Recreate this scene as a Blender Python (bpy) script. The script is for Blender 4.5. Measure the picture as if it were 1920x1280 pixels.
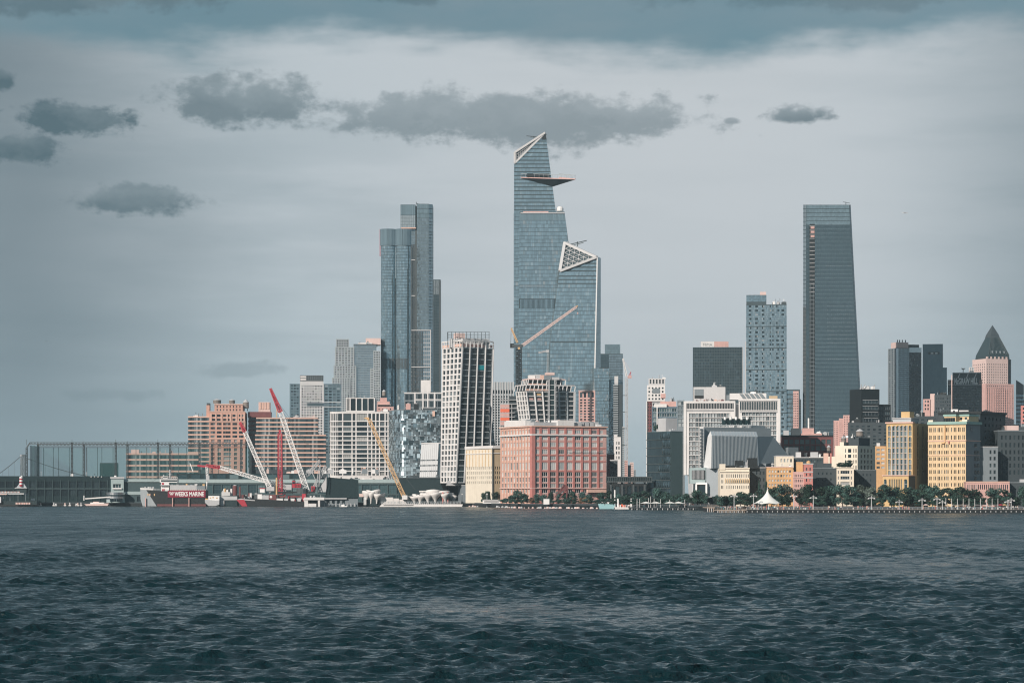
import bpy, bmesh, math, random
import numpy as np
from mathutils import Vector, Matrix
for o in list(bpy.data.objects): bpy.data.objects.remove(o)
R=math.radians; rng=random.Random(11)
sc=bpy.context.scene; COL=sc.collection
# ---------------------------------------------------------------- camera
F=4680.0; HZ=922.0; CH=10.0            # focal length in photo pixels, horizon row, eye height in metres
cd=bpy.data.cameras.new('camera'); cam=bpy.data.objects.new('camera',cd); COL.objects.link(cam)
cam.location=(0,0,CH); cam.rotation_euler=(R(90),0,0)
cd.sensor_width=36; cd.lens=F/1920*36; cd.shift_y=(HZ-640)/1920; cd.clip_start=1; cd.clip_end=40000
sc.camera=cam
# ---------------------------------------------------------------- sun
SUN_AZ=math.atan2(-.59,-.807); SUN_EL=R(26)
tosun=Vector((math.sin(SUN_AZ)*math.cos(SUN_EL),math.cos(SUN_AZ)*math.cos(SUN_EL),math.sin(SUN_EL)))
sl=bpy.data.lights.new('sun','SUN'); sl.energy=4.9; sl.angle=R(.5); sl.color=(1.0,.89,.80)
so=bpy.data.objects.new('sun',sl); COL.objects.link(so); so.rotation_euler=(-tosun).to_track_quat('-Z','Y').to_euler(); so.location=(-300,-300,600)
# ---------------------------------------------------------------- world: hazy sky with cloud banks
wd=bpy.data.worlds.new('World'); sc.world=wd; wd.use_nodes=True
nt=wd.node_tree; nt.nodes.clear()
class N:
    def __init__(s,k): s.k=k
    @staticmethod
    def m(op,a,b=None,c=None):
        n=nt.nodes.new('ShaderNodeMath'); n.operation=op
        for i,q in enumerate((a,b,c)):
            if q is None: continue
            if isinstance(q,N): nt.links.new(q.k,n.inputs[i])
            else: n.inputs[i].default_value=q
        return N(n.outputs[0])
    def __add__(s,o): return N.m('ADD',s,o)
    def __sub__(s,o): return N.m('SUBTRACT',s,o)
    def __rsub__(s,o): return N.m('SUBTRACT',o,s)
    def __mul__(s,o): return N.m('MULTIPLY',s,o)
    __rmul__=__mul__; __radd__=__add__
def clamp01(a):
    n=nt.nodes.new('ShaderNodeClamp'); nt.links.new(a.k,n.inputs[0]); return N(n.outputs[0])
def sstep(a,lo,hi):
    n=nt.nodes.new('ShaderNodeMapRange'); n.interpolation_type='SMOOTHSTEP'; nt.links.new(a.k,n.inputs[0])
    n.inputs[1].default_value=lo; n.inputs[2].default_value=hi; return N(n.outputs[0])
def mixc(f,a,b):
    n=nt.nodes.new('ShaderNodeMix'); n.data_type='RGBA'
    if isinstance(f,N): nt.links.new(f.k,n.inputs[0])
    else: n.inputs[0].default_value=f
    for i,q in ((6,a),(7,b)):
        if isinstance(q,N): nt.links.new(q.k,n.inputs[i])
        else: n.inputs[i].default_value=(*q,1)
    return N(n.outputs[2])
tc=nt.nodes.new('ShaderNodeTexCoord'); sx=nt.nodes.new('ShaderNodeSeparateXYZ'); nt.links.new(tc.outputs['Generated'],sx.inputs[0])
dx,dy,dz=(N(sx.outputs[i]) for i in range(3))
az=N.m('ARCTAN2',dx,dy); el=N.m('ARCSINE',dz)
def noise(vec,scale,detail=6,rough=.55):
    n=nt.nodes.new('ShaderNodeTexNoise'); n.inputs['Scale'].default_value=scale; n.inputs['Detail'].default_value=detail; n.inputs['Roughness'].default_value=rough
    nt.links.new(vec.k if isinstance(vec,N) else vec,n.inputs['Vector']); return N(n.outputs[0])
def scaled(sz):
    n=nt.nodes.new('ShaderNodeVectorMath'); n.operation='MULTIPLY'; nt.links.new(tc.outputs['Generated'],n.inputs[0]); n.inputs[1].default_value=(1,1,sz); return N(n.outputs[0])
vfl=scaled(3.2); vst=scaled(7)
nb=noise(vfl,9,5); ne=noise(scaled(1.6),46,9,.60); nf=noise(scaled(1.6),150,8,.65); ns=noise(vst,6,5); nl=noise(tc.outputs['Generated'],2.2,3)
sky=nt.nodes.new('ShaderNodeTexSky'); sky.sky_type='NISHITA'; sky.sun_disc=False; sky.sun_elevation=SUN_EL; sky.sun_rotation=SUN_AZ
sky.air_density=1.2; sky.dust_density=2.5; sky.ozone_density=2.0
STR=.1; K=1/STR
def ev(y): return math.atan((HZ-y)/F)
def c(r,g,b): return (r*K,g*K,b*K)
clear=mixc(.72,N(sky.outputs[0]),c(.105,.215,.262))               # thin teal-grey gaps of clear sky
deck=mixc(sstep(el+(nb-.5)*.03,0.0,.11),c(.45,.56,.605),c(.535,.595,.635))   # pale altostratus, bluer towards the horizon
deck=mixc(clamp01(sstep(ns,.42,.66)*.42+sstep(noise(vst,13,6,.6),.48,.72)*.18),deck,c(.315,.395,.44))
deck=mixc(clamp01(sstep(az+(nl-.5)*.12+(nb-.5)*.06,-.085,-.215)+sstep(az+(nl-.5)*.1,.12,.23)*.7)*.80,deck,c(.135,.19,.225))
deck=mixc(sstep(az+(nl-.5)*.1+(nb-.5)*.05,-.13,.03)*sstep(az+(nb-.5)*.05,.22,.09)*sstep(el+(nb-.5)*.03,-.02,.05)*.75,deck,c(.60,.635,.665))
edge=el+(nb-.5)*.055+(ns-.5)*.03+(ne-.5)*.012
high=sstep(noise(vfl,4,6)+ (nl-.5)*.5,.38,.62)*.42
hi_sky=mixc(high,clear,c(.33,.36,.39))
base=mixc(sstep(edge,ev(128),ev(35)),deck,hi_sky)
acc=None; shade=None
CL=[(480,197,182,58,42,.72),(800,222,220,56,44,.58),(960,230,255,62,56,.62),(1140,222,230,46,52,.58),(162,240,118,38,30,1.25),(40,293,100,36,34,1.25),(8,165,34,22,20,1.2),
    (252,386,122,36,30,.82),(1482,222,80,21,18,.80),(1372,229,20,9,8,.55),(450,696,84,17,15,.30),(210,742,112,15,15,.26),(120,10,330,70,34,.62),(1600,-8,420,36,34,.42),(760,-10,110,22,20,.5)]
for (x,y,rx,rt,rb,op) in CL:
    ax=(az-(x-960)/F)*(F/rx); e=el-ev(y)
    ay=N.m('MAXIMUM',e,0.0)*(F/rt)+N.m('MAXIMUM',e*-1.0,0.0)*(F/rb)
    d=N.m('SQRT',ax*ax+ay*ay)+(ne-.5)*2.1+(nf-.5)*1.2
    mk=sstep(d,1.08,.50)*op
    acc=mk if acc is None else N.m('MAXIMUM',acc,mk)
    tp=clamp01((e*(F/rt))*1.1+.35)*(mk*(.35 if op>1 else 1.0))
    shade=tp if shade is None else N.m('MAXIMUM',shade,tp)
dark=mixc(clamp01(shade*.7+(ne-.5)*1.3),c(.085,.142,.172),c(.31,.375,.41))
final=mixc(clamp01(acc),base,dark)
ground=sstep(el,-.004,-.03)
final=mixc(ground,final,c(.10,.13,.14))
bg=nt.nodes.new('ShaderNodeBackground'); bg.inputs[1].default_value=STR; nt.links.new(final.k,bg.inputs[0])
wo=nt.nodes.new('ShaderNodeOutputWorld'); nt.links.new(bg.outputs[0],wo.inputs[0])
# ---------------------------------------------------------------- exposure / render
vs=sc.view_settings; sc.display_settings.display_device='sRGB'; vs.view_transform='Standard'; vs.look='None'; vs.exposure=-.06; vs.gamma=1; vs.use_curve_mapping=False
sc.render.engine='CYCLES'; cy=sc.cycles
cy.max_bounces=5; cy.diffuse_bounces=2; cy.glossy_bounces=3; cy.transmission_bounces=2; cy.transparent_max_bounces=12; cy.volume_bounces=0
cy.use_denoising=True; cy.pixel_filter_type='BLACKMAN_HARRIS'; cy.filter_width=1.15; cy.caustics_reflective=False; cy.caustics_refractive=False; cy.sample_clamp_indirect=4
try: cy.denoiser='OPENIMAGEDENOISE'
except Exception: pass

# ================================================================ helpers
def P(px,py,Y): return Vector(((px-960)/F*Y,Y,CH+(HZ-py)/F*Y))
def PX(px,Y): return (px-960)/F*Y
def PZ(py,Y): return CH+(HZ-py)/F*Y
MATS={}
def mat(name,col,rough=.75,metal=0,spec=.4,var=.16,scale=.12,rand=None,rv=.0,bump=0,emit=None,fine=0):
    m=bpy.data.materials.new(name); m.use_nodes=True; t=m.node_tree; b=t.nodes['Principled BSDF']
    b.inputs['Roughness'].default_value=rough; b.inputs['Metallic'].default_value=metal; b.inputs['Specular IOR Level'].default_value=spec
    geo=t.nodes.new('ShaderNodeNewGeometry'); hsv=t.nodes.new('ShaderNodeHueSaturation'); hsv.inputs['Color'].default_value=(*col,1)
    val=None
    def mth(op,a,bb,cc=None):
        n=t.nodes.new('ShaderNodeMath'); n.operation=op
        for i,q in enumerate((a,bb,cc)):
            if q is None: continue
            if isinstance(q,(int,float)): n.inputs[i].default_value=q
            else: t.links.new(q,n.inputs[i])
        return n.outputs[0]
    val=1.0
    if var:
        nz=t.nodes.new('ShaderNodeTexNoise'); nz.inputs['Scale'].default_value=scale; nz.inputs['Detail'].default_value=6; nz.inputs['Roughness'].default_value=.65
        t.links.new(geo.outputs['Position'],nz.inputs['Vector'])
        val=mth('MULTIPLY_ADD',nz.outputs[0],2*var,1-var)
        mp=t.nodes.new('ShaderNodeMapping'); mp.inputs['Scale'].default_value=(1,1,.12); t.links.new(geo.outputs['Position'],mp.inputs[0])
        n2=t.nodes.new('ShaderNodeTexNoise'); n2.inputs['Scale'].default_value=.9; n2.inputs['Detail'].default_value=4; t.links.new(mp.outputs[0],n2.inputs['Vector'])
        v2=mth('MULTIPLY_ADD',n2.outputs[0],1.4*var,1-.7*var)
        val=mth('MULTIPLY',val,v2)
    if rand:
        if rand=='obj': r=t.nodes.new('ShaderNodeObjectInfo').outputs['Random']
        else: r=geo.outputs['Random Per Island']
        q=mth('MULTIPLY_ADD',r,2*rv,1-rv)
        val=mth('MULTIPLY',val,q)
    if val!=1.0: t.links.new(val,hsv.inputs['Value'])
    t.links.new(hsv.outputs[0],b.inputs['Base Color'])
    if emit: b.inputs['Emission Color'].default_value=(*emit[0],1); b.inputs['Emission Strength'].default_value=emit[1]
    if bump:
        nz=t.nodes.new('ShaderNodeTexNoise'); nz.inputs['Scale'].default_value=fine or 2; t.links.new(geo.outputs['Position'],nz.inputs['Vector'])
        bp=t.nodes.new('ShaderNodeBump'); bp.inputs['Strength'].default_value=bump; t.links.new(nz.outputs[0],bp.inputs['Height']); t.links.new(bp.outputs[0],b.inputs['Normal'])
    return m
def glass(name,steps,rough=.12,metal=0.,spec=.8,rand='obj'):
    """window glass: the random value of each pane picks bare glass, half-drawn or drawn blinds"""
    m=bpy.data.materials.new(name); m.use_nodes=True; t=m.node_tree; b=t.nodes['Principled BSDF']
    r=t.nodes.new('ShaderNodeObjectInfo').outputs['Random'] if rand=='obj' else t.nodes.new('ShaderNodeNewGeometry').outputs['Random Per Island']
    cr=t.nodes.new('ShaderNodeValToRGB'); cr.color_ramp.interpolation='CONSTANT'; e=cr.color_ramp.elements
    while len(e)>1: e.remove(e[-1])
    for i,(p,cc) in enumerate(steps):
        q=e[0] if i==0 else e.new(p)
        q.position=p; q.color=(*cc,1)
    t.links.new(r,cr.inputs[0]); t.links.new(cr.outputs[0],b.inputs['Base Color'])
    b.inputs['Roughness'].default_value=rough; b.inputs['Metallic'].default_value=metal; b.inputs['Specular IOR Level'].default_value=spec
    return m
def panel(name,col,rv=.26,rough=.07,metal=.82,lo=0.5):
    """coated curtain-wall glass: metallic reflection, each panel slightly different"""
    m=mat(name,col,rough=rough,metal=metal,spec=.6,var=.20,scale=.022,rand='isl',rv=rv*.6); return m  # broad colour noise imitates uneven sky reflections
class MB:
    def __init__(s): s.v=[];s.f=[];s.m=[];s.ms=[]
    def mi(s,m):
        if m not in s.ms: s.ms.append(m)
        return s.ms.index(m)
    def poly(s,pts,m):
        n=len(s.v); s.v+= [tuple(p) for p in pts]; s.f.append(tuple(range(n,n+len(pts)))); s.m.append(s.mi(m))
    def mesh(s,vs,fs,m):
        n=len(s.v); s.v+=[tuple(p) for p in vs]; i=s.mi(m)
        for f in fs: s.f.append(tuple(n+k for k in f)); s.m.append(i)
    def hexa(s,b,t,m): # bottom 4 ccw from above, top 4
        s.mesh(list(b)+list(t),[(3,2,1,0),(4,5,6,7),(0,1,5,4),(1,2,6,5),(2,3,7,6),(3,0,4,7)],m)
    def box(s,x0,y0,z0,x1,y1,z1,m):
        s.hexa([(x0,y0,z0),(x1,y0,z0),(x1,y1,z0),(x0,y1,z0)],[(x0,y0,z1),(x1,y0,z1),(x1,y1,z1),(x0,y1,z1)],m)
    def cbox(s,c,d,m): s.box(c[0]-d[0]/2,c[1]-d[1]/2,c[2]-d[2]/2,c[0]+d[0]/2,c[1]+d[1]/2,c[2]+d[2]/2,m)
    def prism(s,pts,z0,z1,m,top=None):
        n=len(pts); top=top or pts
        vs=[(p[0],p[1],z0) for p in pts]+[(p[0],p[1],z1) for p in top]
        s.mesh(vs,[tuple(range(n))[::-1],tuple(range(n,2*n))]+[(i,(i+1)%n,n+(i+1)%n,n+i) for i in range(n)],m)
    def extr(s,pts,d,m): # planar polygon extruded along vector d
        n=len(pts); d=Vector(d); vs=[Vector(p) for p in pts]; vs+=[p+d for p in vs]
        s.mesh(vs,[tuple(range(n)),tuple(range(n,2*n))[::-1]]+[(i,n+i,n+(i+1)%n,(i+1)%n) for i in range(n)],m)
    def bar(s,p,q,w,m,h=None):
        p=Vector(p);q=Vector(q);d=(q-p); L=d.length
        if L<1e-6: return
        d/=L; u=d.cross(Vector((0,0,1))); 
        if u.length<1e-3: u=Vector((1,0,0))
        u.normalize(); v=u.cross(d); h=h or w; u*=w/2; v*=h/2
        s.hexa([p-u-v,p+u-v,p+u+v,p-u+v],[q-u-v,q+u-v,q+u+v,q-u+v],m)
    def cyl(s,c,r,z0,z1,n,m,r2=None):
        r2=r if r2 is None else r2
        a=[2*math.pi*i/n for i in range(n)]
        s.prism([(c[0]+r*math.cos(t),c[1]+r*math.sin(t)) for t in a],z0,z1,m,[(c[0]+r2*math.cos(t),c[1]+r2*math.sin(t)) for t in a])
    def lathe(s,c,prof,n,m): # prof [(r,z)]
        vs=[];fs=[]
        for r,z in prof:
            for i in range(n): t=2*math.pi*i/n; vs.append((c[0]+r*math.cos(t),c[1]+r*math.sin(t),z))
        for k in range(len(prof)-1):
            for i in range(n): j=(i+1)%n; fs.append((k*n+i,k*n+j,(k+1)*n+j,(k+1)*n+i))
        s.mesh(vs,fs,m)
    def tube(s,p,q,r,m,n=6,r2=None):
        p=Vector(p);q=Vector(q);d=q-p
        if d.length<1e-6: return
        d.normalize(); u=d.orthogonal().normalized(); v=d.cross(u); r2=r if r2 is None else r2
        A=[p+(u*math.cos(2*math.pi*i/n)+v*math.sin(2*math.pi*i/n))*r for i in range(n)]; Bq=[q+(u*math.cos(2*math.pi*i/n)+v*math.sin(2*math.pi*i/n))*r2 for i in range(n)]
        s.mesh(A+Bq,[tuple(range(n))[::-1],tuple(range(n,2*n))]+[(i,(i+1)%n,n+(i+1)%n,n+i) for i in range(n)],m)
    def lattice(s,p,q,w0,w1,m,n,ch=.3,lace=None,h0=None,h1=None,up=None):
        p=Vector(p);q=Vector(q);d=(q-p).normalized(); up=Vector(up or (0,1,0)); u=d.cross(up).normalized(); v=u.cross(d)
        lace=lace or ch*.7; h0=h0 or w0; h1=h1 or w1
        def pt(t,a,b): w=w0+(w1-w0)*t; h=h0+(h1-h0)*t; return p+(q-p)*t+u*(a*w/2)+v*(b*h/2)
        cs=[(-1,-1),(1,-1),(1,1),(-1,1)]
        for a,b in cs: s.bar(pt(0,a,b),pt(1,a,b),ch,m)
        for i in range(n):
            t0=i/n;t1=(i+1)/n
            for k in range(4):
                A=cs[k];B_=cs[(k+1)%4]
                if i%2: A,B_=B_,A
                s.bar(pt(t0,*A),pt(t1,*B_),lace,m)
                if k%2==0: s.bar(pt(t0,*A),pt(t0,*B_),lace,m)
    def data(s,name):
        me=bpy.data.meshes.new(name); me.from_pydata(s.v,[],s.f)
        for m in s.ms: me.materials.append(m)
        if s.m: me.polygons.foreach_set('material_index',s.m)
        me.update(); return me
    def build(s,name,parent=None,label=None,cat=None,group=None,kind=None,loc=None,smooth=False,rz=0):
        if not s.f: return None
        me=s.data(name)
        if smooth: me.polygons.foreach_set('use_smooth',[True]*len(me.polygons))
        return obj(name,me,parent,label,cat,group,kind,loc,rz)
def obj(name,me,parent=None,label=None,cat=None,group=None,kind=None,loc=None,rz=0):
    o=bpy.data.objects.new(name,me); COL.objects.link(o); o.parent=parent
    if loc is not None: o.location=loc
    if rz: o.rotation_euler=(0,0,rz)
    tag(o,label,cat,group,kind); return o
def tag(o,label=None,cat=None,group=None,kind=None):
    if label: o['label']=label
    if cat: o['category']=cat
    if group: o['group']=group
    if kind: o['kind']=kind
    return o
def thing(name,label,cat,loc=(0,0,0),rz=0,group=None): return obj(name,None,None,label,cat,group,None,loc,rz)
def dup(root,loc=None,rz=None,label=None,scale=None):
    r=root.copy(); COL.objects.link(r)
    if loc is not None: r.location=loc
    if rz is not None: r.rotation_euler=(0,0,rz)
    if label: r['label']=label
    if scale: r.scale=scale
    for ch in list(root.children):
        k=ch.copy(); COL.objects.link(k); k.parent=r
        for g in ch.children: d=g.copy(); COL.objects.link(d); d.parent=k
    return r
def cells(a,b,n,fill): 
    w=(b-a)/n; return [(a+(i+.5-fill/2)*w,a+(i+.5+fill/2)*w) for i in range(n)]
WCACHE={}
def winmesh(w,h,gm,fm,mul,arch,am,dep):
    key=(round(w,2),round(h,2),gm.name,fm.name if fm else '',mul,arch,am.name if am else '')
    if key in WCACHE: return WCACHE[key]
    b=MB(); b.poly([(0,0,0),(w,0,0),(w,0,h),(0,0,h)],gm)
    if fm:
        t=min(.16,w*.09); q=-.1
        def fb(x0,z0,x1,z1): b.mesh([(x0,q,z0),(x1,q,z0),(x1,q,z1),(x0,q,z1),(x0,0,z0),(x1,0,z0),(x1,0,z1),(x0,0,z1)],[(0,1,2,3),(1,5,6,2),(4,0,3,7),(3,2,6,7),(4,5,1,0)],fm)
        fb(0,0,t,h); fb(w-t,0,w,h); fb(t,0,w-t,t); fb(t,h-t,w-t,h)
        for i in range(1,mul[0]): x=w*i/mul[0]; fb(x-t/2,t,x+t/2,h-t)
        for i in range(1,mul[1]): z=h*i/mul[1]; fb(t,z-t/2-.004,w-t,z+t/2)
    if arch:
        r=w/2; pts=[(r-r*math.cos(a),h-r+r*math.sin(a)) for a in (0,R(30),R(60),R(90))]; y=-dep+.03
        b.poly([(x,y,z) for x,z in pts]+[(0,y,h)],am); b.poly([(w-x,y,z) for x,z in pts][::-1]+[(w,y,h)],am)
    me=b.data('window'); WCACHE[key]=me; return me
G=2.5
class B:
    """one building: local x runs along its right-hand face, local y along its left-hand face, front corner at the origin"""
    def __init__(s,name,label,xl,xc,xr,ytop,Y,a=None,D=None,zb=G,cat='building',group=None):
        if a is None: a=-math.degrees(math.atan(((xc+xr)/2-960)/F))
        a=R(a); s.Y=Y; s.s=Y/F; s.zb=zb; Cx=PX(xc,Y); s.Cx=Cx; s.a=a
        s.dR=(math.cos(a),math.sin(a)); s.dL=(-math.sin(a),math.cos(a))
        s.W=s.sol(s.dR,xr); s.D=D if D else s.sol(s.dL,xl); s.H=s.z(ytop)
        s.root=thing(name,label,cat,(Cx,Y,zb),a,group); s.w=MB(); s.g=MB(); s.ex=[]
    def sol(s,d,px): k=(px-960)/F; return (k*s.Y-s.Cx)/(d[0]-k*d[1])
    def z(s,py): return PZ(py,s.Y)-s.zb
    def x(s,px): return s.sol(s.dR,px)            # along the right face
    def y(s,px): return s.sol(s.dL,px)            # along the left face (distance back)
    def u(s,px,D=None): return (D or s.D)-s.sol(s.dL,px)
    def rows(s,y0,y1,n,fill): return cells(s.z(y1),s.z(y0),n,fill)
    def emit(s,M,rot,U0,U1,Z0,Z1,spec,wm):
        """a wall sheet with recessed openings; M maps (along, up, inward) to a point"""
        w=s.w
        def q(a,b,c_,d_): 
            if b-a>1e-4 and d_-c_>1e-4: w.poly([M(a,c_,0),M(b,c_,0),M(b,d_,0),M(a,d_,0)],wm)
        if spec is None: q(U0,U1,Z0,Z1); return
        xs,zs,o=spec; dep=o.get('dep',.4); gm0=o.get('gm',WIN); ind=o.get('ind',True); skip=o.get('skip'); rm=o.get('rm',wm); nm=o.get('name','window')
        xs=[(max(a,U0+.02),min(b,U1-.02)) for a,b in xs if b>U0+.3 and a<U1-.3]; zs=[(max(a,Z0+.02),min(b,Z1-.02)) for a,b in zs if b>Z0+.3 and a<Z1-.3]
        zc=Z0
        for r,(a,b) in enumerate(zs):
            q(U0,U1,zc,a); zc=b; uc=U0
            for c_,(x0,x1) in enumerate(xs):
                q(uc,x0,a,b); uc=x1
                if skip and skip(c_,r): q(x0,x1,a,b); continue
                gm=gm0(c_,r) if callable(gm0) else gm0
                for (p0,p1) in (((x0,a),(x1,a)),((x1,a),(x1,b)),((x1,b),(x0,b)),((x0,b),(x0,a))):
                    w.poly([M(*p0,0),M(*p1,0),M(*p1,dep),M(*p0,dep)],rm)
                if not ind:
                    s.g.poly([M(x0,a,dep),M(x1,a,dep),M(x1,b,dep),M(x0,b,dep)],gm)
                elif rot is not None:
                    me=winmesh(x1-x0,b-a,gm,o.get('fr'),o.get('mul',(1,1)),o.get('arch',False) and o['arch'](c_,r),wm,dep)
                    obj(nm,me,s.root,loc=M(x0,a,dep),rz=rot)
                else:
                    k=MB(); A,Bq,C_,D_=[Vector(M(*p,dep)) for p in ((x0,a),(x1,a),(x1,b),(x0,b))]; n=(Bq-A).cross(D_-A).normalized()
                    k.poly([A,Bq,C_,D_],gm)
                    fr=o.get('fr')
                    if fr:
                        mu=o.get('mul',(2,1))
                        for i in range(1,mu[0]): t=i/mu[0]; k.bar(A.lerp(Bq,t)+n*.05,D_.lerp(C_,t)+n*.05,.14,fr)
                        for i in range(1,mu[1]): t=i/mu[1]; k.bar(A.lerp(D_,t)+n*.05,Bq.lerp(C_,t)+n*.05,.14,fr)
                    k.build(nm,s.root)
            q(uc,U1,a,b)
        q(U0,U1,zc,Z1)
    def vol(s,x0,x1,y0,y1,z0,z1,wm,R_=None,L=None,roof=None,side=None,wl=None):
        w=s.w; roof=roof or ROOF; side=side or wm
        s.emit(lambda u,z,d:(x0+u,y0+d,z),0.,0,x1-x0,z0,z1,R_,wm)
        s.emit(lambda u,z,d:(x0+d,y1-u,z),-math.pi/2,0,y1-y0,z0,z1,L,wl or wm)
        w.poly([(x1,y0,z0),(x1,y1,z0),(x1,y1,z1),(x1,y0,z1)],side); w.poly([(x1,y1,z0),(x0,y1,z0),(x0,y1,z1),(x1,y1,z1)],side)
        w.poly([(x0,y0,z1),(x1,y0,z1),(x1,y1,z1),(x0,y1,z1)],roof)
    def face3(s,A,Bq,C_,D_,U,V,spec,wm):
        """wall sheet over any four corners (bottom left, bottom right, top right, top left), in local metres"""
        A,Bq,C_,D_=map(Vector,(A,Bq,C_,D_)); n=(Bq-A).cross(D_-A).normalized()
        def M(u,z,d): u/=U; z/=V; return (A*(1-u)+Bq*u)*(1-z)+(D_*(1-u)+C_*u)*z-n*d
        s.emit(M,None,0,U,0,V,spec,wm)
    def band(s,z0,z1,pr,m,x0=0,x1=None,y0=0,y1=None,name='cornice',both=True):
        x1=s.W if x1 is None else x1; y1=s.D if y1 is None else y1
        k=MB(); k.box(x0-pr,y0-pr,z0,x1+pr*.5,y0-.003,z1,m)
        if both: k.box(x0-pr,y0-.003,z0,x0-.003,y1,z1,m)
        return k.build(name,s.root)
    def part(s,name,k,label=None,kind=None,parent=None,smooth=False): return k.build(name,parent or s.root,label=label,kind=kind,smooth=smooth)
    def pbox(s,name,x0,y0,z0,x1,y1,z1,m,label=None): k=MB(); k.box(x0,y0,z0,x1,y1,z1,m); return s.part(name,k,label)
    def clutter(s,x0,x1,y0,y1,z,n,sc_=1.,seed=0,ms=None):
        r=random.Random(seed+int(s.Y)); ms=ms or [LGREY,MGREY,DGREY,WHITEP]
        for i in range(n):
            k=MB(); w=r.uniform(1.2,4.2)*sc_; d=r.uniform(1.5,3.5)*sc_; h=r.uniform(.9,2.6)*sc_; x=r.uniform(x0,max(x0+.1,x1-w)); y=r.uniform(y0,max(y0+.1,y1-d)); m=r.choice(ms)
            t=r.random()
            if t<.55:
                k.box(x,y,z,x+w,y+d,z+h,m); k.box(x+w*.2,y+d*.2,z+h,x+w*.7,y+d*.7,z+h*1.25,r.choice(ms)); nm='roof_unit'
            elif t<.8:
                k.cyl((x,y),.35*sc_,z,z+h*1.3,8,m); k.cyl((x,y),.6*sc_,z+h*1.3,z+h*1.3+.4,8,m,.2); nm='roof_vent'
            else:
                k.bar((x,y,z),(x,y,z+h*2.2),.22*sc_,m); k.bar((x-.8,y,z+h*1.8),(x+.8,y,z+h*1.8),.16*sc_,m); nm='roof_mast'
            s.part(nm,k)
    def done(s,wname='wall',gname='glazing'):
        s.w.build(wname,s.root)
        if s.g.f: s.g.build(gname,s.root,kind='stuff')
        return s
def skin(k,A,Bq,C_,D_,nu,nv,gu,gv,off,m,jit=0,r=rng,pick=None,flip=False):
    """curtain wall panels laid over a four-cornered face"""
    A,Bq,C_,D_=map(Vector,(A,Bq,C_,D_)); n=(Bq-A).cross(D_-A)
    if n.length<1e-6: n=(Bq-A).cross(C_-A)
    n.normalize()
    if flip: n=-n
    def pt(u,v): return (A*(1-u)+Bq*u)*(1-v)+(D_*(1-u)+C_*u)*v+n*off
    for j in range(nv):
        for i in range(nu):
            u0=(i+gu/2)/nu;u1=(i+1-gu/2)/nu;v0=(j+gv/2)/nv;v1=(j+1-gv/2)/nv
            mm=pick(i,j) if pick else m
            if mm is None: continue
            q=[pt(u0,v0),pt(u1,v0),pt(u1,v1),pt(u0,v1)]
            if jit:
                q=[p+n*r.uniform(-jit,jit) for p in q]
            k.poly(q,mm)
# ---------------------------------------------------------------- materials
WIN=glass('window_glass',[(0,(.010,.019,.024)),(.40,(.022,.038,.046)),(.64,(.06,.085,.095)),(.80,(.15,.18,.19)),(.93,(.34,.35,.34))])
WINL=glass('window_blinds',[(0,(.05,.07,.08)),(.12,(.42,.45,.45)),(.5,(.56,.58,.57)),(.85,(.30,.35,.36))],rough=.3)
WINI=glass('small_window_glass',[(0,(.014,.024,.03)),(.5,(.03,.048,.056)),(.8,(.09,.115,.125)),(.93,(.26,.29,.30))],rand='isl')
WIND=glass('dark_glass',[(0,(.012,.020,.024)),(.6,(.02,.034,.04)),(.85,(.035,.055,.062))],rough=.1,spec=.6)
WINT=glass('teal_glass',[(0,(.03,.06,.07)),(.5,(.06,.11,.12)),(.8,(.14,.20,.21))],rough=.1)
WINS=glass('curtained_glass',[(0,(.16,.20,.215)),(.3,(.26,.31,.325)),(.6,(.36,.40,.41)),(.88,(.05,.075,.085))],rough=.2)
BODY=mat('tower_core',(.05,.075,.085),rough=.4,var=.05); BODYL=mat('pale_tower_core',(.13,.18,.20),rough=.4,var=.05)
PAN=panel('blue_curtain_glass',(.44,.585,.645)); PAN2=panel('grey_curtain_glass',(.42,.51,.55),rv=.22); PAND=panel('dark_curtain_glass',(.11,.165,.19),rv=.2,metal=.6)
PAN3=panel('bright_curtain_glass',(.56,.68,.72)); PANL=panel('pale_curtain_glass',(.62,.68,.70),rv=.12,rough=.25); PANX=panel('pixel_glass',(.46,.56,.60),rv=1.2,rough=.33,metal=.75)
PANB=panel('black_curtain_glass',(.055,.085,.097),rv=.3,metal=.5); PANM=panel('mid_curtain_glass',(.31,.42,.465),rv=.2,metal=.65)
LOUV=mat('louvre_bronze',(.06,.075,.08),rough=.5)
ORB=mat('orange_brick',(.56,.33,.26),scale=.3,var=.24,fine=1.5); RDB=mat('red_brick',(.50,.205,.18),scale=.3,var=.24); PKB=mat('pink_brick',(.58,.365,.33),scale=.3,var=.24)
DRB=mat('maroon_brick',(.16,.06,.06),scale=.3,var=.2); SALM=mat('salmon_stone',(.66,.44,.36),var=.18); PINKC=mat('pink_concrete',(.66,.50,.46),var=.18)
CREAM=mat('cream_stone',(.76,.69,.57),var=.18); YEL=mat('yellow_brick',(.66,.50,.31),scale=.35,var=.24); GOLD=mat('gold_stone',(.60,.42,.21),var=.18); TAN=mat('tan_stone',(.52,.41,.27),var=.18); OCH=mat('ochre_brick',(.62,.38,.19),scale=.4,var=.24)
WHITEC=mat('white_concrete',(.70,.69,.68),var=.18); WHITEP=mat('white_paint',(.80,.80,.79),var=.06,rough=.5); LGREY=mat('light_grey',(.46,.47,.48),var=.18); MGREY=mat('mid_grey',(.20,.235,.255),var=.14); DGREY=mat('dark_grey',(.048,.064,.072),var=.16); NBLK=mat('near_black',(.013,.018,.020),rough=.5,var=.2)  # dark_grey and mid_grey also carry the shade of some side walls
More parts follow.
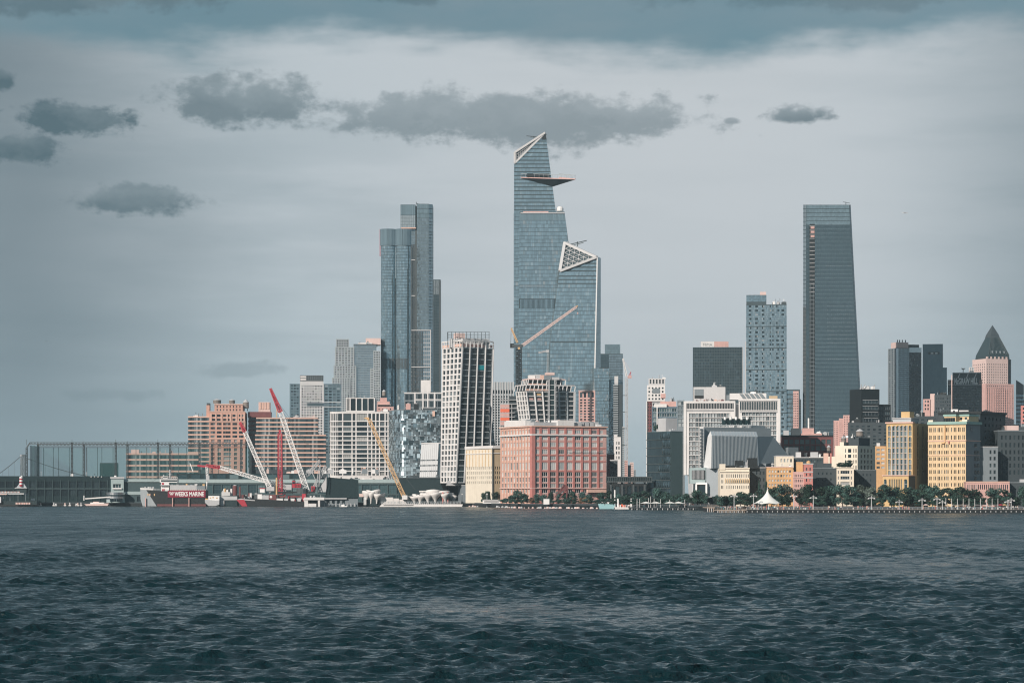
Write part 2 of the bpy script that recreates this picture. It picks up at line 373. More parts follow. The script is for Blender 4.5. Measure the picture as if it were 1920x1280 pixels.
STONEG=mat('grey_stone',(.34,.38,.40),var=.14); PLG=mat('pale_grey_stone',(.56,.56,.56),var=.1); BLUG=mat('blue_grey_metal',(.24,.285,.31),rough=.5,metal=.0,var=.08); BLUGL=mat('pale_steel',(.40,.45,.48),rough=.5,metal=.0,var=.08)
DTEAL=mat('dark_teal_cladding',(.012,.030,.034),rough=.5,var=.25); TEALG=mat('teal_grey_cladding',(.06,.098,.105),rough=.6,var=.15); TEALL=mat('pale_teal_render',(.36,.45,.455),rough=.6,var=.1)
COPR=mat('green_copper',(.27,.42,.38),rough=.6,var=.15); ROOF=mat('roof_felt',(.09,.095,.10),var=.25); REDP=mat('red_paint',(.42,.04,.06),rough=.45,var=.12); CRIM=mat('crimson_banner',(.22,.012,.035),rough=.6,var=.08); YELP=mat('yellow_paint',(.62,.40,.20),rough=.5,var=.1)
BLKS=mat('black_steel',(.014,.018,.020),rough=.5,var=.1); DKST=mat('dark_steel',(.07,.085,.09),rough=.5,var=.1); STEEL=mat('silver_metal',(.62,.64,.65),rough=.28,metal=.9,var=.05); WDECK=mat('weathered_wood',(.36,.30,.25),var=.2,scale=.8); ORNG=mat('orange_net',(.75,.17,.09),var=.1)
SAILW=mat('fritted_white_glass',(.72,.74,.75),rough=.2,spec=.7,var=.05); TENT=mat('tent_fabric',(.80,.80,.76),rough=.6,var=.05); TURQ=mat('turquoise_panel',(.02,.33,.36),rough=.4)
AQUA=mat('aqua_hull',(.30,.52,.55),rough=.4,var=.06); ASPH=mat('asphalt_ground',(.055,.058,.06),var=.3,scale=.05); PAVE=mat('pale_paving',(.30,.29,.28),var=.15); SKINP=mat('skin',(.50,.30,.22),var=0); TANKW=mat('cedar_staves',(.26,.225,.20),var=.2,scale=1.)
# ================================================================ water
def make_water():
    rows,cols=1450,640
    Y=np.geomspace(108,1730,rows); hw=np.linspace(-1,1,cols)
    YY=np.repeat(Y[:,None],cols,1); XX=YY*.2265*hw[None,:]
    dYs=np.gradient(Y)[:,None]*np.ones((1,cols)); dXs=YY*.2265*2/(cols-1)
    rs=np.random.RandomState(4); Z=np.zeros_like(YY); DX=np.zeros_like(YY); DY=np.zeros_like(YY)
    th0=R(-79)
    env=np.clip((1730-YY)/120,0,1)
    patch=.85+sum(.11*np.sin(XX*kx_+YY*ky_+p_) for kx_,ky_,p_ in zip(rs.normal(0,.09,9),rs.normal(0,.045,9),rs.uniform(0,6.28,9)))
    for i in range(130):
        lam=math.exp(rs.uniform(math.log(.34),math.log(5.2))); k=2*math.pi/lam; th=th0+rs.normal(0,.46)+(math.pi if rs.rand()<.12 else 0)
        a=.0125*lam**.98*(1 if lam<2.2 else (2.2/lam)**.85); ph=rs.uniform(0,6.28)
        kx,ky=k*math.cos(th),k*math.sin(th)
        sp=np.abs(math.sin(th))*dYs+np.abs(math.cos(th))*dXs
        att=np.clip((lam/sp-2.0)/1.6,0,1)*patch*env
        arg=kx*XX+ky*YY+ph; Z+=a*att*np.sin(arg); c_=a*att*np.cos(arg)*.75; DX+=c_*math.cos(th); DY+=c_*math.sin(th)
    V=np.stack([XX+DX,YY+DY,Z*1.0],-1).reshape(-1,3)
    idx=np.arange(rows*cols).reshape(rows,cols)
    f=np.stack([idx[:-1,:-1],idx[:-1,1:],idx[1:,1:],idx[1:,:-1]],-1).reshape(-1,4)
    # flat outer skirt so that the river goes on beyond the frame
    nv=len(V); ex=[]
    def add(x,y,z=-.02): ex.append((x,y,z)); return nv+len(ex)-1
    me=bpy.data.meshes.new('water'); 
    B0=[add(-9000,-600),add(9000,-600),add(9000,16000),add(-9000,16000)]
    c0=[idx[0,0],idx[0,-1],idx[-1,-1],idx[-1,0]]
    W=np.array(ex); V=np.concatenate([V,W]); nf=len(f)
    me.vertices.add(len(V)); me.vertices.foreach_set('co',V.astype(np.float32).ravel())
    F2=np.array([[B0[0],B0[1],c0[1],c0[0]],[B0[1],B0[2],c0[2],c0[1]],[B0[2],B0[3],c0[3],c0[2]],[B0[3],B0[0],c0[0],c0[3]]])
    f=np.concatenate([f,F2])
    me.loops.add(f.size); me.loops.foreach_set('vertex_index',f.ravel().astype(np.int32))
    me.polygons.add(len(f)); me.polygons.foreach_set('loop_start',np.arange(0,f.size,4,dtype=np.int32)); me.polygons.foreach_set('loop_total',np.full(len(f),4,np.int32))
    me.update(calc_edges=True); me.polygons.foreach_set('use_smooth',np.ones(len(f),bool))
    m=bpy.data.materials.new('river_water'); m.use_nodes=True; t=m.node_tree; b=t.nodes['Principled BSDF']
    b.inputs['Base Color'].default_value=(.002,.019,.024,1); b.inputs['Roughness'].default_value=.14; b.inputs['IOR'].default_value=1.333; b.inputs['Specular IOR Level'].default_value=.5
    g=t.nodes.new('ShaderNodeNewGeometry')
    def nz(sx,sy,scale,det,rot=.5):
        mp=t.nodes.new('ShaderNodeMapping'); mp.inputs['Scale'].default_value=(sx,sy,1); mp.inputs['Rotation'].default_value=(0,0,rot); t.links.new(g.outputs['Position'],mp.inputs[0])
        n=t.nodes.new('ShaderNodeTexNoise'); n.inputs['Scale'].default_value=scale; n.inputs['Detail'].default_value=det; n.inputs['Roughness'].default_value=.6; t.links.new(mp.outputs[0],n.inputs['Vector']); return n.outputs[0]
    def bp(h,st,dist,prev=None):
        n=t.nodes.new('ShaderNodeBump'); n.inputs['Strength'].default_value=st; n.inputs['Distance'].default_value=dist; t.links.new(h,n.inputs['Height'])
        if prev: t.links.new(prev,n.inputs['Normal'])
        return n.outputs[0]
    sp=t.nodes.new('ShaderNodeSeparateXYZ'); t.links.new(g.outputs['Position'],sp.inputs[0])
    mr=t.nodes.new('ShaderNodeMapRange'); mr.inputs[1].default_value=150; mr.inputs[2].default_value=760; mr.inputs[3].default_value=.09; mr.inputs[4].default_value=.27; t.links.new(sp.outputs[1],mr.inputs[0])
    ad=t.nodes.new('ShaderNodeMath'); ad.operation='MULTIPLY_ADD'; t.links.new(nz(.35,1.2,.012,6,.12),ad.inputs[0]); ad.inputs[1].default_value=.30; ad2=t.nodes.new('ShaderNodeMath'); ad2.operation='SUBTRACT'; t.links.new(mr.outputs[0],ad2.inputs[0]); ad2.inputs[1].default_value=.14; t.links.new(ad2.outputs[0],ad.inputs[2]); ad3=t.nodes.new('ShaderNodeMath'); ad3.operation='MULTIPLY_ADD'; t.links.new(nz(1,.22,.10,7,.1),ad3.inputs[0]); ad3.inputs[1].default_value=.5; ad4=t.nodes.new('ShaderNodeMath'); ad4.operation='SUBTRACT'; t.links.new(ad.outputs[0],ad4.inputs[0]); ad4.inputs[1].default_value=.25; t.links.new(ad4.outputs[0],ad3.inputs[2]); mxx=t.nodes.new('ShaderNodeMath'); mxx.operation='MAXIMUM'; t.links.new(ad3.outputs[0],mxx.inputs[0]); mxx.inputs[1].default_value=.06; t.links.new(mxx.outputs[0],b.inputs['Roughness'])
    n1=bp(nz(1,.6,2.2,7),1.0,.24); n2=bp(nz(1,.13,.22,7,.08),1.0,1.9,n1)
    t.links.new(n2,b.inputs['Normal']); me.materials.append(m)
    return obj('water',me,label='choppy dark teal river water filling the foreground',kind='structure')
make_water()
# ================================================================ ground and sea walls
SH=[(-900,1775),(300,1765),(700,1752),(868,1742),(880,1700),(930,1640),(965,1560),(1120,1500),(1182,1472),(1190,1440),(1335,1385),(1341,1260),(1400,1252),(1402,1232),(2500,1232)]
k=MB(); pts=[(PX(x,Y),Y) for x,Y in SH]; far=[(9000,15000),(-2300,15000),(-1300,4000)]
k.poly([(x,y,G) for x,y in pts+far],ASPH)
k.build('ground',label='dark paved city ground behind the waterfront',kind='structure')
k=MB()
for a,b in zip(pts[:-1],pts[1:]): k.poly([(a[0],a[1],-1.5),(b[0],b[1],-1.5),(b[0],b[1],G-.004),(a[0],a[1],G-.004)],NBLK)
for a,b in zip(pts[:-1],pts[1:]): k.hexa([(a[0],a[1]-.25,G-.5),(b[0],b[1]-.25,G-.5),(b[0],b[1]+.6,G-.5),(a[0],a[1]+.6,G-.5)],[(a[0],a[1]-.25,G+.25),(b[0],b[1]-.25,G+.25),(b[0],b[1]+.6,G+.25),(a[0],a[1]+.6,G+.25)],DGREY)
k.build('embankment',label='stone river wall with pale coping along the shore',kind='structure')
# ================================================================ far suspension bridge
def bridge():
    Y=5200; r=thing('suspension_bridge','far grey suspension bridge tower with sagging cables behind the netted range','bridge',(PX(41,Y),Y,0))
    ox=PX(41,Y)
    def L(px,py,d=0): v=P(px,py,Y); return Vector((v.x-ox,d,v.z))
    zt=PZ(852,Y)
    for i,(a,b) in enumerate(((36,40),(41.5,46.5))):
        k=MB(); xa,xb=L(a,0).x,L(b,0).x; y0=-3 if i else 14
        for x in (xa,xb):
            for d in (0,9): k.bar((x,y0+d,0),(x,y0+d,zt),1.1,DKST if i else MGREY)
        n=9
        for j in range(n):
            z0=zt*j/n; z1=zt*(j+1)/n
            k.bar((xa,y0,z0),(xb,y0,z1),.8,DKST if i else MGREY); k.bar((xb,y0,z0),(xa,y0,z1),.8,DKST if i else MGREY); k.bar((xa,y0,z1),(xb,y0,z1),.9,DKST if i else MGREY)
        k.box(xa-.6,y0-.6,zt-3,xb+.6,y0+9.6,zt+.5,DKST if i else LGREY)
        k.build('tower',r)
    def cable(pts,name):
        k=MB()
        for a,b in zip(pts[:-1],pts[1:]): k.tube(a,b,.85,DKST,5)
        k.build(name,r)
    cr=[L(46+ (205-46)*t, 857+ 40*(1-(1-t)**1.55)) for t in [i/12 for i in range(13)]]; cl=[L(38-110*t,856+62*(1-(1-t)**1.6)) for t in [i/10 for i in range(11)]]
    cable(cr,'cable'); cable(cl,'cable')
    k=MB(); zd=PZ(901,Y)
    k.box(L(-120,0).x,-4,zd-2.5,L(230,0).x,8,zd,DKST); k.build('deck',r)
    for pts in (cr,cl):
        for p in pts[1:-1]:
            if p.z>zd+1: k=MB(); k.bar(p,(p.x,p.y,zd),.32,DKST); k.build('hanger',r)
bridge()
# ================================================================ netted driving range (left)
def _net(nm,f):
    NETM=bpy.data.materials.new(nm); NETM.use_nodes=True; t=NETM.node_tree; b=t.nodes['Principled BSDF']; b.inputs['Base Color'].default_value=(.03,.13,.13,1); b.inputs['Roughness'].default_value=.9
    tr=t.nodes.new('ShaderNodeBsdfTransparent'); mx=t.nodes.new('ShaderNodeMixShader'); mx.inputs[0].default_value=f
    t.links.new(tr.outputs[0],mx.inputs[1]); t.links.new(b.outputs[0],mx.inputs[2]); t.links.new(mx.outputs[0],t.nodes['Material Output'].inputs[0]); return NETM
NETM=_net('green_net',.33); NETD=_net('folded_green_net',.45)
def netrange():
    Y=1850; ox=PX(50,Y); r=thing('driving_range_cage','tall netted driving range cage with dark lattice posts on the pier','net cage',(ox,Y,G)); 
    def X(px,d=0): return PX(px,Y+d)-ox
    zt=PZ(829,Y)-G; zc=PZ(832,Y)-G
    front=[50,135,217,296,374,452]; back=[71,157,239,319,397,470]
    for px in front+back:
        d=0 if px in front else 60
        k=MB(); xx=X(px,d); k.lattice((xx,d,0),(xx,d,(zt if px!=50 else zt-4)),1.25,1.0,DKST,16,ch=.3,lace=.2); k.bar((xx,d,zt-2),(xx,d,zt+2.2),.25,DKST); k.build('post',r)
    k=MB(); k.lattice((X(56),0,zt-.6),(X(475),0,zt-.6),1.2,1.2,DKST,70,ch=.34,lace=.2,up=(0,0,1)); k.bar((X(50),0,zt-4),(X(56),0,zt-.4),.8,DKST); k.build('top_truss',r)
    k=MB(); k.lattice((X(71,60),60,zt-.8),(X(475,60),60,zt-.8),1.2,1.2,DKST,60,ch=.36,lace=.25,up=(0,0,1)); k.build('top_truss',r)
    for px in (82,100,110,130,162,183,191,212,255,275,300,335,350,410,430):
        k=MB(); d=66; k.bar((X(px,d),d,0),(X(px,d),d,zc-1),.34,DKST); k.build('net_pole',r)
    k=MB()
    allx=sorted(back)
    for a,b in zip(allx[:-1],allx[1:]):
        k=MB(); k.poly([(X(a,62),62,8),(X(b,62),62,8),(X(b,62),62,zc-1.2),(X(a,62),62,zc-1.2)],NETM); k.build('net',r)
        k=MB(); k.bar((X(a,62),62,zc-1.2),(X(b,62),62,zc-1.2),.2,DKST); k.build('net_cable',r)
    for j,(xa,ya,xb,yb) in enumerate(((56,2,60,20),(60,20,64,2),(64,2,68,36),(68,36,72,60),(57,10,70,40),(70,5,75,50))):
        k=MB(); k.poly([(X(xa,ya),ya,2),(X(xb,yb),yb,2),(X(xb,yb),yb,zc-1),(X(xa,ya),ya,zc-1)],NETD); k.build('net',r,label='dark teal net hanging in folds at the corner')
netrange()
# ---------------------------------------------------------------- pier sheds and terminals
b=B('pier_shed','long dark teal pier shed under the netted range',-70,-70,207,892,1800,D=60)
fr=dict(gm=WIND,fr=DTEAL,mul=(4,1),dep=.6)
b.vol(0,b.W,0,60,0,b.H,DTEAL,R_=(cells(2,b.W-2,18,.86),[(b.z(930),b.z(917)),(b.z(914),b.z(902))],fr))
b.band(b.z(914)-1.0,b.z(914)-.3,.5,TEALG,name='ledge',both=False)
for i in range(0,19): b.pbox('column',2+(b.W-4)*i/18-.15,-.5,0,2+(b.W-4)*i/18+.15,-.01,b.z(899),TEALG)
for i in range(4): b.pbox('floodlight',b.x(170+i*6.5),-.8,b.z(894),b.x(170+i*6.5)+.6,-.1,b.z(893)+.3,WHITEP)
b.clutter(b.W*.45,b.W,5,40,b.H,5,.8,3); b.done()
b=B('pier_block','plain dark box rising behind the white pier head',187,187,222,869,2060,D=25); b.vol(0,b.W,0,25,0,b.H,DTEAL); b.pbox('roof_curb',0.2,.2,b.H,b.W-.2,1.2,b.H+.8,DGREY); b.done()
# white pier head house with round lower bay
def headhouse():
    b=B('pier_head_house','pale pier head house with round silver bay beside the moored dredger',208,208,245,897,1765,D=24)
    zt=b.z(897); x1=b.W
    b.vol(0,b.x(232),0,24,0,zt,TEALL,R_=([(b.x(212),b.x(227))],[(b.z(915),b.z(907))],dict(gm=WINT,fr=WHITEP,mul=(3,1),dep=1.2)))
    b.pbox('balcony',b.x(212)-.4,-1.2,b.z(916.5),b.x(228),-.01,b.z(914),WHITEP); b.pbox('roof_slab',-.5,-.6,zt,b.x(233),23,zt+1.3,LGREY)
    b.pbox('roof_unit',b.x(214),4,zt+1.3,b.x(218),7,b.z(891),WHITEP)
    b.vol(b.x(232)+.01,b.x(330),3,24,0,b.z(898),TEALG,R_=(cells(30*.3,b.x(330)-b.x(232)-2,8,.8),[(b.z(940),b.z(930))],dict(gm=WIND,fr=TEALG,mul=(3,1),dep=.5)))
    b.pbox('parapet',b.x(232)+.05,2.2,b.z(903),b.x(330),2.99,b.z(897.5),TEALL); b.pbox('string_course',b.x(232)+.05,2.6,b.z(927),b.x(330),2.99,b.z(921),TEALL)
    k=MB(); cx,cy=b.x(217),-1.; rr=b.x(231)-b.x(217)
    seg=[(cx+rr*1.25*math.cos(t),cy-6*math.sin(t)) for t in [math.pi*i/14 for i in range(15)]][::-1]
    def ring(z0,z1,m,pr=0): 
        kk=MB(); pts=[(cx+(p[0]-cx)*(1+pr),cy+(p[1]-cy)*(1+pr)) for p in seg]+[(seg[-1][0],4.),(seg[0][0],4.)]; kk.prism(pts,z0,z1,m); return kk
    b.part('round_bay',ring(0,b.z(936),TEALL)); b.part('round_bay',ring(b.z(936)+.01,b.z(924),STEEL)); b.part('ribbon_window',ring(b.z(930),b.z(927),WIND,.015)); b.part('bay_roof',ring(b.z(924)+.01,b.z(922.5),STEEL,.06))
    for i in range(6):
        x=b.x(206+i*4.2); b.pbox('window',x,-7.3,.8,x+1.1,-6.,3.0,WIND)
    b.done()
headhouse()
b=B('pier_terminal','long low terminal hall with pale parapet and tall glazed bays behind the crane barges',330,330,762,898,1830,D=50)
b.vol(0,b.W,0,50,0,b.z(903),TEALG,R_=(cells(1,b.W-1,26,.9),[(b.z(940),b.z(928)),(b.z(925),b.z(908))],dict(gm=WINT,fr=TEALG,mul=(3,2),dep=.7)))
b.pbox('parapet',-.3,-.8,b.z(905),b.W,-.01,b.z(898),TEALL); b.pbox('upper_storey',0,8,b.z(903)+.01,b.x(600),45,b.z(887),DTEAL); 
for i in range(14): 
    x=b.x(262+ i*24); k=MB(); k.box(x,7.8,b.z(897),x+6.5,7.99,b.z(889.5),WINT); b.part('window',k) if x>0 else None
b.clutter(b.x(440),b.x(740),10,40,b.z(887),26,1.4,5,[SALM,PINKC,LGREY,WHITEP,MGREY]); b.clutter(b.x(600),b.W,5,40,b.z(903),14,1.3,9); b.done()
b=B('pier_hall','wide plain black hall behind the white pods and yellow crane',748,748,886,895,1815,D=40)
b.vol(0,b.W,0,40,0,b.H,DTEAL); b.pbox('parapet',-.2,-.3,b.H-.8,b.W,-.01,b.H+.3,DGREY); b.pbox('service_box',b.x(834),-9,0,b.x(870),-.02,b.z(910),DTEAL); b.clutter(2,b.W,4,30,b.H,12,1.0,6); b.done()
b=B('grey_hall','plain mid grey windowless hall beside a round tree on the shore',836,866,903,910,1752,a=8,D=22)
b.vol(0,b.W,0,22,0,b.H,MGREY); b.pbox('vaulted_block',b.x(842),6,b.z(910),b.x(870),20,b.z(901),LGREY); b.pbox('coping',-.2,-.25,b.H,b.W+.1,22,b.H+.5,LGREY); b.done()
# dark shed with a sloped prow
def shed():
    b=B('ventilation_shed','windowless black shed with a pale slanting prow beside the crane barge',596,612,672,894,1735,a=6,D=20,zb=0)
    zt=b.z(894); zb=b.z(933)
    k=MB(); W=b.W; k.hexa([(0,0,zb),(W,0,zb),(W,20,zb),(0,20,zb)],[(.2,0,zt),(W,0,b.z(899)),(W,20,b.z(899)),(.2,20,zt)],DTEAL); b.part('hall',k)
    k=MB(); x=b.x(596); k.poly([(x,1,b.z(922)),(-.01,-.3,b.z(922)),(.1,-.3,zt),(b.x(609),1,b.z(900)) ],LGREY); k.hexa([(x,.6,b.z(921.9)),(-.02,.6,b.z(921.9)),(-.02,8,b.z(921.9)),(x,8,b.z(921.9))],[(b.x(609),.6,b.z(898)),(-.02,.6,zt),(-.02,8,zt),(b.x(609),8,b.z(898))],LGREY); b.part('prow',k)
    b.vol(b.x(600),W-.3,1,18,-.5,zb-.01,MGREY,R_=(cells(4,W-4,4,.55),[(b.z(944),b.z(937))],dict(gm=WIND,dep=.8)))
    b.pbox('ledge',b.x(600),-.6,zb-.9,b.x(650),.99,zb,LGREY)
    for i in range(9): b.pbox('fender_pile',b.x(608+i*7),-.9,-2,b.x(608+i*7)+.5,-.4,2.2,LGREY)
    b.done()
shed()
b=B('concrete_gantry','white concrete portal frame standing in the water beside the black shed',570,570,608,932,1702,D=10,zb=0)
zt=b.z(932); b.pbox('crossbeam',0,0,b.z(937),b.W,8,zt,WHITEC); b.pbox('pier_leg',.2,.3,-2,b.x(577.5),7.7,b.z(937)-.01,WHITEC); b.pbox('pier_leg',b.x(596),.3,-2,b.x(600),7.7,b.z(937)-.01,WHITEC); b.pbox('fender_block',b.x(578),-.8,-1.5,b.x(593),1.5,b.z(943.5),WHITEC)
b.pbox('back_wall',b.x(577.5)+.05,7,-1,b.x(596)-.05,7.6,b.z(937)-.05,DGREY); b.clutter(0,b.W,1,7,zt,9,.4,3); b.done()
# ================================================================ ribbon-window buildings
def ribbons(b,x0,x1,y0,y1,ytop,ybot,n,band,glz,Lside=True,Rside=True,name='storey_band',extra=0):
    """alternate proud brick bands and recessed ribbons of window"""
    zs=[b.z(ybot)+(b.z(ytop)-b.z(ybot))*i/n for i in range(n+1)]
    b.w.box(x0+.6,y0+.6,0,x1-.05,y1,zs[-1]-.1,DGREY)
    for i in range(n):
        h=zs[i+1]-zs[i]
        k=MB(); k.box(x0,y0,zs[i+1]-h*.31,x1,y1-.1,zs[i+1],band); b.part(name,k)
        k=MB(); L=x1-x0; m=max(2,int(L/1.7))
        if Rside:
            for j in range(m):
                xa=x0+.3+(L-.6)*j/m; xb=x0+.3+(L-.6)*(j+1)/m-.16; k.poly([(xa,y0+.35,zs[i]+.01),(xb,y0+.35,zs[i]+.01),(xb,y0+.35,zs[i+1]-h*.31),(xa,y0+.35,zs[i+1]-h*.31)],glz)
        L=y1-y0; m=max(2,int(L/2.2))
        if Lside:
            for j in range(m):
                ya=y1-.2-(L-.6)*j/m; yb=y1-.2-(L-.6)*(j+1)/m+.16; k.poly([(x0+.35,ya,zs[i]+.01),(x0+.35,yb,zs[i]+.01),(x0+.35,yb,zs[i+1]-h*.31),(x0+.35,ya,zs[i+1]-h*.31)],glz)
        b.part('ribbon_window',k)
RIBG=glass('ribbon_glass',[(0,(.02,.035,.042)),(.35,(.045,.075,.085)),(.65,(.13,.17,.18)),(.85,(.28,.32,.33))],rand='isl',rough=.15)
b=B('ribbon_block','low block with pink bands and dark ribbon windows behind the moored dredger',220,236,372,849,2010,a=6)
ribbons(b,0,b.W,0,40,849,903,5,SALM,RIBG); b.clutter(3,b.W-20,4,30,b.H,9,.9,4,[PINKC,LGREY,MGREY]); b.pbox('roof_house',b.x(245),6,b.H,b.x(260),18,b.z(842),PINKC); b.done()
def loft():
    b=B('loft_warehouse','huge pink brick warehouse with ribbon windows and a central brick tower with water tanks',352,394,600,782,2180,a=4,D=60)
    s=b.s; xA=b.x(352)
    ribbons(b,xA,b.x(393),1.5,50,780,880,12,SALM,RIBG)
    ribbons(b,b.x(464),b.x(482),14,50,779,880,12,DRB,RIBG,Lside=False)
    ribbons(b,b.x(480),b.x(596),2,50,782,814,4,SALM,RIBG)
    ribbons(b,b.x(478),b.x(611),1.2,50,814,880,8,SALM,RIBG)
    # central brick tower
    x0,x1=b.x(392.5),b.x(460); zA=b.z(822); zB=b.z(772); zT=b.z(758)
    cols=[(x0+ (x1-x0)*t-1.05,x0+(x1-x0)*t+1.05) for t in (.09,.155,.265,.33,.44,.51,.58,.70,.765,.88,.94)]
    b.vol(x0,x1,-1.5,45,zA,zB,ORB,R_=(cols,b.rows(775,822,6,.56),dict(gm=WIN,fr=None,dep=.6)))
    wide=[(x0+(x1-x0)*a,x0+(x1-x0)*c_) for a,c_ in ((.08,.17),(.25,.35),(.42,.63),(.71,.80),(.88,.96))]
    b.vol(x0,x1,-1.5,45,0,zA-.01,ORB,R_=(wide,b.rows(822,880,7,.74),dict(gm=WIN,fr=SALM,mul=(3,1),dep=.7)))
    b.vol(b.x(402),b.x(455),1,40,zB,zT,ORB,R_=(cells(1,b.x(455)-b.x(402)-1,8,.36),b.rows(759,771,2,.6),dict(gm=WIN,dep=.5)))
    b.pbox('belt_course',x0-.3,-1.9,zA-.5,x1+.2,-1.51,zA+.4,SALM); b.pbox('belt_course',x0-.3,-1.9,b.z(790)-.4,x1+.2,-1.51,b.z(790)+.3,SALM); b.pbox('cornice',x0-.2,-2,zB-.2,x1+.2,-1.51,zB+.6,SALM); b.pbox('cornice',b.x(402)-.2,.5,zT-.3,b.x(455)+.2,.99,zT+.6,SALM)
    for px in (396,405,415,426,432,443,452,458): b.pbox('pilaster',b.x(px)-.55,-2.1,b.z(790)+.31,b.x(px)+.55,-1.52,b.z(775),SALM)
    b.pbox('stair_tower',b.x(386.5),3,0,x0-.02,20,b.z(759),ORB); b.pbox('stair_roof',b.x(387),5,b.z(759),b.x(393),15,b.z(755),DGREY)
    b.pbox('roof_house',b.x(464),8,b.z(781),b.x(508),30,b.z(771),DRB); b.pbox('roof_house',b.x(484),10,b.z(771),b.x(506),28,b.z(752.5),PINKC)
    for px in (487,492,497,502): b.pbox('pilaster',b.x(px)-.5,9.5,b.z(766),b.x(px)+.9,9.99,b.z(753),SALM)
    b.clutter(b.x(485),b.x(590),5,40,b.z(782),18,.9,7,[PINKC,LGREY,MGREY]); b.clutter(xA,b.x(385),5,40,b.z(780),5,.8,8)
    b.done()
loft()
def watertank(px,ybase,ytop,Y,rpx,label,mt=TANKW,lit=None):
    z0=PZ(ybase,Y); zt=PZ(ytop,Y); s=Y/F; r=rpx*s; h=zt-z0
    t=thing('water_tank',label,'water tank',(PX(px,Y),Y,z0),0,'rooftop water tanks')
    k=MB(); k.lathe((0,0),[(0,h*.22),(r,h*.22),(r*.98,h*.72),(0,h*.72)],16,mt); tk=k.build('tank',t)
    k=MB(); k.lathe((0,0),[(r*1.1,h*.72),(r*.6,h*.88),(.02,h)],16,LGREY); k.build('conical_roof',t)
    for a in range(4): k=MB(); x,y=r*.7*math.cos(a*1.57+.78),r*.7*math.sin(a*1.57+.78); k.bar((x,y,0),(x,y,h*.22),.35,DKST); k.build('leg',t)
    for zz in (.34,.48,.62): k=MB(); k.lathe((0,0),[(r*1.015,h*zz),(r*1.03,h*zz+.08),(r*1.015,h*zz+.16)],16,DKST); k.build('hoop',tk)
watertank(407,758.5,747,2195,7.5,'leftmost of the three round tanks on the pink brick warehouse tower'); watertank(435,758.5,747.5,2200,5.6,'middle one of the three round tanks on the pink brick warehouse tower'); watertank(461,770,748,2200,5.6,'rightmost of the three round tanks on the pink brick warehouse tower')
# ---------------------------------------------------------------- grey flats far left
b=B('grey_flats','grey apartment block with square windows and a louvred dark penthouse',543,543,640,719,2500,D=35)
z1=b.H; xa,xb=b.x(562.5),b.x(607)
b.vol(0,xa-.02,1,34,0,z1,PANM,R_=(cells(1,xa-1,3,.7),b.rows(720,850,24,.6),dict(gm=WINI,ind=False,dep=.3)))
b.vol(xa,xb,0,34,0,z1+.3,PLG,R_=(cells(1,xb-xa-1,8,.6),b.rows(721,850,26,.58),dict(gm=WINI,ind=False,dep=.4,skip=lambda c_,r:False)))
b.vol(xb+.02,b.W,1,34,0,z1,PANM,R_=(cells(.5,b.W-xb-1,4,.72),b.rows(720,850,24,.6),dict(gm=WINI,ind=False,dep=.5)))
b.pbox('white_band',xb+.03,.2,b.z(754),b.W,.99,b.z(753),WHITEC); b.pbox('white_band',xb+.03,.2,b.z(762.5),b.W,.99,b.z(761.5),WHITEC); b.pbox('dark_band',b.x(575),-.06,b.z(761),xb,-.01,b.z(755),PAND)
b.pbox('penthouse',b.x(562.5),3,z1+.3,b.x(606.5),30,b.z(714),PLG); b.pbox('louvred_penthouse',b.x(562.5),3,b.z(714)+.01,b.x(606.5),30,b.z(703),LOUV)
for i in range(9): b.pbox('louvre',b.x(575+i*3.5),2.8,b.z(713),b.x(575+i*3.5)+.3,2.99,b.z(704),MGREY)
for y in (706,710.5): b.pbox('plant_room_panel',b.x(563),2.85,b.z(y+1.6),b.x(574),2.99,b.z(y-1.6),WHITEC)
b.done()
b=B('stepped_tower','pale grey stepped apartment tower with balconies and a gridded crown',624,624,713,640,2620,D=40)
GLT=dict(gm=WINI,ind=False,dep=.4)
def steps(px0,px1,ytop,y0,wm,n,rows_,fl=.5,yb=800):
    b.vol(b.x(px0),b.x(px1),y0,39,0,b.z(ytop),wm,R_=(cells(.5,b.x(px1)-b.x(px0)-.5,n,fl),b.rows(ytop+1,yb,rows_,.52),GLT))
steps(628,664,650,2,STONEG,6,34); steps(625.5,668,685,1,STONEG,8,26); steps(622.5,656,708,0,STONEG,7,22)
b.vol(b.x(664)+.05,b.x(706),3,39,0,b.z(645),PANL,R_=(cells(.5,b.x(706)-b.x(664)-.5,7,.9),b.rows(647,800,34,.62),dict(gm=PAN2,ind=False,dep=.5)))
steps(700,713.5,657,1.5,STONEG,4,32,.6); steps(694,700,690,1.7,STONEG,2,24,.6)
b.vol(b.x(630),b.x(654.5),4,30,b.z(650)+.01,b.z(635),STONEG,R_=(cells(.6,b.x(654.5)-b.x(630)-.6,7,.55),b.rows(636,650,3,.7),dict(gm=WIND,ind=False,dep=.8)))
b.pbox('roof_slab',b.x(663),2.5,b.z(646),b.x(708),38,b.z(644.5),DGREY); b.pbox('roof_house',b.x(672),10,b.z(644.4),b.x(698),30,b.z(641),WHITEC); b.pbox('roof_house',b.x(686),14,b.z(644.3),b.x(714),36,b.z(632),PINKC)
b.clutter(b.x(672),b.x(700),6,12,b.z(644),4,1,2); b.done()
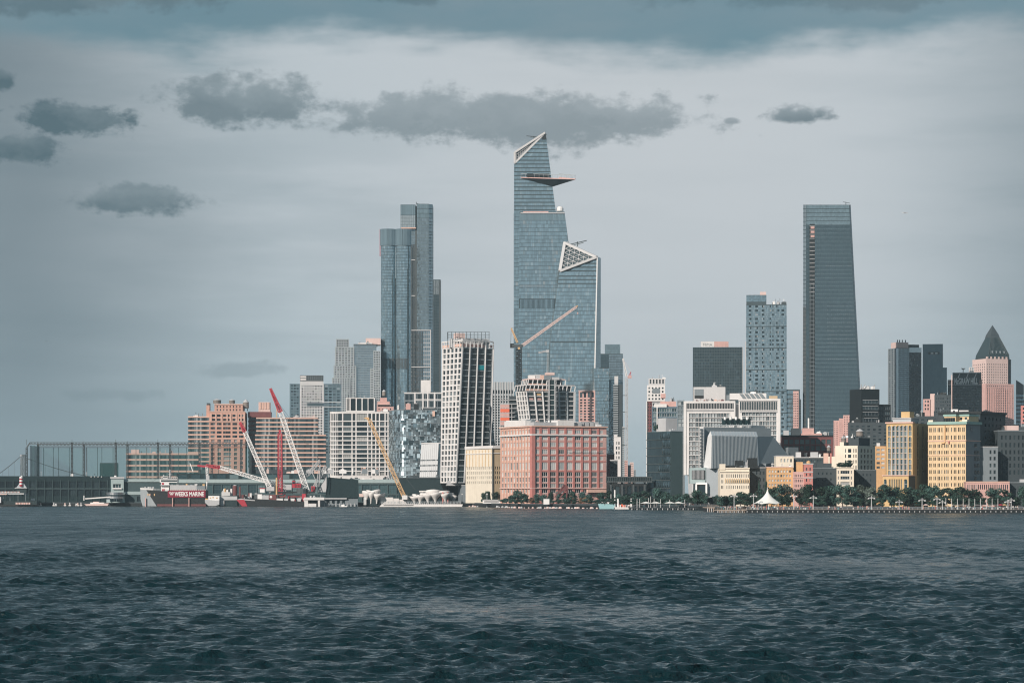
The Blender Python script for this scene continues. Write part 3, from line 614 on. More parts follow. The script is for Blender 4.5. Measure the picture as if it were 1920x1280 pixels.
# ================================================================ glass towers
def face_w(k,pts,Y,m):
    k.poly([P(x,y,Y) for x,y in pts],m)
def lobes_tower():
    Y=2650; r=thing('lobed_glass_tower','tall glass tower of two rounded lobes in front of a taller slab','skyscraper',(PX(742,Y),Y,G)); ox=PX(742,Y)
    s=Y/F; zt=PZ(430,Y)-G; kb=MB(); kp=MB(); kl=MB()
    r2=random.Random(3)
    for (c,rad) in ((728,13.8),(755.5,14.2)):
        cx=PX(c,Y)-ox; rr=rad*s; n=16; rows=84
        arc=[(cx-rr*math.cos(t),-rr*.9*math.sin(t)) for t in [math.pi*(i)/n for i in range(n+1)]]
        kb.prism([(p[0]*1+0,p[1]+.35) for p in arc]+[(arc[-1][0],22),(arc[0][0],22)],0,zt-.3,BODYL)
        for i in range(n):
            a,b_=arc[i],arc[i+1]
            zc=PZ(462,Y)-G
            def pk(ii,jj): 
                q=r2.random(); 
                return PANL if (q<.03 and jj<36) else (PAN3 if q>.9 else (PAN if q<.75 else PANM))
            skin(kp,(a[0],a[1],0),(b_[0],b_[1],0),(b_[0],b_[1],zc),(a[0],a[1],zc),1,rows,.05,.09,.05,PAN,.012,r2,pk)
            kl.bar(((a[0]+b_[0])/2,(a[1]+b_[1])/2,zc+.6),((a[0]+b_[0])/2,(a[1]+b_[1])/2,zt),1.9,PANM,.6)
        # louvre band
        for i in range(3,n-3): a=arc[i]; kl.bar((a[0],a[1]-.15,PZ(692,Y)-G),(a[0],a[1]-.15,PZ(672,Y)-G),1.1,LOUV,.4)
    kb.box(PX(729,Y)-ox,-2,0,PX(754,Y)-ox,20,zt-.5,BODY)
    kb.build('core',r); kp.build('curtain_wall',r,kind='stuff'); kl.build('crown_louvre',r,kind='stuff')
    k=MB(); x=PX(715,Y)-ox
    k.lattice((x-1,3,zt-28),(x-1,3,zt+.5),1.5,1.5,REDP,14,ch=.25); k.build('hoist_mast',r,label='red and white construction hoist mast')
    k=MB(); k.box(PX(741,Y)-ox-.4,-2.4,zt-52,PX(741,Y)-ox+.6,-2.02,zt,PANL); k.build('edge_strip',r)
lobes_tower()
def slab_tower():
    Y=2760; r=thing('slab_glass_tower','tallest left-hand glass slab with notched top behind the lobed tower','skyscraper',(PX(781,Y),Y,G)); ox=PX(781,Y)
    Xq=lambda px:PX(px,Y)-ox
    Zq=lambda py:PZ(py,Y)-G
    kb=MB(); kp=MB(); r2=random.Random(5)
    def blockf(px0,px1,yt,yb,y0,d,nu,nv,gu,gv,m,body=BODY,ch=0):
        x0,x1=Xq(px0),Xq(px1); z0,z1=Zq(yb),Zq(yt)
        kb.box(x0,y0,z0,x1-ch,y0+d,z1,body)
        if ch: kb.hexa([(x1-ch,y0+ch,z0),(x1,y0+ch,z0),(x1,y0+d-.1,z0),(x1-ch,y0+d-.1,z0)],[(x1-ch,y0+ch,z1),(x1,y0+ch,z1),(x1,y0+d-.1,z1),(x1-ch,y0+d-.1,z1)],body); skin(kp,(x1-ch+.1,y0,z0),(x1+.1,y0+ch,z0),(x1+.1,y0+ch,z1),(x1-ch+.1,y0,z1),2,nv,gu,gv,.1,m,.03,r2)
        skin(kp,(x0,y0,z0),(x1-ch,y0,z0),(x1-ch,y0,z1),(x0,y0,z1),nu,nv,gu,gv,.12,m,.02,r2)
    blockf(751,779,384,404,-2,30,8,1,.1,.05,PANM); blockf(751,779,404,427,-2,30,8,4,.1,.12,PANL)
    blockf(782,811,383,410,-4,34,9,3,.12,.12,PANM,ch=4); blockf(782,811,410,900,-4,34,9,80,.13,.17,PAN2,BODYL,ch=4)
    blockf(752,782,428,900,2,26,10,78,.15,.16,PAN2,BODYL)
    kb.box(Xq(778.5),0,Zq(900),Xq(782.5),28,Zq(386),LOUV)
    blockf(771,808,620,900,-9,5,10,36,.14,.16,PAN2,LGREY)
    kb.build('core',r); kp.build('curtain_wall',r,kind='stuff')
    for i in range(4):
        for (ya,yb) in ((458,486),(487,553),(555,618)): k=MB(); x=Xq(771+i*2.9); k.box(x,1.2,Zq(yb),x+1.0,1.95,Zq(ya),LOUV); k.build('louvre_fin',r)
    for y in (487,554): k=MB(); k.box(Xq(770),.8,Zq(y+.7),Xq(782),1.9,Zq(y-.5),PLG); k.build('floor_line',r)
    for i in range(8):
        for (ya,yb) in ((622,687),(690,735)): k=MB(); x=Xq(772.5+i*2.7); k.box(x,-9.9,Zq(yb),x+.75,-9.1,Zq(ya),LOUV); k.build('louvre_fin',r)
    for (a,b_,y) in ((770.5,808.5,620),(770.5,808.5,688.5)): k=MB(); k.box(Xq(a),-10.2,Zq(y+.9),Xq(b_),-9.15,Zq(y-.6),PLG); k.build('floor_line',r)
    k=MB(); k.box(Xq(807.2),-10.1,Zq(735),Xq(808.6),-9.12,Zq(619),PLG); k.build('edge_strip',r)
    k=MB(); k.box(Xq(752),-2.6,Zq(429),Xq(780),1,Zq(427),SALM); k.build('terrace_edge',r)
    k=MB(); k.bar((Xq(781),6,Zq(383)),(Xq(780),6,Zq(377.5)),.6,DKST); k.bar((Xq(779.5),6,Zq(380)),(Xq(785),6,Zq(381.5)),.5,DKST); k.build('roof_crane',r)
slab_tower()
def slim():
    Y=2900; r=thing('slim_dark_tower','slim dark glass tower with a ribbed crown tucked behind the slab tower','skyscraper',(PX(812,Y),Y,G)); ox=PX(812,Y)
    Xq=lambda px:PX(px,Y)-ox
    Zq=lambda py:PZ(py,Y)-G
    k=MB(); k.box(0-8,0,0,Xq(826),20,Zq(524),BODY); k.build('core',r)
    kp=MB(); skin(kp,(-6,0,0),(Xq(823),0,0),(Xq(823),0,Zq(553)),(-6,0,Zq(553)),6,70,.15,.14,.1,PAND,.02); skin(kp,(-6,0,Zq(552)),(Xq(823),0,Zq(552)),(Xq(823),0,Zq(525)),(-6,0,Zq(525)),6,2,.4,.06,.2,PANL,.0); kp.build('curtain_wall',r,kind='stuff')
    k=MB(); k.box(Xq(823.3),-.5,0,Xq(826),0,Zq(526),LOUV); k.build('edge_fin',r)
slim()
def tapered_pair():
    # tall tower with the observation deck
    Y=2640; r=thing('pointed_glass_tower','tallest glass tower with a pointed crown and a jutting observation deck','skyscraper',(PX(1000,Y),Y,G)); ox=PX(1000,Y)
    def L(px,py,d=0): v=P(px,py,Y+d); return Vector((v.x-ox,d,v.z-G))
    kb=MB(); kp=MB(); r2=random.Random(8)
    back=[(963,900),(1052,900),(1042.5,400),(1023,250),(964,308)]
    kb.extr([L(x,y,0.3) for x,y in back],(0,48,0),BODY)
    front=[(971,900),(1095,900),(1066,455),(1058.5,397),(974,397)]
    kb.extr([L(x,y,-9.7) for x,y in front],(0,30,0),BODY)
    def pk(n):
        def f(i,j): 
            q=r2.random(); return PANL if q<.01 else (PAN3 if (i%7==3 and q<.45) or q<.06 else PAN)  # paler panels paint in columns of lit panes
        return f
    skin(kp,L(963,900),L(975,900),L(975,400),L(963,400),3,70,.06,.09,.0,PAN,0,r2,pk(0))
    # upper back volume: rows follow the storeys, mechanical gaps as dark strips
    y=400; 
    def rightx(y): return 1023+(1042.5-1023)*(y-250)/(400-250)
    def lefty(x): return 308+(250-308)*(x-964)/(1023-964)
    while y>312:
        y2=y-7.15; skin(kp,L(963.5,y-.0),L(rightx(y),y),L(rightx(y2+1.9),y2+1.9),L(963.5,y2+1.9),20,1,.07,.0,.0,PAN,0,r2,pk(0)); y=y2
    while y>262:
        y2=y-7.15; 
        xl=964+59*(308-y)/58; xl2=964+59*(308-(y2+1.9))/58
        n=max(2,int(20*(rightx(y)-xl)/78)); skin(kp,L(xl+.5,y),L(rightx(y),y),L(rightx(y2+1.9),y2+1.9),L(xl2+.5,y2+1.9),n,1,.07,.0,.0,PAN,0,r2,pk(0)); y=y2
    # front volume
    def fr(y): 
        return 1058.5+(1066-1058.5)*(y-397)/(455-397) if y<455 else 1066+(1095-1066)*(y-455)/(445)
    def fl(y): return 974-3*(y-397)/503
    ys=[399.5,413.5,470,527,560,578,640,720,800,900]; nv=[1,8,8,5,1,9,11,11,14]
    for a,b_,n in zip(ys[:-1],ys[1:],nv):
        mm=PANM if b_<414 else PAN
        skin(kp,L(fl(b_),b_,-10),L(fr(b_),b_,-10),L(fr(a),a,-10),L(fl(a),a,-10),26,n,.06,.085 if n>1 else .02,.0,mm,0,r2,(lambda i,j:None) if (a==560) else (pk(0) if b_>414 else None))
    # right flank of the front volume
    skin(kp,L(1095,900,-9.5),L(1099,900,20),L(1068,455,20),L(1066,455,-9.5),6,100,.08,.1,.1,PANM,.02,r2)
    kb.build('core',r); kp.build('curtain_wall',r,kind='stuff')
    k=MB()
    for i in range(28): x=976+i*2.32; k.bar(L(x,578,-10.2),L(x,561,-10.2),.75,PAN)
    k.build('louvre_band',r,kind='stuff')
    k=MB()
    for i in range(22): x=976+i*2.1; k.bar(L(x,538,-10.25),L(x,534.5,-10.25),.7,PANL)
    k.build('lit_floor',r,kind='stuff')
    # crown frame
    k=MB(); a,b_,c_=L(965,306,-.4),L(965,286,-.4),L(1022,249,-.4)
    for p,q,w in ((a,b_,2.2),(b_,c_,2.2),(a,c_,1.2)): k.bar(p,q,w,PLG,2.0)
    k.build('crown_frame',r)
    k=MB()
    for i in range(1,16): t=i/16; k.bar(a.lerp(c_,t),b_.lerp(c_,t),.35,LGREY)
    for t in (.33,.66): k.bar(a.lerp(b_,t),c_,.35,LGREY)
    k.extr([a+Vector((0,2,0)),c_+Vector((0,2,0)),b_+Vector((0,2,0))],(0,.5,0),MGREY); k.build('crown_screen',r)
    k=MB(); k.extr([L(1015,262,-.6),L(1025,262,-.6),L(1022.5,247,-.6)],(0,5,0),NBLK); k.build('crown_tip',r)
    for (xx,yy,dx_) in ((998,256,-14),(1016,252,4)):
        k=MB(); k.bar(L(xx+3,yy+6,8),L(xx+3,yy,8),.7,DKST); k.bar(L(xx+3+dx_,yy-1,8),L(xx+9,yy+1,8),.7,DKST); k.bar(L(xx+3+dx_*.5,yy+1.5,8),L(xx+6,yy+1.5,8),.5,DKST); k.build('roof_crane',r)
    # observation deck
    dk=MB(); A=L(977,334,-1); A2=L(977,328,-1); T=L(1079,337,-22); T2=L(1079,328,-22); Bk=L(1048,334,10); Bk2=L(1048,328,10); Kp=L(1037,350,-.6); Tm=L(1030,337.5,-20)
    Tm=A.lerp(T,.5)
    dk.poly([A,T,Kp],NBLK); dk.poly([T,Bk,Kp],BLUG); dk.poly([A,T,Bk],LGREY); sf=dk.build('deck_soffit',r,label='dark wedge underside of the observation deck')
    k=MB()
    k.bar(A+Vector((0,-.1,.6)),T+Vector((0,-.1,.6)),.5,PKB,.9); k.bar(T+Vector((0,-.1,.6)),Bk+Vector((0,-.1,.6)),.5,PKB,.9); k.build('deck_edge',r,label='red protective edge of the deck')
    k=MB()
    for (p,q) in ((A,T),(T,Bk)):
        for i in range(12):
            t=i/12; k.bar(p.lerp(q,t)+Vector((0,0,1)),p.lerp(q,t)+Vector((0,0,4.6)),.3,STONEG)
        k.bar(p+Vector((0,0,4.7)),q+Vector((0,0,4.7)),.45,STONEG)
    k.build('deck_railing',sf)
    k=MB(); k.box(A.x+6,-6,A.z+1.2,A.x+30,-.2,A.z+4.2,NBLK); k.build('deck_doorway',r)
    k=MB(); k.box(L(981,0).x,-10.4,L(0,398.5,-10).z,L(1028,0).x,-9.5,L(0,396.2,-10).z,PKB); k.build('terrace_barrier',r,label='red barrier along the terrace edge')
    k=MB(); k.box(L(976,0).x,-11,L(0,400.5,-10).z,L(1058,0).x,-9.9,L(0,398.6,-10).z,LGREY); k.build('terrace_edge',r)
    k=MB(); c0=L(1050,396,4); k.lathe((c0.x,c0.y),[(0,c0.z),(3.6,c0.z),(3.6,c0.z+3),(2.4,c0.z+4.6),(0,c0.z+5)],12,WHITEP); k.build('roof_dome',r)
    # shorter tower with a triangular crown
    Y2=2560; r=thing('triangle_crown_tower','glass tower with a white triangular truss crown beside the pointed tower','skyscraper',(PX(1080,Y2),Y2,G)); ox2=PX(1080,Y2)
    def M(px,py,d=0): v=P(px,py,Y2+d); return Vector((v.x-ox2,d,v.z-G))
    kb=MB(); kp=MB()
    f=[(1026,900),(1109,900),(1114,740),(1119.5,482),(1049,509),(1032,640)]
    bk=[(1040,900,34),(1124.5,900,34),(1126,740,34),(1126.5,484,30),(1058,453,34),(1045,640,34)]
    vs=[M(x,y,.3) for x,y in f]+[M(*q) for q in bk]
    kb.mesh(vs,[(0,1,2,3,4,5),(11,10,9,8,7,6),(1,7,8,2),(2,8,9,3),(3,9,10,4),(4,10,11,5),(5,11,6,0)],BODY)
    def fl2(y): return 1032+(1049-1032)*(640-y)/(640-509) if y<640 else 1032-6*(y-640)/260
    def fr2(y): return 1119.5-(5.5)*(y-482)/258 if y<740 else 1114-5*(y-740)/160
    segs=[(510,517,1),(518.5,523.5,1),(525,531,1),(532.5,590,8),(590,640,7),(642,700,8),(700,780,11),(780,900,17)]
    for a,b_,n in segs: skin(kp,M(fl2(b_),b_),M(fr2(b_),b_),M(fr2(a),a),M(fl2(a),a),22,n,.06,.085,.0,PAN,0,r2,pk(0))
    for i in range(4): # rows under the slanting frame
        ya=509-i*7; yb=ya+5; xl=1049+(ya-509)*-2.6+2
        skin(kp,M(xl+0,yb),M(fr2(yb),yb),M(fr2(ya),ya),M(xl+8,ya),max(3,22-6*i),1,.07,.05,.0,PAN,.02,r2)
    skin(kp,M(1109,900,.4),M(1124.5,900,34),M(1126,740,34),M(1114,740,.4),5,38,.08,.1,.15,PANM,.02,r2); skin(kp,M(1114,740,.4),M(1126,740,34),M(1126.5,484,30),M(1119.5,482,.4),5,62,.08,.1,.15,PANM,.02,r2)
    kb.build('core',r); kp.build('curtain_wall',r,kind='stuff')
    k=MB(); k.bar(M(1119.8,482,-.6),M(1114.2,740,-.6),1.1,WHITEP); k.bar(M(1114.2,740,-.6),M(1109.5,900,-.6),1.1,WHITEP); k.build('edge_strip',r)
    a,b_,c_=M(1050,508,-.5),M(1059,455,30),M(1118.5,482,-.5)
    k=MB()
    for p,q in ((a,b_),(b_,c_),(c_,a)): k.bar(p,q,3.0,PLG,2.4)
    k.build('crown_frame',r)
    k=MB(); ce=(a+b_+c_)/3
    def il(p,t=.12): return p.lerp(ce,t)
    A_,B_,C_=il(a),il(b_),il(c_)
    for i in range(1,6):
        t=i/6; k.bar(A_.lerp(B_,t),C_.lerp(B_,t),.42,PLG); k.bar(A_.lerp(C_,t),B_.lerp(C_,t),.42,PLG); k.bar(B_.lerp(A_,t),C_.lerp(A_,t),.42,PLG)
    k.build('crown_truss',r)
    k=MB(); dn=Vector((0,5,-6)); k.poly([A_+dn,C_+dn,B_+dn],DGREY); k.build('crown_recess',r)
    k=MB(); p=M(1083,462,24); k.bar(p,p+Vector((0,0,5)),.9,DKST); k.bar(M(1070,458,24),M(1100,451,24),.9,DKST); k.bar(M(1074,460,24),M(1094,455,24),.6,DKST); k.build('roof_crane',r)
    for px in (1060,1064,1067): k=MB(); k.bar(M(px,460,31),M(px,453,31),.7,LGREY); k.build('roof_mast',r)
tapered_pair()
def dark_taper():
    Y=2600; r=thing('dark_tapering_tower','dark glass tower tapering upward with an open construction hoist bay','skyscraper',(PX(1555,Y),Y,G)); ox=PX(1555,Y)
    def L(px,py,d=0): v=P(px,py,Y+d); return Vector((v.x-ox,d,v.z-G))
    kb=MB(); kp=MB(); r2=random.Random(9)
    def rx(y): return 1595+(1612.5-1595)*(y-384)/(720-384)
    bt=[L(1511,900,.3),L(rx(900)-3,900,.3),L(rx(900),900,6),L(rx(900),900,40),L(1505,900,40),L(1505,900,8)]; tp=[L(1511.5,384,.3),L(1592,384,.3),L(1595,384,6),L(1595,384,36),L(1506,384,36),L(1506,384,8)]
    n=6; kb.mesh(bt+tp,[tuple(range(n))[::-1],tuple(range(n,2*n))]+[(i,(i+1)%n,n+(i+1)%n,n+i) for i in range(n)],BODY)
    y=384.5
    j=0
    while y<880:
        y2=y+7.6; lit=(560<y<640) or (r2.random()<.05)
        bright=y<420
        x0=1528 if y>418 else 1512
        m=PANM if bright else PAND
        skin(kp,L(x0,y2-.9),L(rx(y2)-3,y2-.9),L(rx(y)-3,y),L(x0,y),30 if x0==1528 else 36,2,.08,.03,0,m,.02,r2)
        if y>418: skin(kp,L(1511.5,y2-.9),L(1517.5,y2-.9),L(1517.5,y),L(1511.5,y),3,2,.08,.03,0,PAND,.02,r2)
        if y>418: skin(kp,L(x0,y2-.05),L(rx(y2)-4,y2-.05),L(rx(y2)-4,y2-.9),L(x0,y2-.9),20,1,.3,.0,.05,PANL if lit else PANM,0,r2,(lambda i,jj:(PANL if r2.random()<.75 and i>5 else PANM)) if lit else None)
        y=y2
    skin(kp,L(1505.2,900,7.6),L(1511,900,.3),L(1511.5,384,.3),L(1506,384,7.6),2,66,.1,.16,.15,PANL,.02,r2); skin(kp,L(rx(900)-3,900,.3),L(rx(900),900,6),L(1595,384,6),L(1592,384,.3),1,66,.1,.1,.1,PAND,.02,r2)
    kb.build('core',r); kp.build('curtain_wall',r,kind='stuff')
    k=MB(); k.poly([L(1518,880,-.02),L(1527.5,880,-.02),L(1527.5,420,-.02),L(1518,420,-.02)],NBLK); k.build('hoist_bay',r)
    for i in range(58):
        y=424+i*7.7; k=MB(); k.bar(L(1518,y,-.4),L(1527.5,y,-.4),.5,LGREY if i<17 else MGREY); k.build('hoist_landing',r)
    k=MB()
    for px in (1519,1526): k.bar(L(px,880,-.9),L(px,530,-.9),  .4,MGREY)
    k.build('hoist_mast',r)
    for i,y in enumerate((425,433,441)): k=MB(); a=L(1520,y+4,-.6); b_=L(1527,y,-.6); k.box(a.x,-1.2,a.z,b_.x,-.3,b_.z,PKB); k.build('hoist_gate',r)
    k=MB(); p=L(1586,384,10); k.bar(p,p+Vector((0,0,3)),.6,DKST); k.bar(p+Vector((-3,0,3)),p+Vector((4,0,1.6)),.5,DKST); k.build('roof_crane',r)
dark_taper()
# ---------------------------------------------------------------- other far towers
b=B('dark_signed_tower','broad dark glass tower with a white and pink rooftop sign',1299,1299,1393,651,2700,D=40)
b.w.box(0,0,0,b.W,40,b.H,BODY); k=MB(); r2=random.Random(4)
skin(k,(0,0,0),(b.W,0,0),(b.W,0,b.H),(0,0,b.H),30,52,.25,.22,.1,PAND,.02,r2,lambda i,j:(PAND if (r2.random()<.25 and i%4 and j<50) else PANB)); k.build('curtain_wall',b.root,kind='stuff')
b.pbox('edge_strip',b.x(1392),-.3,0,b.W,-.02,b.H,LGREY); b.done('core')
def roofsign():
    Y=2715; t=thing('rooftop_sign','white and pink billboard on the dark broad tower roof','sign',(PX(1314,Y),Y,PZ(651,Y))); s=Y/F
    zt=(651-640)*s; W1=25*s; W2=52*s
    k=MB(); k.box(0,0,.4,W1,1,zt,WHITEC); k.build('white_panel',t); k=MB(); k.box(W1+.02,0,.4,W2,1,zt,PKB); k.build('pink_panel',t)
    for x in (.5,W1,W2-.5): k=MB(); k.bar((x,2,-.5),(x,2,zt),.5,DKST); k.build('prop',t)
    text('MiMA',t,(W1*.5,-.05,zt*.42),4.2,MGREY,'CENTER')
def text(body,parent,loc,size,m,al='LEFT',name='lettering',rz=0,ext=.05,sx=1,fit=None,bold=0):
    cu=bpy.data.curves.new(name,'FONT'); cu.body=body; cu.size=size; cu.align_x=al; cu.align_y='CENTER'; cu.extrude=ext; cu.offset=bold; cu.materials.append(m)
    o=bpy.data.objects.new(name,cu); dg=bpy.context.evaluated_depsgraph_get()
    COL.objects.link(o); dg.update(); me=bpy.data.meshes.new_from_object(o.evaluated_get(bpy.context.evaluated_depsgraph_get())); bpy.data.objects.remove(o)
    if fit: xs_=[v.co.x for v in me.vertices]; sx=fit/(max(xs_)-min(xs_))
    o=bpy.data.objects.new(name,me); COL.objects.link(o); o.parent=parent; o.location=loc; o.rotation_euler=(R(90),0,rz); o.scale=(sx,1,1); return o
roofsign()
b=B('blue_slab_tower','pale blue slab tower with rows of paired dark windows',1399,1399,1475,571,2600,D=35)
b.w.box(0,.3,0,b.W,35,b.H,BODY); b.w.box(0.2,1,b.H,b.x(1437),30,b.z(553),BODY); b.w.box(b.W+.02,2,0,b.x(1500),30,b.z(730),BODY)
k=MB(); r2=random.Random(6)
nf=50
def pk(i,j):
    if i in (2,3,7,8,12,13) : return WINI if r2.random()<.8 else PANL
    if i in (18,20,23,24,27,28) and r2.random()<.6: return WINI
    return PAN3 if r2.random()<.7 else PAN
for j in range(9):
    za=b.H*j/9; zb_=b.H*(j+1)/9-.9
    for q in range(5):
        z0=za+(zb_-za)*q/5; z1=za+(zb_-za)*(q+1)/5; zm=z0+(z1-z0)*.5
        skin(k,(0,0,z0),(b.W,0,z0),(b.W,0,zm),(0,0,zm),31,1,.06,.06,.1,PAN3,.0,r2,lambda i,jj:PAN3 if r2.random()<.7 else PAN); skin(k,(0,0,zm),(b.W,0,zm),(b.W,0,z1),(0,0,z1),31,1,.06,.06,.1,PAN,.02,r2,pk)
skin(k,(.2,1,b.H+3),(b.x(1437),1,b.H+3),(b.x(1437),1,b.z(554)),(.2,1,b.z(554)),14,4,.05,.08,.1,PAN,.02,r2)
skin(k,(b.W+.1,2,0),(b.x(1487),2,0),(b.x(1487),2,b.z(731)),(b.W+.1,2,b.z(731)),6,24,.1,.3,.1,PAN,.02,r2)
k.build('curtain_wall',b.root,kind='stuff')
b.pbox('roof_house',b.x(1425),6,b.z(553),b.x(1436.5),16,b.z(546.5),PINKC); b.pbox('edge_strip',-1.2,-.3,0,-.02,3,b.z(640),LGREY); b.clutter(b.x(1440),b.W,2,20,b.H,10,1.4,2); b.done('core')
b=B('pink_terraced_flats','small pink and dark terraced flats peeping between two blue towers',1487,1487,1502,733,2500,D=20)
b.vol(0,b.W*.7,0,20,0,b.H,PKB,R_=(cells(0,b.W*.7,3,.5),b.rows(736,800,14,.5),dict(gm=WINI,ind=False))); b.vol(b.W*.7,b.W,1,20,0,b.z(748),DGREY,R_=(cells(0,b.W*.3,2,.6),b.rows(750,800,11,.5),dict(gm=WINI,ind=False))); b.done()
# right group
b=B('grey_office_tower','grey office tower with a pale rooftop box left of the black slab',1665,1681,1728,643,2800,a=15)
gw=dict(gm=WINI,ind=False,dep=.35)
b.vol(0,b.x(1705),0,b.D,0,b.z(652),MGREY,R_=(cells(.4,b.x(1705)-.4,9,.82),b.rows(653,800,40,.5),dict(gm=PAN2,ind=False,dep=.3)),L=(cells(1,b.D-1,3,.6),b.rows(653,800,40,.55),gw))
b.vol(b.x(1705)+.02,b.W,0.5,20,0,b.z(652),DGREY,R_=(cells(.4,b.W-b.x(1705)-.4,8,.75),b.rows(653,800,40,.6),dict(gm=WINI,ind=False,dep=.3)))
b.pbox('crown_panel',b.x(1705),.1,b.z(660),b.W,.48,b.z(651),PANL); b.pbox('roof_house',b.x(1684),4,b.z(652),b.x(1706),20,b.z(641),PINKC); b.pbox('roof_plant',b.x(1706.5),4,b.z(652),b.x(1726),20,b.z(645),DGREY); 
for px in (1688,1692,1697,1703): b.pbox('roof_aerial',b.x(px),8,b.z(641),b.x(px)+.8,9,b.z(636),DGREY)
b.pbox('corner_strip',-.4,-.4,0,b.x(1684),-.02,b.z(653),PANL); b.done()
b=B('black_slab_tower','dark slab tower with a slot of bright windows near its top',1730,1730,1768,645,2850,D=35)
b.vol(0,b.W,0,35,0,b.H,PAND,R_=([(b.x(1740),b.x(1762))],[(b.z(664),b.z(660))],dict(gm=NBLK,ind=False,dep=1.5))); b.vol(b.W+.02,b.x(1775.5),2,30,0,b.z(689),PAND); 
for px in (1745,1753): b.pbox('lit_window',b.x(px),.4,b.z(663.4),b.x(px)+3,1.2,b.z(660.8),WHITEP)  # white paint stands in for light in these windows
k=MB(); skin(k,(0,0,0),(b.W,0,0),(b.W,0,b.z(667)),(0,0,b.z(667)),14,46,.1,.1,.08,PAND,.02); k.build('curtain_wall',b.root,kind='stuff'); b.done()
b=B('lettered_office','dark horizontal-banded office with big white rooftop lettering',1777,1777,1841,712,2900,D=40)
b.vol(0,b.W,0,40,0,b.H,DTEAL,R_=(cells(.4,b.W-.4,16,.86),b.rows(724,800,15,.55),dict(gm=WINI,ind=False,dep=.3)))
b.vol(b.x(1786),b.W-.5,4,36,b.H+.01,b.z(698),DTEAL)
for px in (1796,1812,1827): k=MB(); k.bar((b.x(px),3.7,b.z(709)),(b.x(px+4),3.7,b.z(699)),.9,WHITEC); b.part('roof_strut',k)
k=MB(); k.bar((b.x(1787),3.7,b.z(698.6)),(b.W-.5,3.7,b.z(698.6)),.9,WHITEC); b.part('roof_rim',k)
for y in (713,716.5,720): b.pbox('stone_band',-.2,-.5,b.z(y+1.0),b.W*(.16),-.02,b.z(y-.4),SALM); b.pbox('stone_band',b.W*.92,-.5,b.z(y+1.0),b.W+.2,-.02,b.z(y-.4),SALM)
text('McGRAW HILL',b.root,(b.x(1811),-.6,b.z(715.2)),9.4,WHITEP,'CENTER',fit=b.x(1832)-b.x(1788),bold=.32)
b.pbox('light_band',b.x(1778),-.4,b.z(722),b.W,-.02,b.z(720.8),LGREY); b.done()
k=MB(); t=thing('satellite_dish','rooftop dish and gridded tank on the lettered dark office','dish',(PX(1806,2905),2905,PZ(698,2905)))
k.lathe((0,0),[(0.1,0),(.5,0),(.5,3),(2.6,4.6),(2.8,4.8)],10,LGREY); k.build('dish',t)
k=MB(); x=PX(1818,2905)-PX(1806,2905); k.box(x,0,0,x+5,5,6,WHITEC); k.build('tank_box',t); k=MB(); [k.box(x+.5+2.3*i,-.05,.8+2.6*j,x+2.2+2.3*i,-.01,2.8+2.6*j,MGREY) for i in range(2) for j in range(2)]; k.build('tank_grille',t)
def pyramid_tower():
    b=B('pyramid_roof_tower','pink brick tower with a steep green copper pyramid roof',1829,1848,1901,719,3000,a=22)
    W,D=b.W,b.D; s=b.s
    b.vol(0,W,0,D+14,0,b.z(719),PKB,R_=(cells(1,W-1,13,.42),b.rows(721,830,24,.5),gw),L=(cells(1,D-1,6,.4),b.rows(721,830,24,.5),gw))
    i0=2; b.vol(i0,W-7,i0,D+10,b.z(719)+.01,b.z(672),PINKC,R_=(cells(1,W-10,11,.42),b.rows(680,719,8,.5),gw),L=(cells(1,D+7,6,.4),b.rows(680,719,8,.5),gw))
    for i in range(6): b.pbox('battlement',i0+1+(W-13)*i/5,i0-.2,b.z(673),i0+3+(W-13)*i/5,i0+2,b.z(668),PINKC)
    for i in range(12):  b.pbox('pilaster',1.6+(W-3)*i/11.6-.5,-.5,0,1.6+(W-3)*i/11.6+.3,-.02,b.z(727),PKB) if i<12 else None
    cx,cy=(i0+W-7)/2+3.2,(D+12)/2; z0=b.z(673); hw=(W-9)/2; hd=(D+8)/2
    def fr(k,za,zb_,a,b_,m): k.hexa([(cx-hw*a,cy-hd*a,za),(cx+hw*a,cy-hd*a,za),(cx+hw*a,cy+hd*a,za),(cx-hw*a,cy+hd*a,za)],[(cx-hw*b_,cy-hd*b_,zb_),(cx+hw*b_,cy-hd*b_,zb_),(cx+hw*b_,cy+hd*b_,zb_),(cx-hw*b_,cy+hd*b_,zb_)],m)
    DC=mat('dark_copper',(.03,.050,.056),rough=.5,var=.2)
    k=MB(); fr(k,z0,b.z(664),.97,.93,DC); fr(k,b.z(664),b.z(631),.93,.40,DC); ro=b.part('copper_roof',k)
    k=MB(); fr(k,b.z(631)+.01,b.z(626),.42,.36,DGREY); b.part('lantern',k)
    k=MB(); fr(k,b.z(626)+.01,b.z(607),.37,.005,DGREY); b.part('glass_pyramid',k)
    for i in range(13):
        t=i/12*2-1; k=MB(); k.bar((cx+hw*.93*t,cy-hd*.93-.3,b.z(664)),(cx+hw*.40*t,cy-hd*.40-.3,b.z(631)),.6,DC); b.part('roof_rib',k,parent=ro)
    for i in range(4): k=MB(); k.cyl((cx+hw*.72*((i+.5)/2-1),cy-hd*.86),1.2,b.z(661),b.z(657),10,MGREY); b.part('dormer',k,parent=ro)
    b.pbox('side_block',W-6.9,6,b.z(719),W,D+10,b.z(672),DGREY); b.pbox('side_tower',W-6,8,b.z(672),W-2,14,b.z(663),DGREY); b.done()
pyramid_tower()
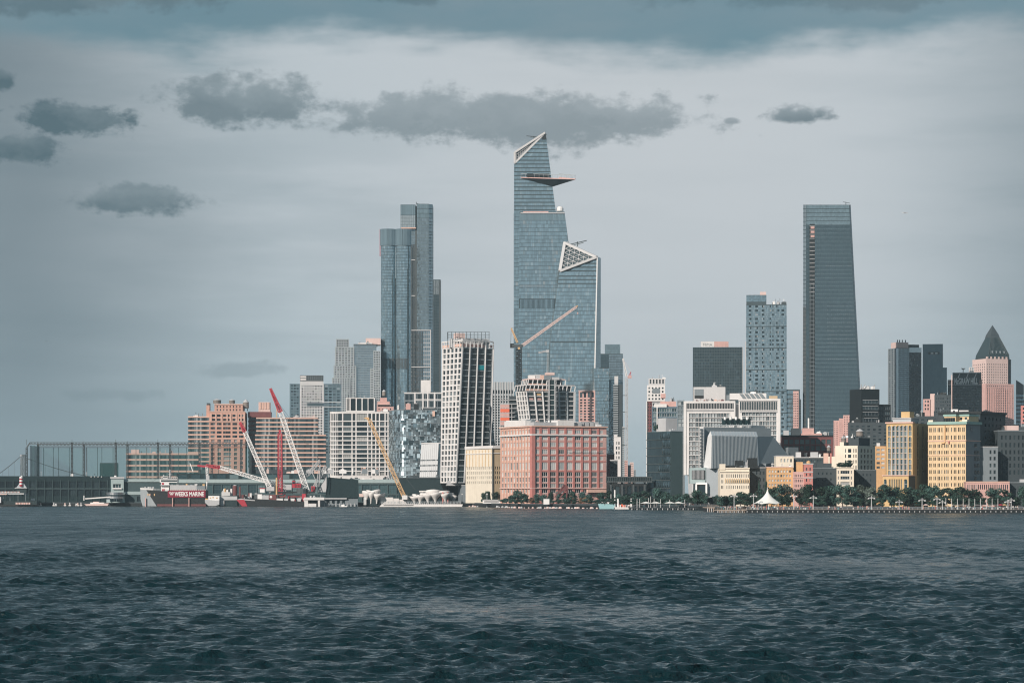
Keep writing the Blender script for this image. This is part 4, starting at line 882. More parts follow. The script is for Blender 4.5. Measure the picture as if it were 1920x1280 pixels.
b=B('far_slanted_tower','dark tower with slanting roof at the far right edge',1905,1905,1940,712,3050,D=30); k=MB(); k.hexa([(0,0,0),(b.W,0,0),(b.W,30,0),(0,30,0)],[(0,0,b.z(712)),(b.W,0,b.z(735)),(b.W,30,b.z(735)),(0,30,b.z(712))],BODY); k.build('wall',b.root); k=MB(); skin(k,(0,0,0),(b.W,0,0),(b.W,0,b.z(738)),(0,0,b.z(738)),10,26,.1,.45,.1,PANM); k.build('curtain_wall',b.root,kind='stuff')
b=B('red_brick_sliver','red brick building cut by the right picture edge',1914,1914,1950,760,2000,D=20); b.vol(0,b.W,0,20,0,b.H,RDB,R_=(cells(.5,b.W-.5,4,.4),b.rows(762,830,9,.5),gw)); b.done()
# ================================================================ mid-distance, left half
b=B('white_framed_block','pale block with big white window frames under the slab tower',758,758,829,735,2120,D=30)
b.vol(0,b.W,0,30,0,b.H,MGREY,R_=(cells(.6,b.W-.6,9,.86),b.rows(738,790,4,.82),dict(gm=WINI,ind=False,dep=.3)))
for i,px in enumerate((778,793,802,815)): b.pbox('white_pier',b.x(px)-.6,-.5,0,b.x(px)+.6,-.02,b.H,WHITEC)
for y in (736.5,749): b.pbox('white_beam',0 if y<740 else b.x(778),-.56,b.z(y+.9),b.W,-.03,b.z(y-1),WHITEC)
b.pbox('roof_house',b.x(789),5,b.H,b.x(807),20,b.z(712),WHITEC); b.pbox('flue',b.x(801),6,b.z(712),b.x(804),8,b.z(709),DGREY); b.done()
b=B('pink_stepped_block','small pink stepped brick block with a rooftop tank',700,705,738,765,2160,a=6,D=22)
b.vol(0,b.W,0,22,0,b.z(762),PKB,R_=(cells(1,b.W-1,4,.3),b.rows(763,800,5,.4),dict(gm=WIN))); b.pbox('upper_step',b.x(709),3,b.z(762),b.x(731),18,b.z(752),PKB); b.pbox('upper_step',b.x(714),5,b.z(752),b.x(726),15,b.z(745),PKB); b.pbox('pale_course',-.1,-.3,b.z(758.5),b.x(733),3,b.z(757.6),PINKC); b.done()
watertank(720,745,730,2170,3.6,'small round tank on the pink stepped block left of the slab tower')
# white gridded office with rounded corner
def gridoffice():
    Y=1960; b=B('white_grid_office','rounded office block with a white concrete window grid behind the black shed',620,640,735,770,Y,a=0,D=40)
    W=b.W; zt=b.z(771.5); rr=6.8; x0=b.x(617.5)+rr
    zs=[b.z(y) for y in (892,883,875,866.8,858.6,850.4,842.2,834,825.8,817.6,809,799.5,789.5,774)]
    xs=[b.x(px) for px in (631.5,642.5,660,667.5,689.5,697,704.5,711.5,722,727.5)]
    rows_=[(zs[i]+.5,zs[i+1]-.45) for i in range(len(zs)-1)]
    cols=[(xs[i]+.45,xs[i+1]-.45) for i in range(len(xs)-1)]
    b.emit(lambda u,z,d:(x0+rr*.0+u,d,z),0.,0,W-x0,0,zt,([(a-x0,c_-x0) for a,c_ in cols]+[(xs[-1]+.45-x0,W-x0-.4)],rows_,dict(gm=WIN,fr=DGREY,mul=(4,1),dep=.7)),WHITEC)
    n=6; arc=[(x0-rr*math.sin(t),rr-rr*math.cos(t)) for t in [math.pi/2*i/n for i in range(n+1)]][::-1]
    for i in range(n):
        A,C_=arc[i],arc[i+1]; L=math.dist(A,C_)
        b.face3((A[0],A[1],0),(C_[0],C_[1],0),(C_[0],C_[1],zt),(A[0],A[1],zt),L,zt,([(.28,L-.28)],rows_,dict(gm=WIN,dep=.5)),WHITEC)
    b.emit(lambda u,z,d:(x0-rr+d,40-u,z),-math.pi/2,0,40-rr,0,zt,(cells(1,40-rr-1,8,.7),rows_,dict(gm=WINI,ind=False,dep=.6)),WHITEC)
    b.w.poly([(p[0],p[1],zt) for p in arc]+[(W,0,zt),(W,40,zt),(x0-rr,40,zt)],ROOF); b.w.poly([(W,0,0),(W,40,0),(W,40,zt),(W,0,zt)],WHITEC)
    for z in zs[:-1]+[zt-.2]:
        k=MB(); k.prism([(x0+(p[0]-x0)*1.04,rr+(p[1]-rr)*1.04) for p in arc]+[(W-.05,-.28),(W-.05,.4),(x0,.4),(x0-rr+.4,rr)],z-.28,z+.28,WHITEC); b.part('floor_band',k)
    px0,px1=b.x(647.5),b.x(702)
    b.vol(px0,px1,6,34,zt+.01,b.z(745),WHITEC,R_=([(b.x(a)-px0,b.x(c_)-px0) for a,c_ in ((649,651),(652,654.3),(656.5,666),(668,677),(679,688.5),(690,700))],[(b.z(769),b.z(746.5))],dict(gm=WIND,dep=.8)))
    b.clutter(b.x(705),W,4,30,zt,4,.9,5); b.clutter(px0,px1,8,30,b.z(745),5,.9,15,[BLKS,MGREY,LGREY]); b.done()
gridoffice()
# pixelated glass block with a curved front
def pixelblock():
    Y=1890; r=thing('pixel_glass_block','curved apartment block clad in a mosaic of odd-sized glass panes','building',(PX(750,Y),Y,G)); ox=PX(750,Y); s=Y/F
    r2=random.Random(21); zt=PZ(768,Y)-G
    pth=[]
    for t in [i/10 for i in range(11)]:
        px=729.5+28*t; d=26*(1-t)**2; pth.append((PX(px,Y+d)-ox,d))
    pth+= [(PX(757.5+69*i/4,Y+i*.7)-ox,.7*i) for i in range(1,5)]
    kb=MB(); kb.prism([(p[0],p[1]+.4) for p in pth]+[(pth[-1][0],45),(pth[0][0],45)],0,zt,NBLK); kb.build('core',r)
    kp=MB(); tot=[0]
    for a,c_ in zip(pth[:-1],pth[1:]): tot.append(tot[-1]+math.dist(a,c_))
    def at(u):
        for i in range(len(pth)-1):
            if u<=tot[i+1]+1e-6: t=(u-tot[i])/(tot[i+1]-tot[i]); return Vector((pth[i][0]+(pth[i+1][0]-pth[i][0])*t,pth[i][1]+(pth[i+1][1]-pth[i][1])*t,0))
        return Vector((*pth[-1],0))
    def rec(u0,u1,z0,z1,dp):
        w,h=u1-u0,z1-z0
        if dp<4 and (w>3.2 or h>3.6 or (dp<3 and r2.random()<.6)) and min(w,h)>.9 or max(w,h)>5.5:
            t=r2.uniform(.3,.7)
            if (w*1.1>h): rec(u0,u0+w*t,z0,z1,dp+1); rec(u0+w*t,u1,z0,z1,dp+1)
            else: rec(u0,u1,z0,z0+h*t,dp+1); rec(u0,u1,z0+h*t,z1,dp+1)
            return
        a,c_=at(u0+.06),at(u1-.06); d=c_-a
        if d.length<.1: return
        n=Vector((d.y,-d.x,0)).normalized(); q=[]
        tx,tz=r2.uniform(-.10,.10),r2.uniform(-.20,.06)
        for (p,z,sx_,sz_) in ((a,z0+.06,-1,-1),(c_,z0+.06,1,-1),(c_,z1-.06,1,1),(a,z1-.06,-1,1)): q.append(p+Vector((0,0,z))+n*(.15+tx*sx_*w*.5+tz*sz_*h*.5))
        m=PANX; t=r2.random()
        if t<.14: m=PAND
        elif t<.22: m=PANM
        kp.poly(q,m)
    nu=int(tot[-1]/5.2); nz=int(zt/3.3)
    for i in range(nu):
        for j in range(nz): rec(tot[-1]*i/nu,tot[-1]*(i+1)/nu,zt*j/nz,zt*(j+1)/nz,0)
    kp.build('glass_mosaic',r,kind='stuff')
    for j in range(1,8): 
        k=MB(); z=zt*j*3/nz
        if z>zt: break
        for a,c_ in zip(pth[:-1],pth[1:]): k.bar((a[0],a[1]-.25,z),(c_[0],c_[1]-.25,z),.35,MGREY)
        k.build('floor_joint',r)
    for (xa,xb,h,m) in ((760,769,12,PKB),(775,784,12,NBLK),(792,818,4,DGREY),(744,747,9,WHITEC)):
        k=MB(); k.box(PX(xa,Y)-ox,8,zt,PX(xb,Y)-ox,16,zt+h*s,m); k.box(PX(xa,Y)-ox+1,9,zt+h*s,PX(xb,Y)-ox-1,12,zt+h*s+.6,LGREY); k.build('roof_house',r)
    k=MB(); p=P(813,775,Y-1); k.box(p.x-ox-.9,1,p.z-G-2,p.x-ox+.9,2.2,p.z-G+2,SALM); k.build('salmon_panel',r)
pixelblock()
def sail():
    Y=1845; b=B('white_sail_building','small leaning building of white fritted glass with three grey window stripes',784,784,827,831,Y,D=20)
    A,C_,D_,E=[(b.x(784),0,0),(b.x(817),0,0),(b.x(822.5),3.5,b.z(831)),(b.x(790),3.5,b.z(832))]
    k=MB(); k.hexa([A,C_,(b.x(826),20,0),(0,20,0)],[E,D_,(b.x(828),20,b.z(831)),(b.x(791),20,b.z(832))],SAILW); b.part('shell',k)
    skk=MB(); zz=[0,b.z(884),b.z(881.5),b.z(873.5),b.z(871),b.z(863.5),b.z(861),b.z(831.5)]
    for i in range(7):
        if i%2==0: continue
        t0=zz[i]/zz[-1]; t1=zz[i+1]/zz[-1]; A_,C2,D2,E2=map(Vector,(A,C_,D_,E))
        k=MB(); skin(k,A_.lerp(E2,t0),C2.lerp(D2,t0),C2.lerp(D2,t1),A_.lerp(E2,t1),14,1,.25,.0,.06,WINI); k.build('ribbon_window',b.root)
    k=MB(); A_,C2,D2,E2=map(Vector,(A,C_,D_,E))
    for i in range(1,9): t=i/9; k.bar(A_.lerp(C2,t)+Vector((0,-.06,0)),E2.lerp(D2,t)+Vector((0,-.06,0)),.1,LGREY)
    k.build('panel_joint',b.root,kind='stuff')
    k=MB(); k.poly([(b.x(817)+.2,0.02,0),(b.x(826)+.2,19,0),(b.x(828)+.2,19,b.z(831)),(b.x(822.5)+.2,3.5,b.z(831))],PANM); b.part('flank_glass',k)
    b.pbox('roof_edge',b.x(790),4,b.z(831),b.x(829),20,b.z(829.5),WHITEC); b.done()
sail()
# ---------------------------------------------------------------- twisting towers
def twist_tall():
    Y=1750; b=B('twisting_white_tower','tall twisting apartment tower with white grid facade under construction',828,861,925,650,Y,a=22)
    def L(px,py,d): # local point from pixel at extra depth d
        v=P(px,py,Y+d); v=v-Vector((b.Cx,Y,b.zb)); return Matrix.Rotation(-b.a,3,'Z')@v
    zt=650; zb_=905
    A0,A1=L(825.5,zb_,22),L(829,zt,26); C0,C1=L(854.5,zb_,0),L(867,zt,2); E0,E1=L(917,zb_,9),L(925,zt,20)
    fixz=lambda v,y:Vector((v.x,v.y,b.z(y)))
    A0,A1,C0,C1,E0,E1=fixz(A0,zb_),fixz(A1,zt),fixz(C0,zb_),fixz(C1,zt),fixz(E0,zb_),fixz(E1,zt)
    V=b.H; 
    Lw=(A0-C0).length; Rw=(E0-C0).length
    rows_=cells(.5,V,25,.72); rows_=rows_[:-1]+[(rows_[-1][0],V-.6)]
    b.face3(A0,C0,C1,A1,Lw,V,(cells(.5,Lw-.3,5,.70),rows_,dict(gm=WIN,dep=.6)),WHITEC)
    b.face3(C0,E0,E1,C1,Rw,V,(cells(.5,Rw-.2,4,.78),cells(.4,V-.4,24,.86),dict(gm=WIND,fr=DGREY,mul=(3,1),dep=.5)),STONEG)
    # widening flank at the foot
    F0=fixz(L(937,zb_,30),zb_); F1=fixz(L(919.5,758,20),758); G1=fixz(L(917.5,758,12),758)
    h2=b.z(758)-b.z(zb_)
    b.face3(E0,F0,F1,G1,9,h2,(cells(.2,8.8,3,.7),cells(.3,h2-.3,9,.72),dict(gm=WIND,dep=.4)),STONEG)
    bk=[Vector((A0.x+15,A0.y+22,0)),Vector((E0.x+2,E0.y+26,0))]
    b.w.poly([A1,C1,E1,Vector((E1.x,E1.y+20,V)),Vector((A1.x+8,A1.y+14,V))],ROOF)
    b.w.poly([A0,A1,Vector((A1.x+8,A1.y+14,V)),bk[0]],WHITEC); b.w.poly([E0,bk[1],Vector((E1.x,E1.y+20,V)),E1],DGREY); b.w.poly([bk[1],bk[0],Vector((A1.x+8,A1.y+14,V)),Vector((E1.x,E1.y+20,V))],DGREY)
    # vertical pale piers, slanting with the twist
    for i in range(5):
        t=i/4; k=MB(); n=Vector((0,-.45,0)); k.bar(C0.lerp(E0,t)+n,C1.lerp(E1,t)+n,.75,PLG); b.part('slanting_pier',k)
    # open top storey
    k=MB()
    for i in range(9):
        t=i/8; p=A1.lerp(C1,t); q=C1.lerp(E1,t)
        for v in (p,q): k.bar(v+Vector((0,0,0)),v+Vector((0,0,4.2)),.7,WHITEC)
    b.part('open_column',k)
    k=MB(); up=Vector((0,0,4.6))
    for p,q in ((A1,C1),(C1,E1)): k.bar(p+up,q+up,.9,WHITEC)
    b.part('top_beam',k)
    k=MB()
    for p,q,m in ((A1,C1,SALM),(C1,E1,PKB)): k.bar(p+Vector((.3,1,1.4)),q+Vector((-.3,1.2,1.4)),.2,m,2.0)
    b.part('orange_netting',k)
    z0=V+4.5; c0=(C1+A1)/2; 
    k=MB(); pa,pb,pc=L(843,0,14),L(868,0,8),L(918,0,18)
    k.prism([(pa.x,pa.y),(pb.x,pb.y),(pc.x,pc.y),(pc.x-2,pc.y+9),(pa.x+4,pa.y+9)],V+.3,b.z(632.5),LGREY); b.part('penthouse',k)
    k=MB(); pw=L(856,0,13); k.box(pw.x,pw.y,b.z(632.5),pw.x+6.5,pw.y+6,b.z(622),PINKC); b.part('lift_house',k)
    k=MB()
    for i in range(12):
        p=L(840+7*i,0,8); k.bar((p.x,p.y,b.z(634)),(p.x,p.y,b.z(620.5)),.28,DKST)
    for y in (621,626,631): a_,c_=L(840,0,8),L(918,0,8); k.bar((a_.x,a_.y,b.z(y)),(c_.x,c_.y,b.z(y)),.24,DKST)
    for i in range(5): p=L(839,0,8+i*3); k.bar((p.x,p.y,b.z(648)),(p.x,p.y,b.z(621)),.26,DKST)
    b.part('roof_scaffold',k)
    # odd panels
    k=MB(); t0,t1=(2+.12)/4,(3-.12)/4; v0=19.1/24; 
    def Q(u,v): return (C0.lerp(E0,u)).lerp(C1.lerp(E1,u),v)+Vector((0,-.25,0))
    k.poly([Q(t0,20.08/24),Q(t1,20.08/24),Q(t1,20.9/24),Q(t0,20.9/24)],TURQ); b.part('turquoise_panel',k)
    b.done()
twist_tall()
def twist_low():
    Y=1700; b=B('bulging_white_tower','unfinished tower flaring upward with slanting white columns behind the red brick block',966,988,1078,732,Y,a=8)
    def L(px,py,d):
        v=P(px,py,Y+d)-Vector((b.Cx,Y,b.zb)); return Matrix.Rotation(-b.a,3,'Z')@v
    yb,yt=803,733
    A0,A1=L(974.5,yb,12),L(966.5,yt,14); C0,C1=L(995,yb,0),L(986.5,yt,0); E0,E1=L(1077.5,yb,10),L(1078.5,yt,12)
    Lw,Rw=9.,33.; V=(A1.z-A0.z)
    for v in (A0,C0,E0): v.z=b.z(yb)
    for v in (A1,C1,E1): v.z=b.z(yt)
    b.face3(A0,C0,C1,A1,Lw,V,(cells(.2,Lw-.1,4,.68),cells(.2,V-.2,8,.78),dict(gm=WIN,dep=.6)),WHITEC)
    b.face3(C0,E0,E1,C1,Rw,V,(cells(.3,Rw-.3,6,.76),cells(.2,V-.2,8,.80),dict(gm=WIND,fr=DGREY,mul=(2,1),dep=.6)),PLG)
    b.w.poly([A1,C1,E1,E1+Vector((0,18,0)),A1+Vector((2,10,0))],LGREY); b.w.poly([E0,E0+Vector((0,18,0)),E1+Vector((0,18,0)),E1],DGREY); b.w.poly([A0+Vector((2,10,0)),A0,A1,A1+Vector((2,10,0))],DGREY)
    k=MB(); 
    for z in (b.z(yb)-.2,): pass
    base=MB(); base.box(min(A0.x,C0.x),2,0,E0.x,14,b.z(yb),DGREY); b.part('lower_storeys',base)
    for i,t in enumerate((0,.17,.335,.5,.665,.835,1)):
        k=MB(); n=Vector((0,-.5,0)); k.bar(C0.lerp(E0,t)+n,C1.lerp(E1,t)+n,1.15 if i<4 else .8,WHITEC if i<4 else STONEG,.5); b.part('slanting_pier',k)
    # open storeys on top
    for (pa,pb,pc,y0,y1,m,n) in (((966,14),(986,0),(1078,12),732,722.5,PLG,12),((979,15),(990,4),(1060,12),721.5,711,PINKC,8)):
        p0,p1,p2=(L(q[0],0,q[1]) for q in (pa,pb,pc)); k=MB()
        for v in (p0,p1,p2): v.z=0
        sl=[(p0.x,p0.y),(p1.x,p1.y),(p2.x,p2.y),(p2.x,p2.y+14),(p0.x+2,p0.y+9)]
        k.prism(sl,b.z(y1),b.z(y1)+.7,m); b.part('floor_slab',k)
        k=MB(); k.prism([((x-sl[1][0])*.9+sl[1][0]+.8,y+1.5) for x,y in sl],b.z(y0)+.02,b.z(y1)-.02,DGREY); b.part('inner_core',k)
        for i in range(n+1):
            t=i/n; k=MB(); q=p1.lerp(p2,t); k.bar((q.x-.3,q.y,b.z(y0)),(q.x+.3,q.y,b.z(y1)),.55,WHITEC); b.part('open_column',k)
        for i in range(4):
            t=i/4; k=MB(); q=p0.lerp(p1,t); k.bar((q.x-.6,q.y,b.z(y0)),(q.x,q.y,b.z(y1)),.5,WHITEC); b.part('open_column',k)
        k=MB(); k.bar((p1.x,p1.y-.1,b.z(y0)+.6),((p1.x+p2.x)*.5,(p1.y+p2.y)*.5-.1,b.z(y0)+.6),.15,SALM,1.1); b.part('orange_netting',k)
    for (px,pw,y0,y1,m) in ((992,12,711,702,WHITEC),(1005,9,711,701,LGREY),(1013,8,711,702,SALM),(1020,14,711,703,MGREY),(1035,14,711,706,LGREY),(1024,16,702,697,PINKC)):
        a_=L(px,0,7); k=MB(); k.box(a_.x,a_.y,b.z(y0),a_.x+pw*b.s,a_.y+6,b.z(y1),m); b.part('roof_unit',k)
    # coloured interior panels showing in the bays
    r2=random.Random(2)
    def Q(u,v): return (C0.lerp(E0,u)).lerp(C1.lerp(E1,u),v)+Vector((0,-.02,0))
    for (c_,r_,m) in ((1,7,YELP),(1,6,PKB),(0,6,PKB),(0,0,TURQ)):
        k=MB(); u0,u1=(c_+.22)/6,(c_+.78)/6; v0=(r_+.15)/8; k.poly([Q(u0,v0)+Vector((0,.35,0)),Q(u1,v0)+Vector((0,.35,0)),Q(u1,v0+.045)+Vector((0,.35,0)),Q(u0,v0+.045)+Vector((0,.35,0))],m); b.part('coloured_sheeting',k)
    # hoist mast
    for px in (1029,1041):
        k=MB(); p=L(px,0,-1.6); k.lattice((p.x,p.y,b.z(803)),(p.x,p.y,b.z(712)),.9,.9,LGREY,16,ch=.28,lace=.16); b.part('hoist_mast',k)
    k=MB(); p=L(1030,0,-1.2); q=L(1040.5,0,-1.0); k.poly([(p.x,p.y,b.z(803)),(q.x,q.y,b.z(803)),(q.x,q.y,b.z(713)),(p.x,p.y,b.z(713))],DTEAL); b.part('hoist_screen',k)
    for i in range(9): y=798-i*9.5; k=MB(); k.box(p.x,p.y-.4,b.z(y),q.x,p.y-.05,b.z(y-1),LGREY); b.part('hoist_landing',k)
    b.done()
twist_low()
b=B('ribbed_grey_office','grey office block with vertical ribs behind the twisting tower',922,922,964,716,2250,D=28)
b.vol(0,b.W,0,28,0,b.H,STONEG,R_=(cells(.5,b.W-.5,8,.55),b.rows(741,850,22,.62)+[(b.z(738),b.z(731))],dict(gm=WINI,ind=False,dep=.8)))
for i in range(9): b.pbox('rib',.5+(b.W-1)*i/8-.3,-.6,0,.5+(b.W-1)*i/8+.3,-.02,b.H+.3,PLG)
b.done()
b=B('construction_floors','raw concrete floors wrapped in bright pink sheeting left of the flaring tower',938,938,972,757,1860,D=14)
for i in range(7):
    z=b.z(798)+(b.z(758)-b.z(798))*i/5; 
    if z<0: continue
    b.pbox('floor_slab',0,0,z,b.W,12,z+.5,LGREY)
    if i<5: b.pbox('pink_sheeting',0,-.2,z+.6,b.x(955),.0,z+3.1,ORNG if i%2 else PKB)
    b.pbox('inner_wall',b.x(955),2,z+.52,b.W,10,z+3.2,DGREY)
for j in range(4): b.pbox('column',.3+j*4,.4,0,.8+j*4,.9,b.z(757),LGREY)
b.done()
b=B('pink_pier_tower','pink masonry tower with dark window columns between glass towers',1085,1085,1116,733,2050,D=22)
b.vol(0,b.W,0,22,0,b.H,PKB,R_=(cells(.5,b.W-.5,4,.6),b.rows(747,815,13,.58)+[(b.z(745),b.z(735))],dict(gm=WIN,dep=.5))); b.pbox('cap',-.2,-.3,b.H,b.W,21,b.H+.7,PINKC); b.done()
# ---------------------------------------------------------------- red brick block
def redblock():
    b=B('red_brick_block','massive red brick warehouse with white sill band behind the riverside trees',938,998,1137,799,1600,a=25)
    W,D,H=b.W,b.D,b.H
    ys=[(805,812),(815.5,824),(828.5,836.5),(842.5,850.5),(854.5,861.5),(866.5,880),(884.5,892.5),(895,903.5),(906,913.5),(917,924)]
    zs=[(b.z(q),b.z(p)) for p,q in ys[::-1]]
    bays=cells(0,W,9,.70); bays=[(bays[0][0]+1.6,bays[0][1])]+bays[1:-1]+[(bays[-1][0],bays[-1][1]-1.6)]
    b.vol(0,W,0,D,0,H,PKB,wl=SALM,R_=(bays,zs,dict(gm=lambda c_,r:WIN if r<4 else WINL,fr=WHITEC,mul=(3,1),dep=.25,rm=PKB)),L=(cells(1.5,D-2.5,10,.6),zs,dict(gm=lambda c_,r:WIN if r<4 and (c_+r)%3 else WINL,fr=WHITEC,mul=(2,1),dep=.4,rm=SALM)))  # sunlit left face put into a lighter, more orange wall colour
    k=MB()
    for i in range(1,9):
        x=W*i/9; k=MB(); k.box(x-.95,-.36,0,x+.62,-.01,H-.3,RDB); b.part('pilaster',k); k=MB(); k.box(x+.63,-.25,0,x+.85,-.01,H-.3,DRB); b.part('downpipe',k)
    for i in range(0,11):
        y=1.5+(D-4)*i/10; k=MB(); k.box(-.3,D-y-.45,0,-.01,D-y+.45,H-.3,ORB); b.part('pilaster',k)
    b.pbox('corner_pier',-.7,-.8,0,1.7,2.4,H-.2,RDB)
    b.band(b.z(816),b.z(813.2),.95,WHITEC,name='white_band'); b.band(b.z(915.5),b.z(914.5),.85,PINKC,name='sill_band'); b.band(H-.3,H+.5,1.0,SALM,name='cornice')
    for y in (882.5,864,852.5,839): 
        b.pbox('brick_spandrel',-.2,-.16,b.z(y+1.2),W,-.012,b.z(y-.8),RDB)
    b.pbox('roof_storey',4,6,H,W*.72,D-4,H+3.0,LGREY); b.pbox('roof_storey',2,D*.3,H,W*.2,D-2,H+4.2,WHITEC)
    b.pbox('roof_plant',W*.38,4,H+.01,W*.60,14,H+4.4,WHITEC)
    for i in range(5): b.pbox('cooling_tower',W*(.66+.065*i),8,H,W*(.66+.065*i)+2.6,13,H+3.6,LGREY)
    b.pbox('white_unit',W*.93,7,H,W*1.0,12,H+2.0,WHITEP); b.clutter(2,W*.6,2,30,H+3,10,.7,4,[LGREY,WHITEP,PINKC,MGREY])
    k=MB(); k.hexa([(W*.72,-3,b.z(923)),(W*.995,-3,b.z(923)),(W*.995,-.8,b.z(923)),(W*.72,-.8,b.z(923))],[(W*.72,-3,b.z(917)),(W*.995,-3,b.z(917)),(W*.995,-.8,b.z(917)),(W*.72,-.8,b.z(917))],SALM); b.part('entrance_canopy',k)
    k=MB(); k.box(W*.46,-1.1,b.z(846),W*.93,-.76,b.z(845.4),LGREY); b.part('pipe_run',k)
    b.done()
redblock()
b=B('cream_cold_store','cream windowless-topped warehouse adjoining the red brick block',873,925,942,838,1660,a=25)
zs=[(b.z(q),b.z(p)) for p,q in ((874,879.5),(883,888.5),(892,897.5),(901.5,906.5))][::-1]
b.vol(0,b.W,0,b.D,0,b.H,TAN,wl=CREAM,R_=(cells(.8,b.W-1,3,.5),zs,dict(gm=WIN)),L=(cells(1,b.D-2,13,.42),zs,dict(gm=WIN,rm=CREAM)))  # lit left face in cream, shade of the right face painted as tan
for i in range(9): b.pbox('pilaster',-.35,2+(b.D-4)*i/8-.35,zs[-1][1],-.03,2+(b.D-4)*i/8+.35,b.H-1.6,YEL)
b.pbox('pipe',-.9,-.6,0,-.3,-.05,b.H-.5,DKST); b.band(b.H-.8,b.H+1.1,.7,WHITEC); b.band(b.z(850),b.z(848.5),.4,WHITEC,name='white_band'); b.done()
b=B('glass_roof_hall','long flat-roofed grey hall with a white skylight beside the flaring tower',950,950,1000,786,1680,D=12); b.vol(0,b.W,0,12,0,b.z(791),MGREY,R_=(cells(.3,b.W-.3,10,.8),[(b.z(800),b.z(792.5))],dict(gm=WIND))); b.pbox('white_roof',-.3,-.4,b.z(791),b.W*.75,11,b.z(788),WHITEP); b.pbox('roof_end',b.W*.75,0,b.z(791),b.W,11,b.z(786),MGREY); b.done()
# ---------------------------------------------------------------- cluster right of the towers
b=B('glass_corner_tower','grey blue glass tower with dark notches right of the triangle-crown tower',1114,1114,1142,690,2380,D=25)
b.w.box(0,0.2,0,b.W,25,b.H,BODY); k=MB(); r2=random.Random(31); skin(k,(0,0,0),(b.W,0,0),(b.W,0,b.H),(0,0,b.H),12,40,.07,.1,.1,PAN,.02,r2,lambda i,j:PANL if r2.random()<.06 else (PAN if r2.random()<.8 else PANM)); k.build('curtain_wall',b.root,kind='stuff'); b.done('core')
b=B('notched_glass_tower','glass tower with a black slanting recess and flat penthouse beside the street gap',1126,1126,1168,645,2420,D=28)
b.w.box(0,.2,0,b.W,28,b.z(663),BODY); b.w.box(b.x(1134),4,b.z(663)+.01,b.x(1163),24,b.H,BODY); k=MB(); r2=random.Random(33)
skin(k,(0,0,0),(b.W,0,0),(b.W,0,b.z(664)),(0,0,b.z(664)),16,56,.08,.12,.1,PAN2,.02,r2,lambda i,j: PAND if (i<6 and j>38) else PAN2); skin(k,(b.x(1134),4,b.z(663)),(b.x(1163),4,b.z(663)),(b.x(1163),4,b.H),(b.x(1134),4,b.H),11,4,.1,.1,.1,PANM); k.build('curtain_wall',b.root,kind='stuff')
b.pbox('dark_recess',b.x(1124),-.9,b.z(713),b.x(1141),-.2,b.z(689),NBLK); b.pbox('dark_recess',b.x(1139),-.6,b.z(740),b.x(1146),-.2,b.z(712),PAND); b.done('core')
b=B('balcony_tower','slender dark concrete tower stacked with small balconies by the street gap',1150,1150,1167,720,2200,D=22)
b.vol(0,b.W,0,22,0,b.H,DGREY)
for i in range(26): z=b.z(828)+(b.z(723)-b.z(828))*i/25; b.pbox('balcony',0,-1.1,z,b.x(1159),-.02,z+.9,STONEG)
b.pbox('blank_panel',b.x(1152),-.2,b.z(718),b.x(1159),-.02,b.z(705),PLG); b.w.box(b.x(1152)+.1,0,b.H,b.x(1159)-.1,6,b.z(705),PLG); b.done()
b=B('white_party_wall_house','narrow white building with dark window slots at the street corner',1151,1151,1164,819,1950,D=16)
b.vol(0,b.W,0,16,0,b.H,WHITEC,R_=(cells(1.2,b.W-.5,2,.5),b.rows(826,862,4,.6),dict(gm=WIN))); b.pbox('parapet',0,-.2,b.H,b.W*.5,6,b.z(815),WHITEC); b.done()
r2=random.Random(55)
for i,(x0,x1,yt,Y,m) in enumerate(((1138,1152,850,1760,DRB),(1144,1158,862,1700,DGREY),(1163,1171,800,2300,STONEG),(1168,1177,862,2500,PKB),(1176,1183,872,2800,STONEG),(1181,1188,866,3200,PINKC),(1186,1192,880,3600,MGREY))):
    lab=['dark maroon house at the near end of the street gap','charcoal block just left of the white party-wall house','tall grey block with small windows half way down the street','pink brick house in the row down the street','grey house beyond the pink one down the street','pale house near the end of the street','farthest grey house at the end of the street'][i]
    b=B('street_house',lab,x0,x0,x1,yt,Y,D=40,group='houses down the street gap'); b.vol(0,b.W,0,40,0,b.H,m,R_=(cells(.4,b.W-.4,4,.5),b.rows(yt+2,905,max(4,int((905-yt)/4)),.5),dict(gm=WINI,ind=False,dep=.3))); b.pbox('cornice',-.2,-.3,b.H-.6,b.W+.1,-.02,b.H+.3,LGREY); b.done()
# ================================================================ right half
def viaduct():
    Y=1490; r=thing('elevated_railway','dark elevated railway viaduct crossing the street gap','viaduct',(PX(1137,Y),Y,G)); ox=PX(1137,Y); zt=PZ(893,Y)-G; z0=PZ(904,Y)-G; W=PX(1222,Y)-ox
    k=MB(); k.box(0,0,z0,W,9,z0+.8,DKST); k.box(0,-.1,zt-.5,W,.2,zt,DKST); k.box(0,.3,z0+.8,W,.5,zt-.5,DTEAL); k.build('girder',r)
    for i in range(22): k=MB(); x=W*i/21; k.box(x-.15,-.2,z0,x+.15,.29,zt,DKST); k.build('stiffener',r)
    for i in range(4): k=MB(); x=W*(i+.4)/4; k.box(x-.5,2,0,x+.5,3,z0-.01,DKST); k.build('column',r)
viaduct()
b=B('viaduct_shade_block','black block added to darken the space under the elevated railway',1137,1137,1222,905,1512,D=12); b.vol(0,b.W,0,12,0,b.H,NBLK,R_=(cells(1,b.W-1,7,.7),[(.3,b.H-2)],dict(gm=WIND,dep=.6))); b.done()  # block added to make the gap under the deck dark
b=B('white_red_tower','white and red brick stepped tower beside the open sky gap',1213,1213,1252,706,1900,D=22)
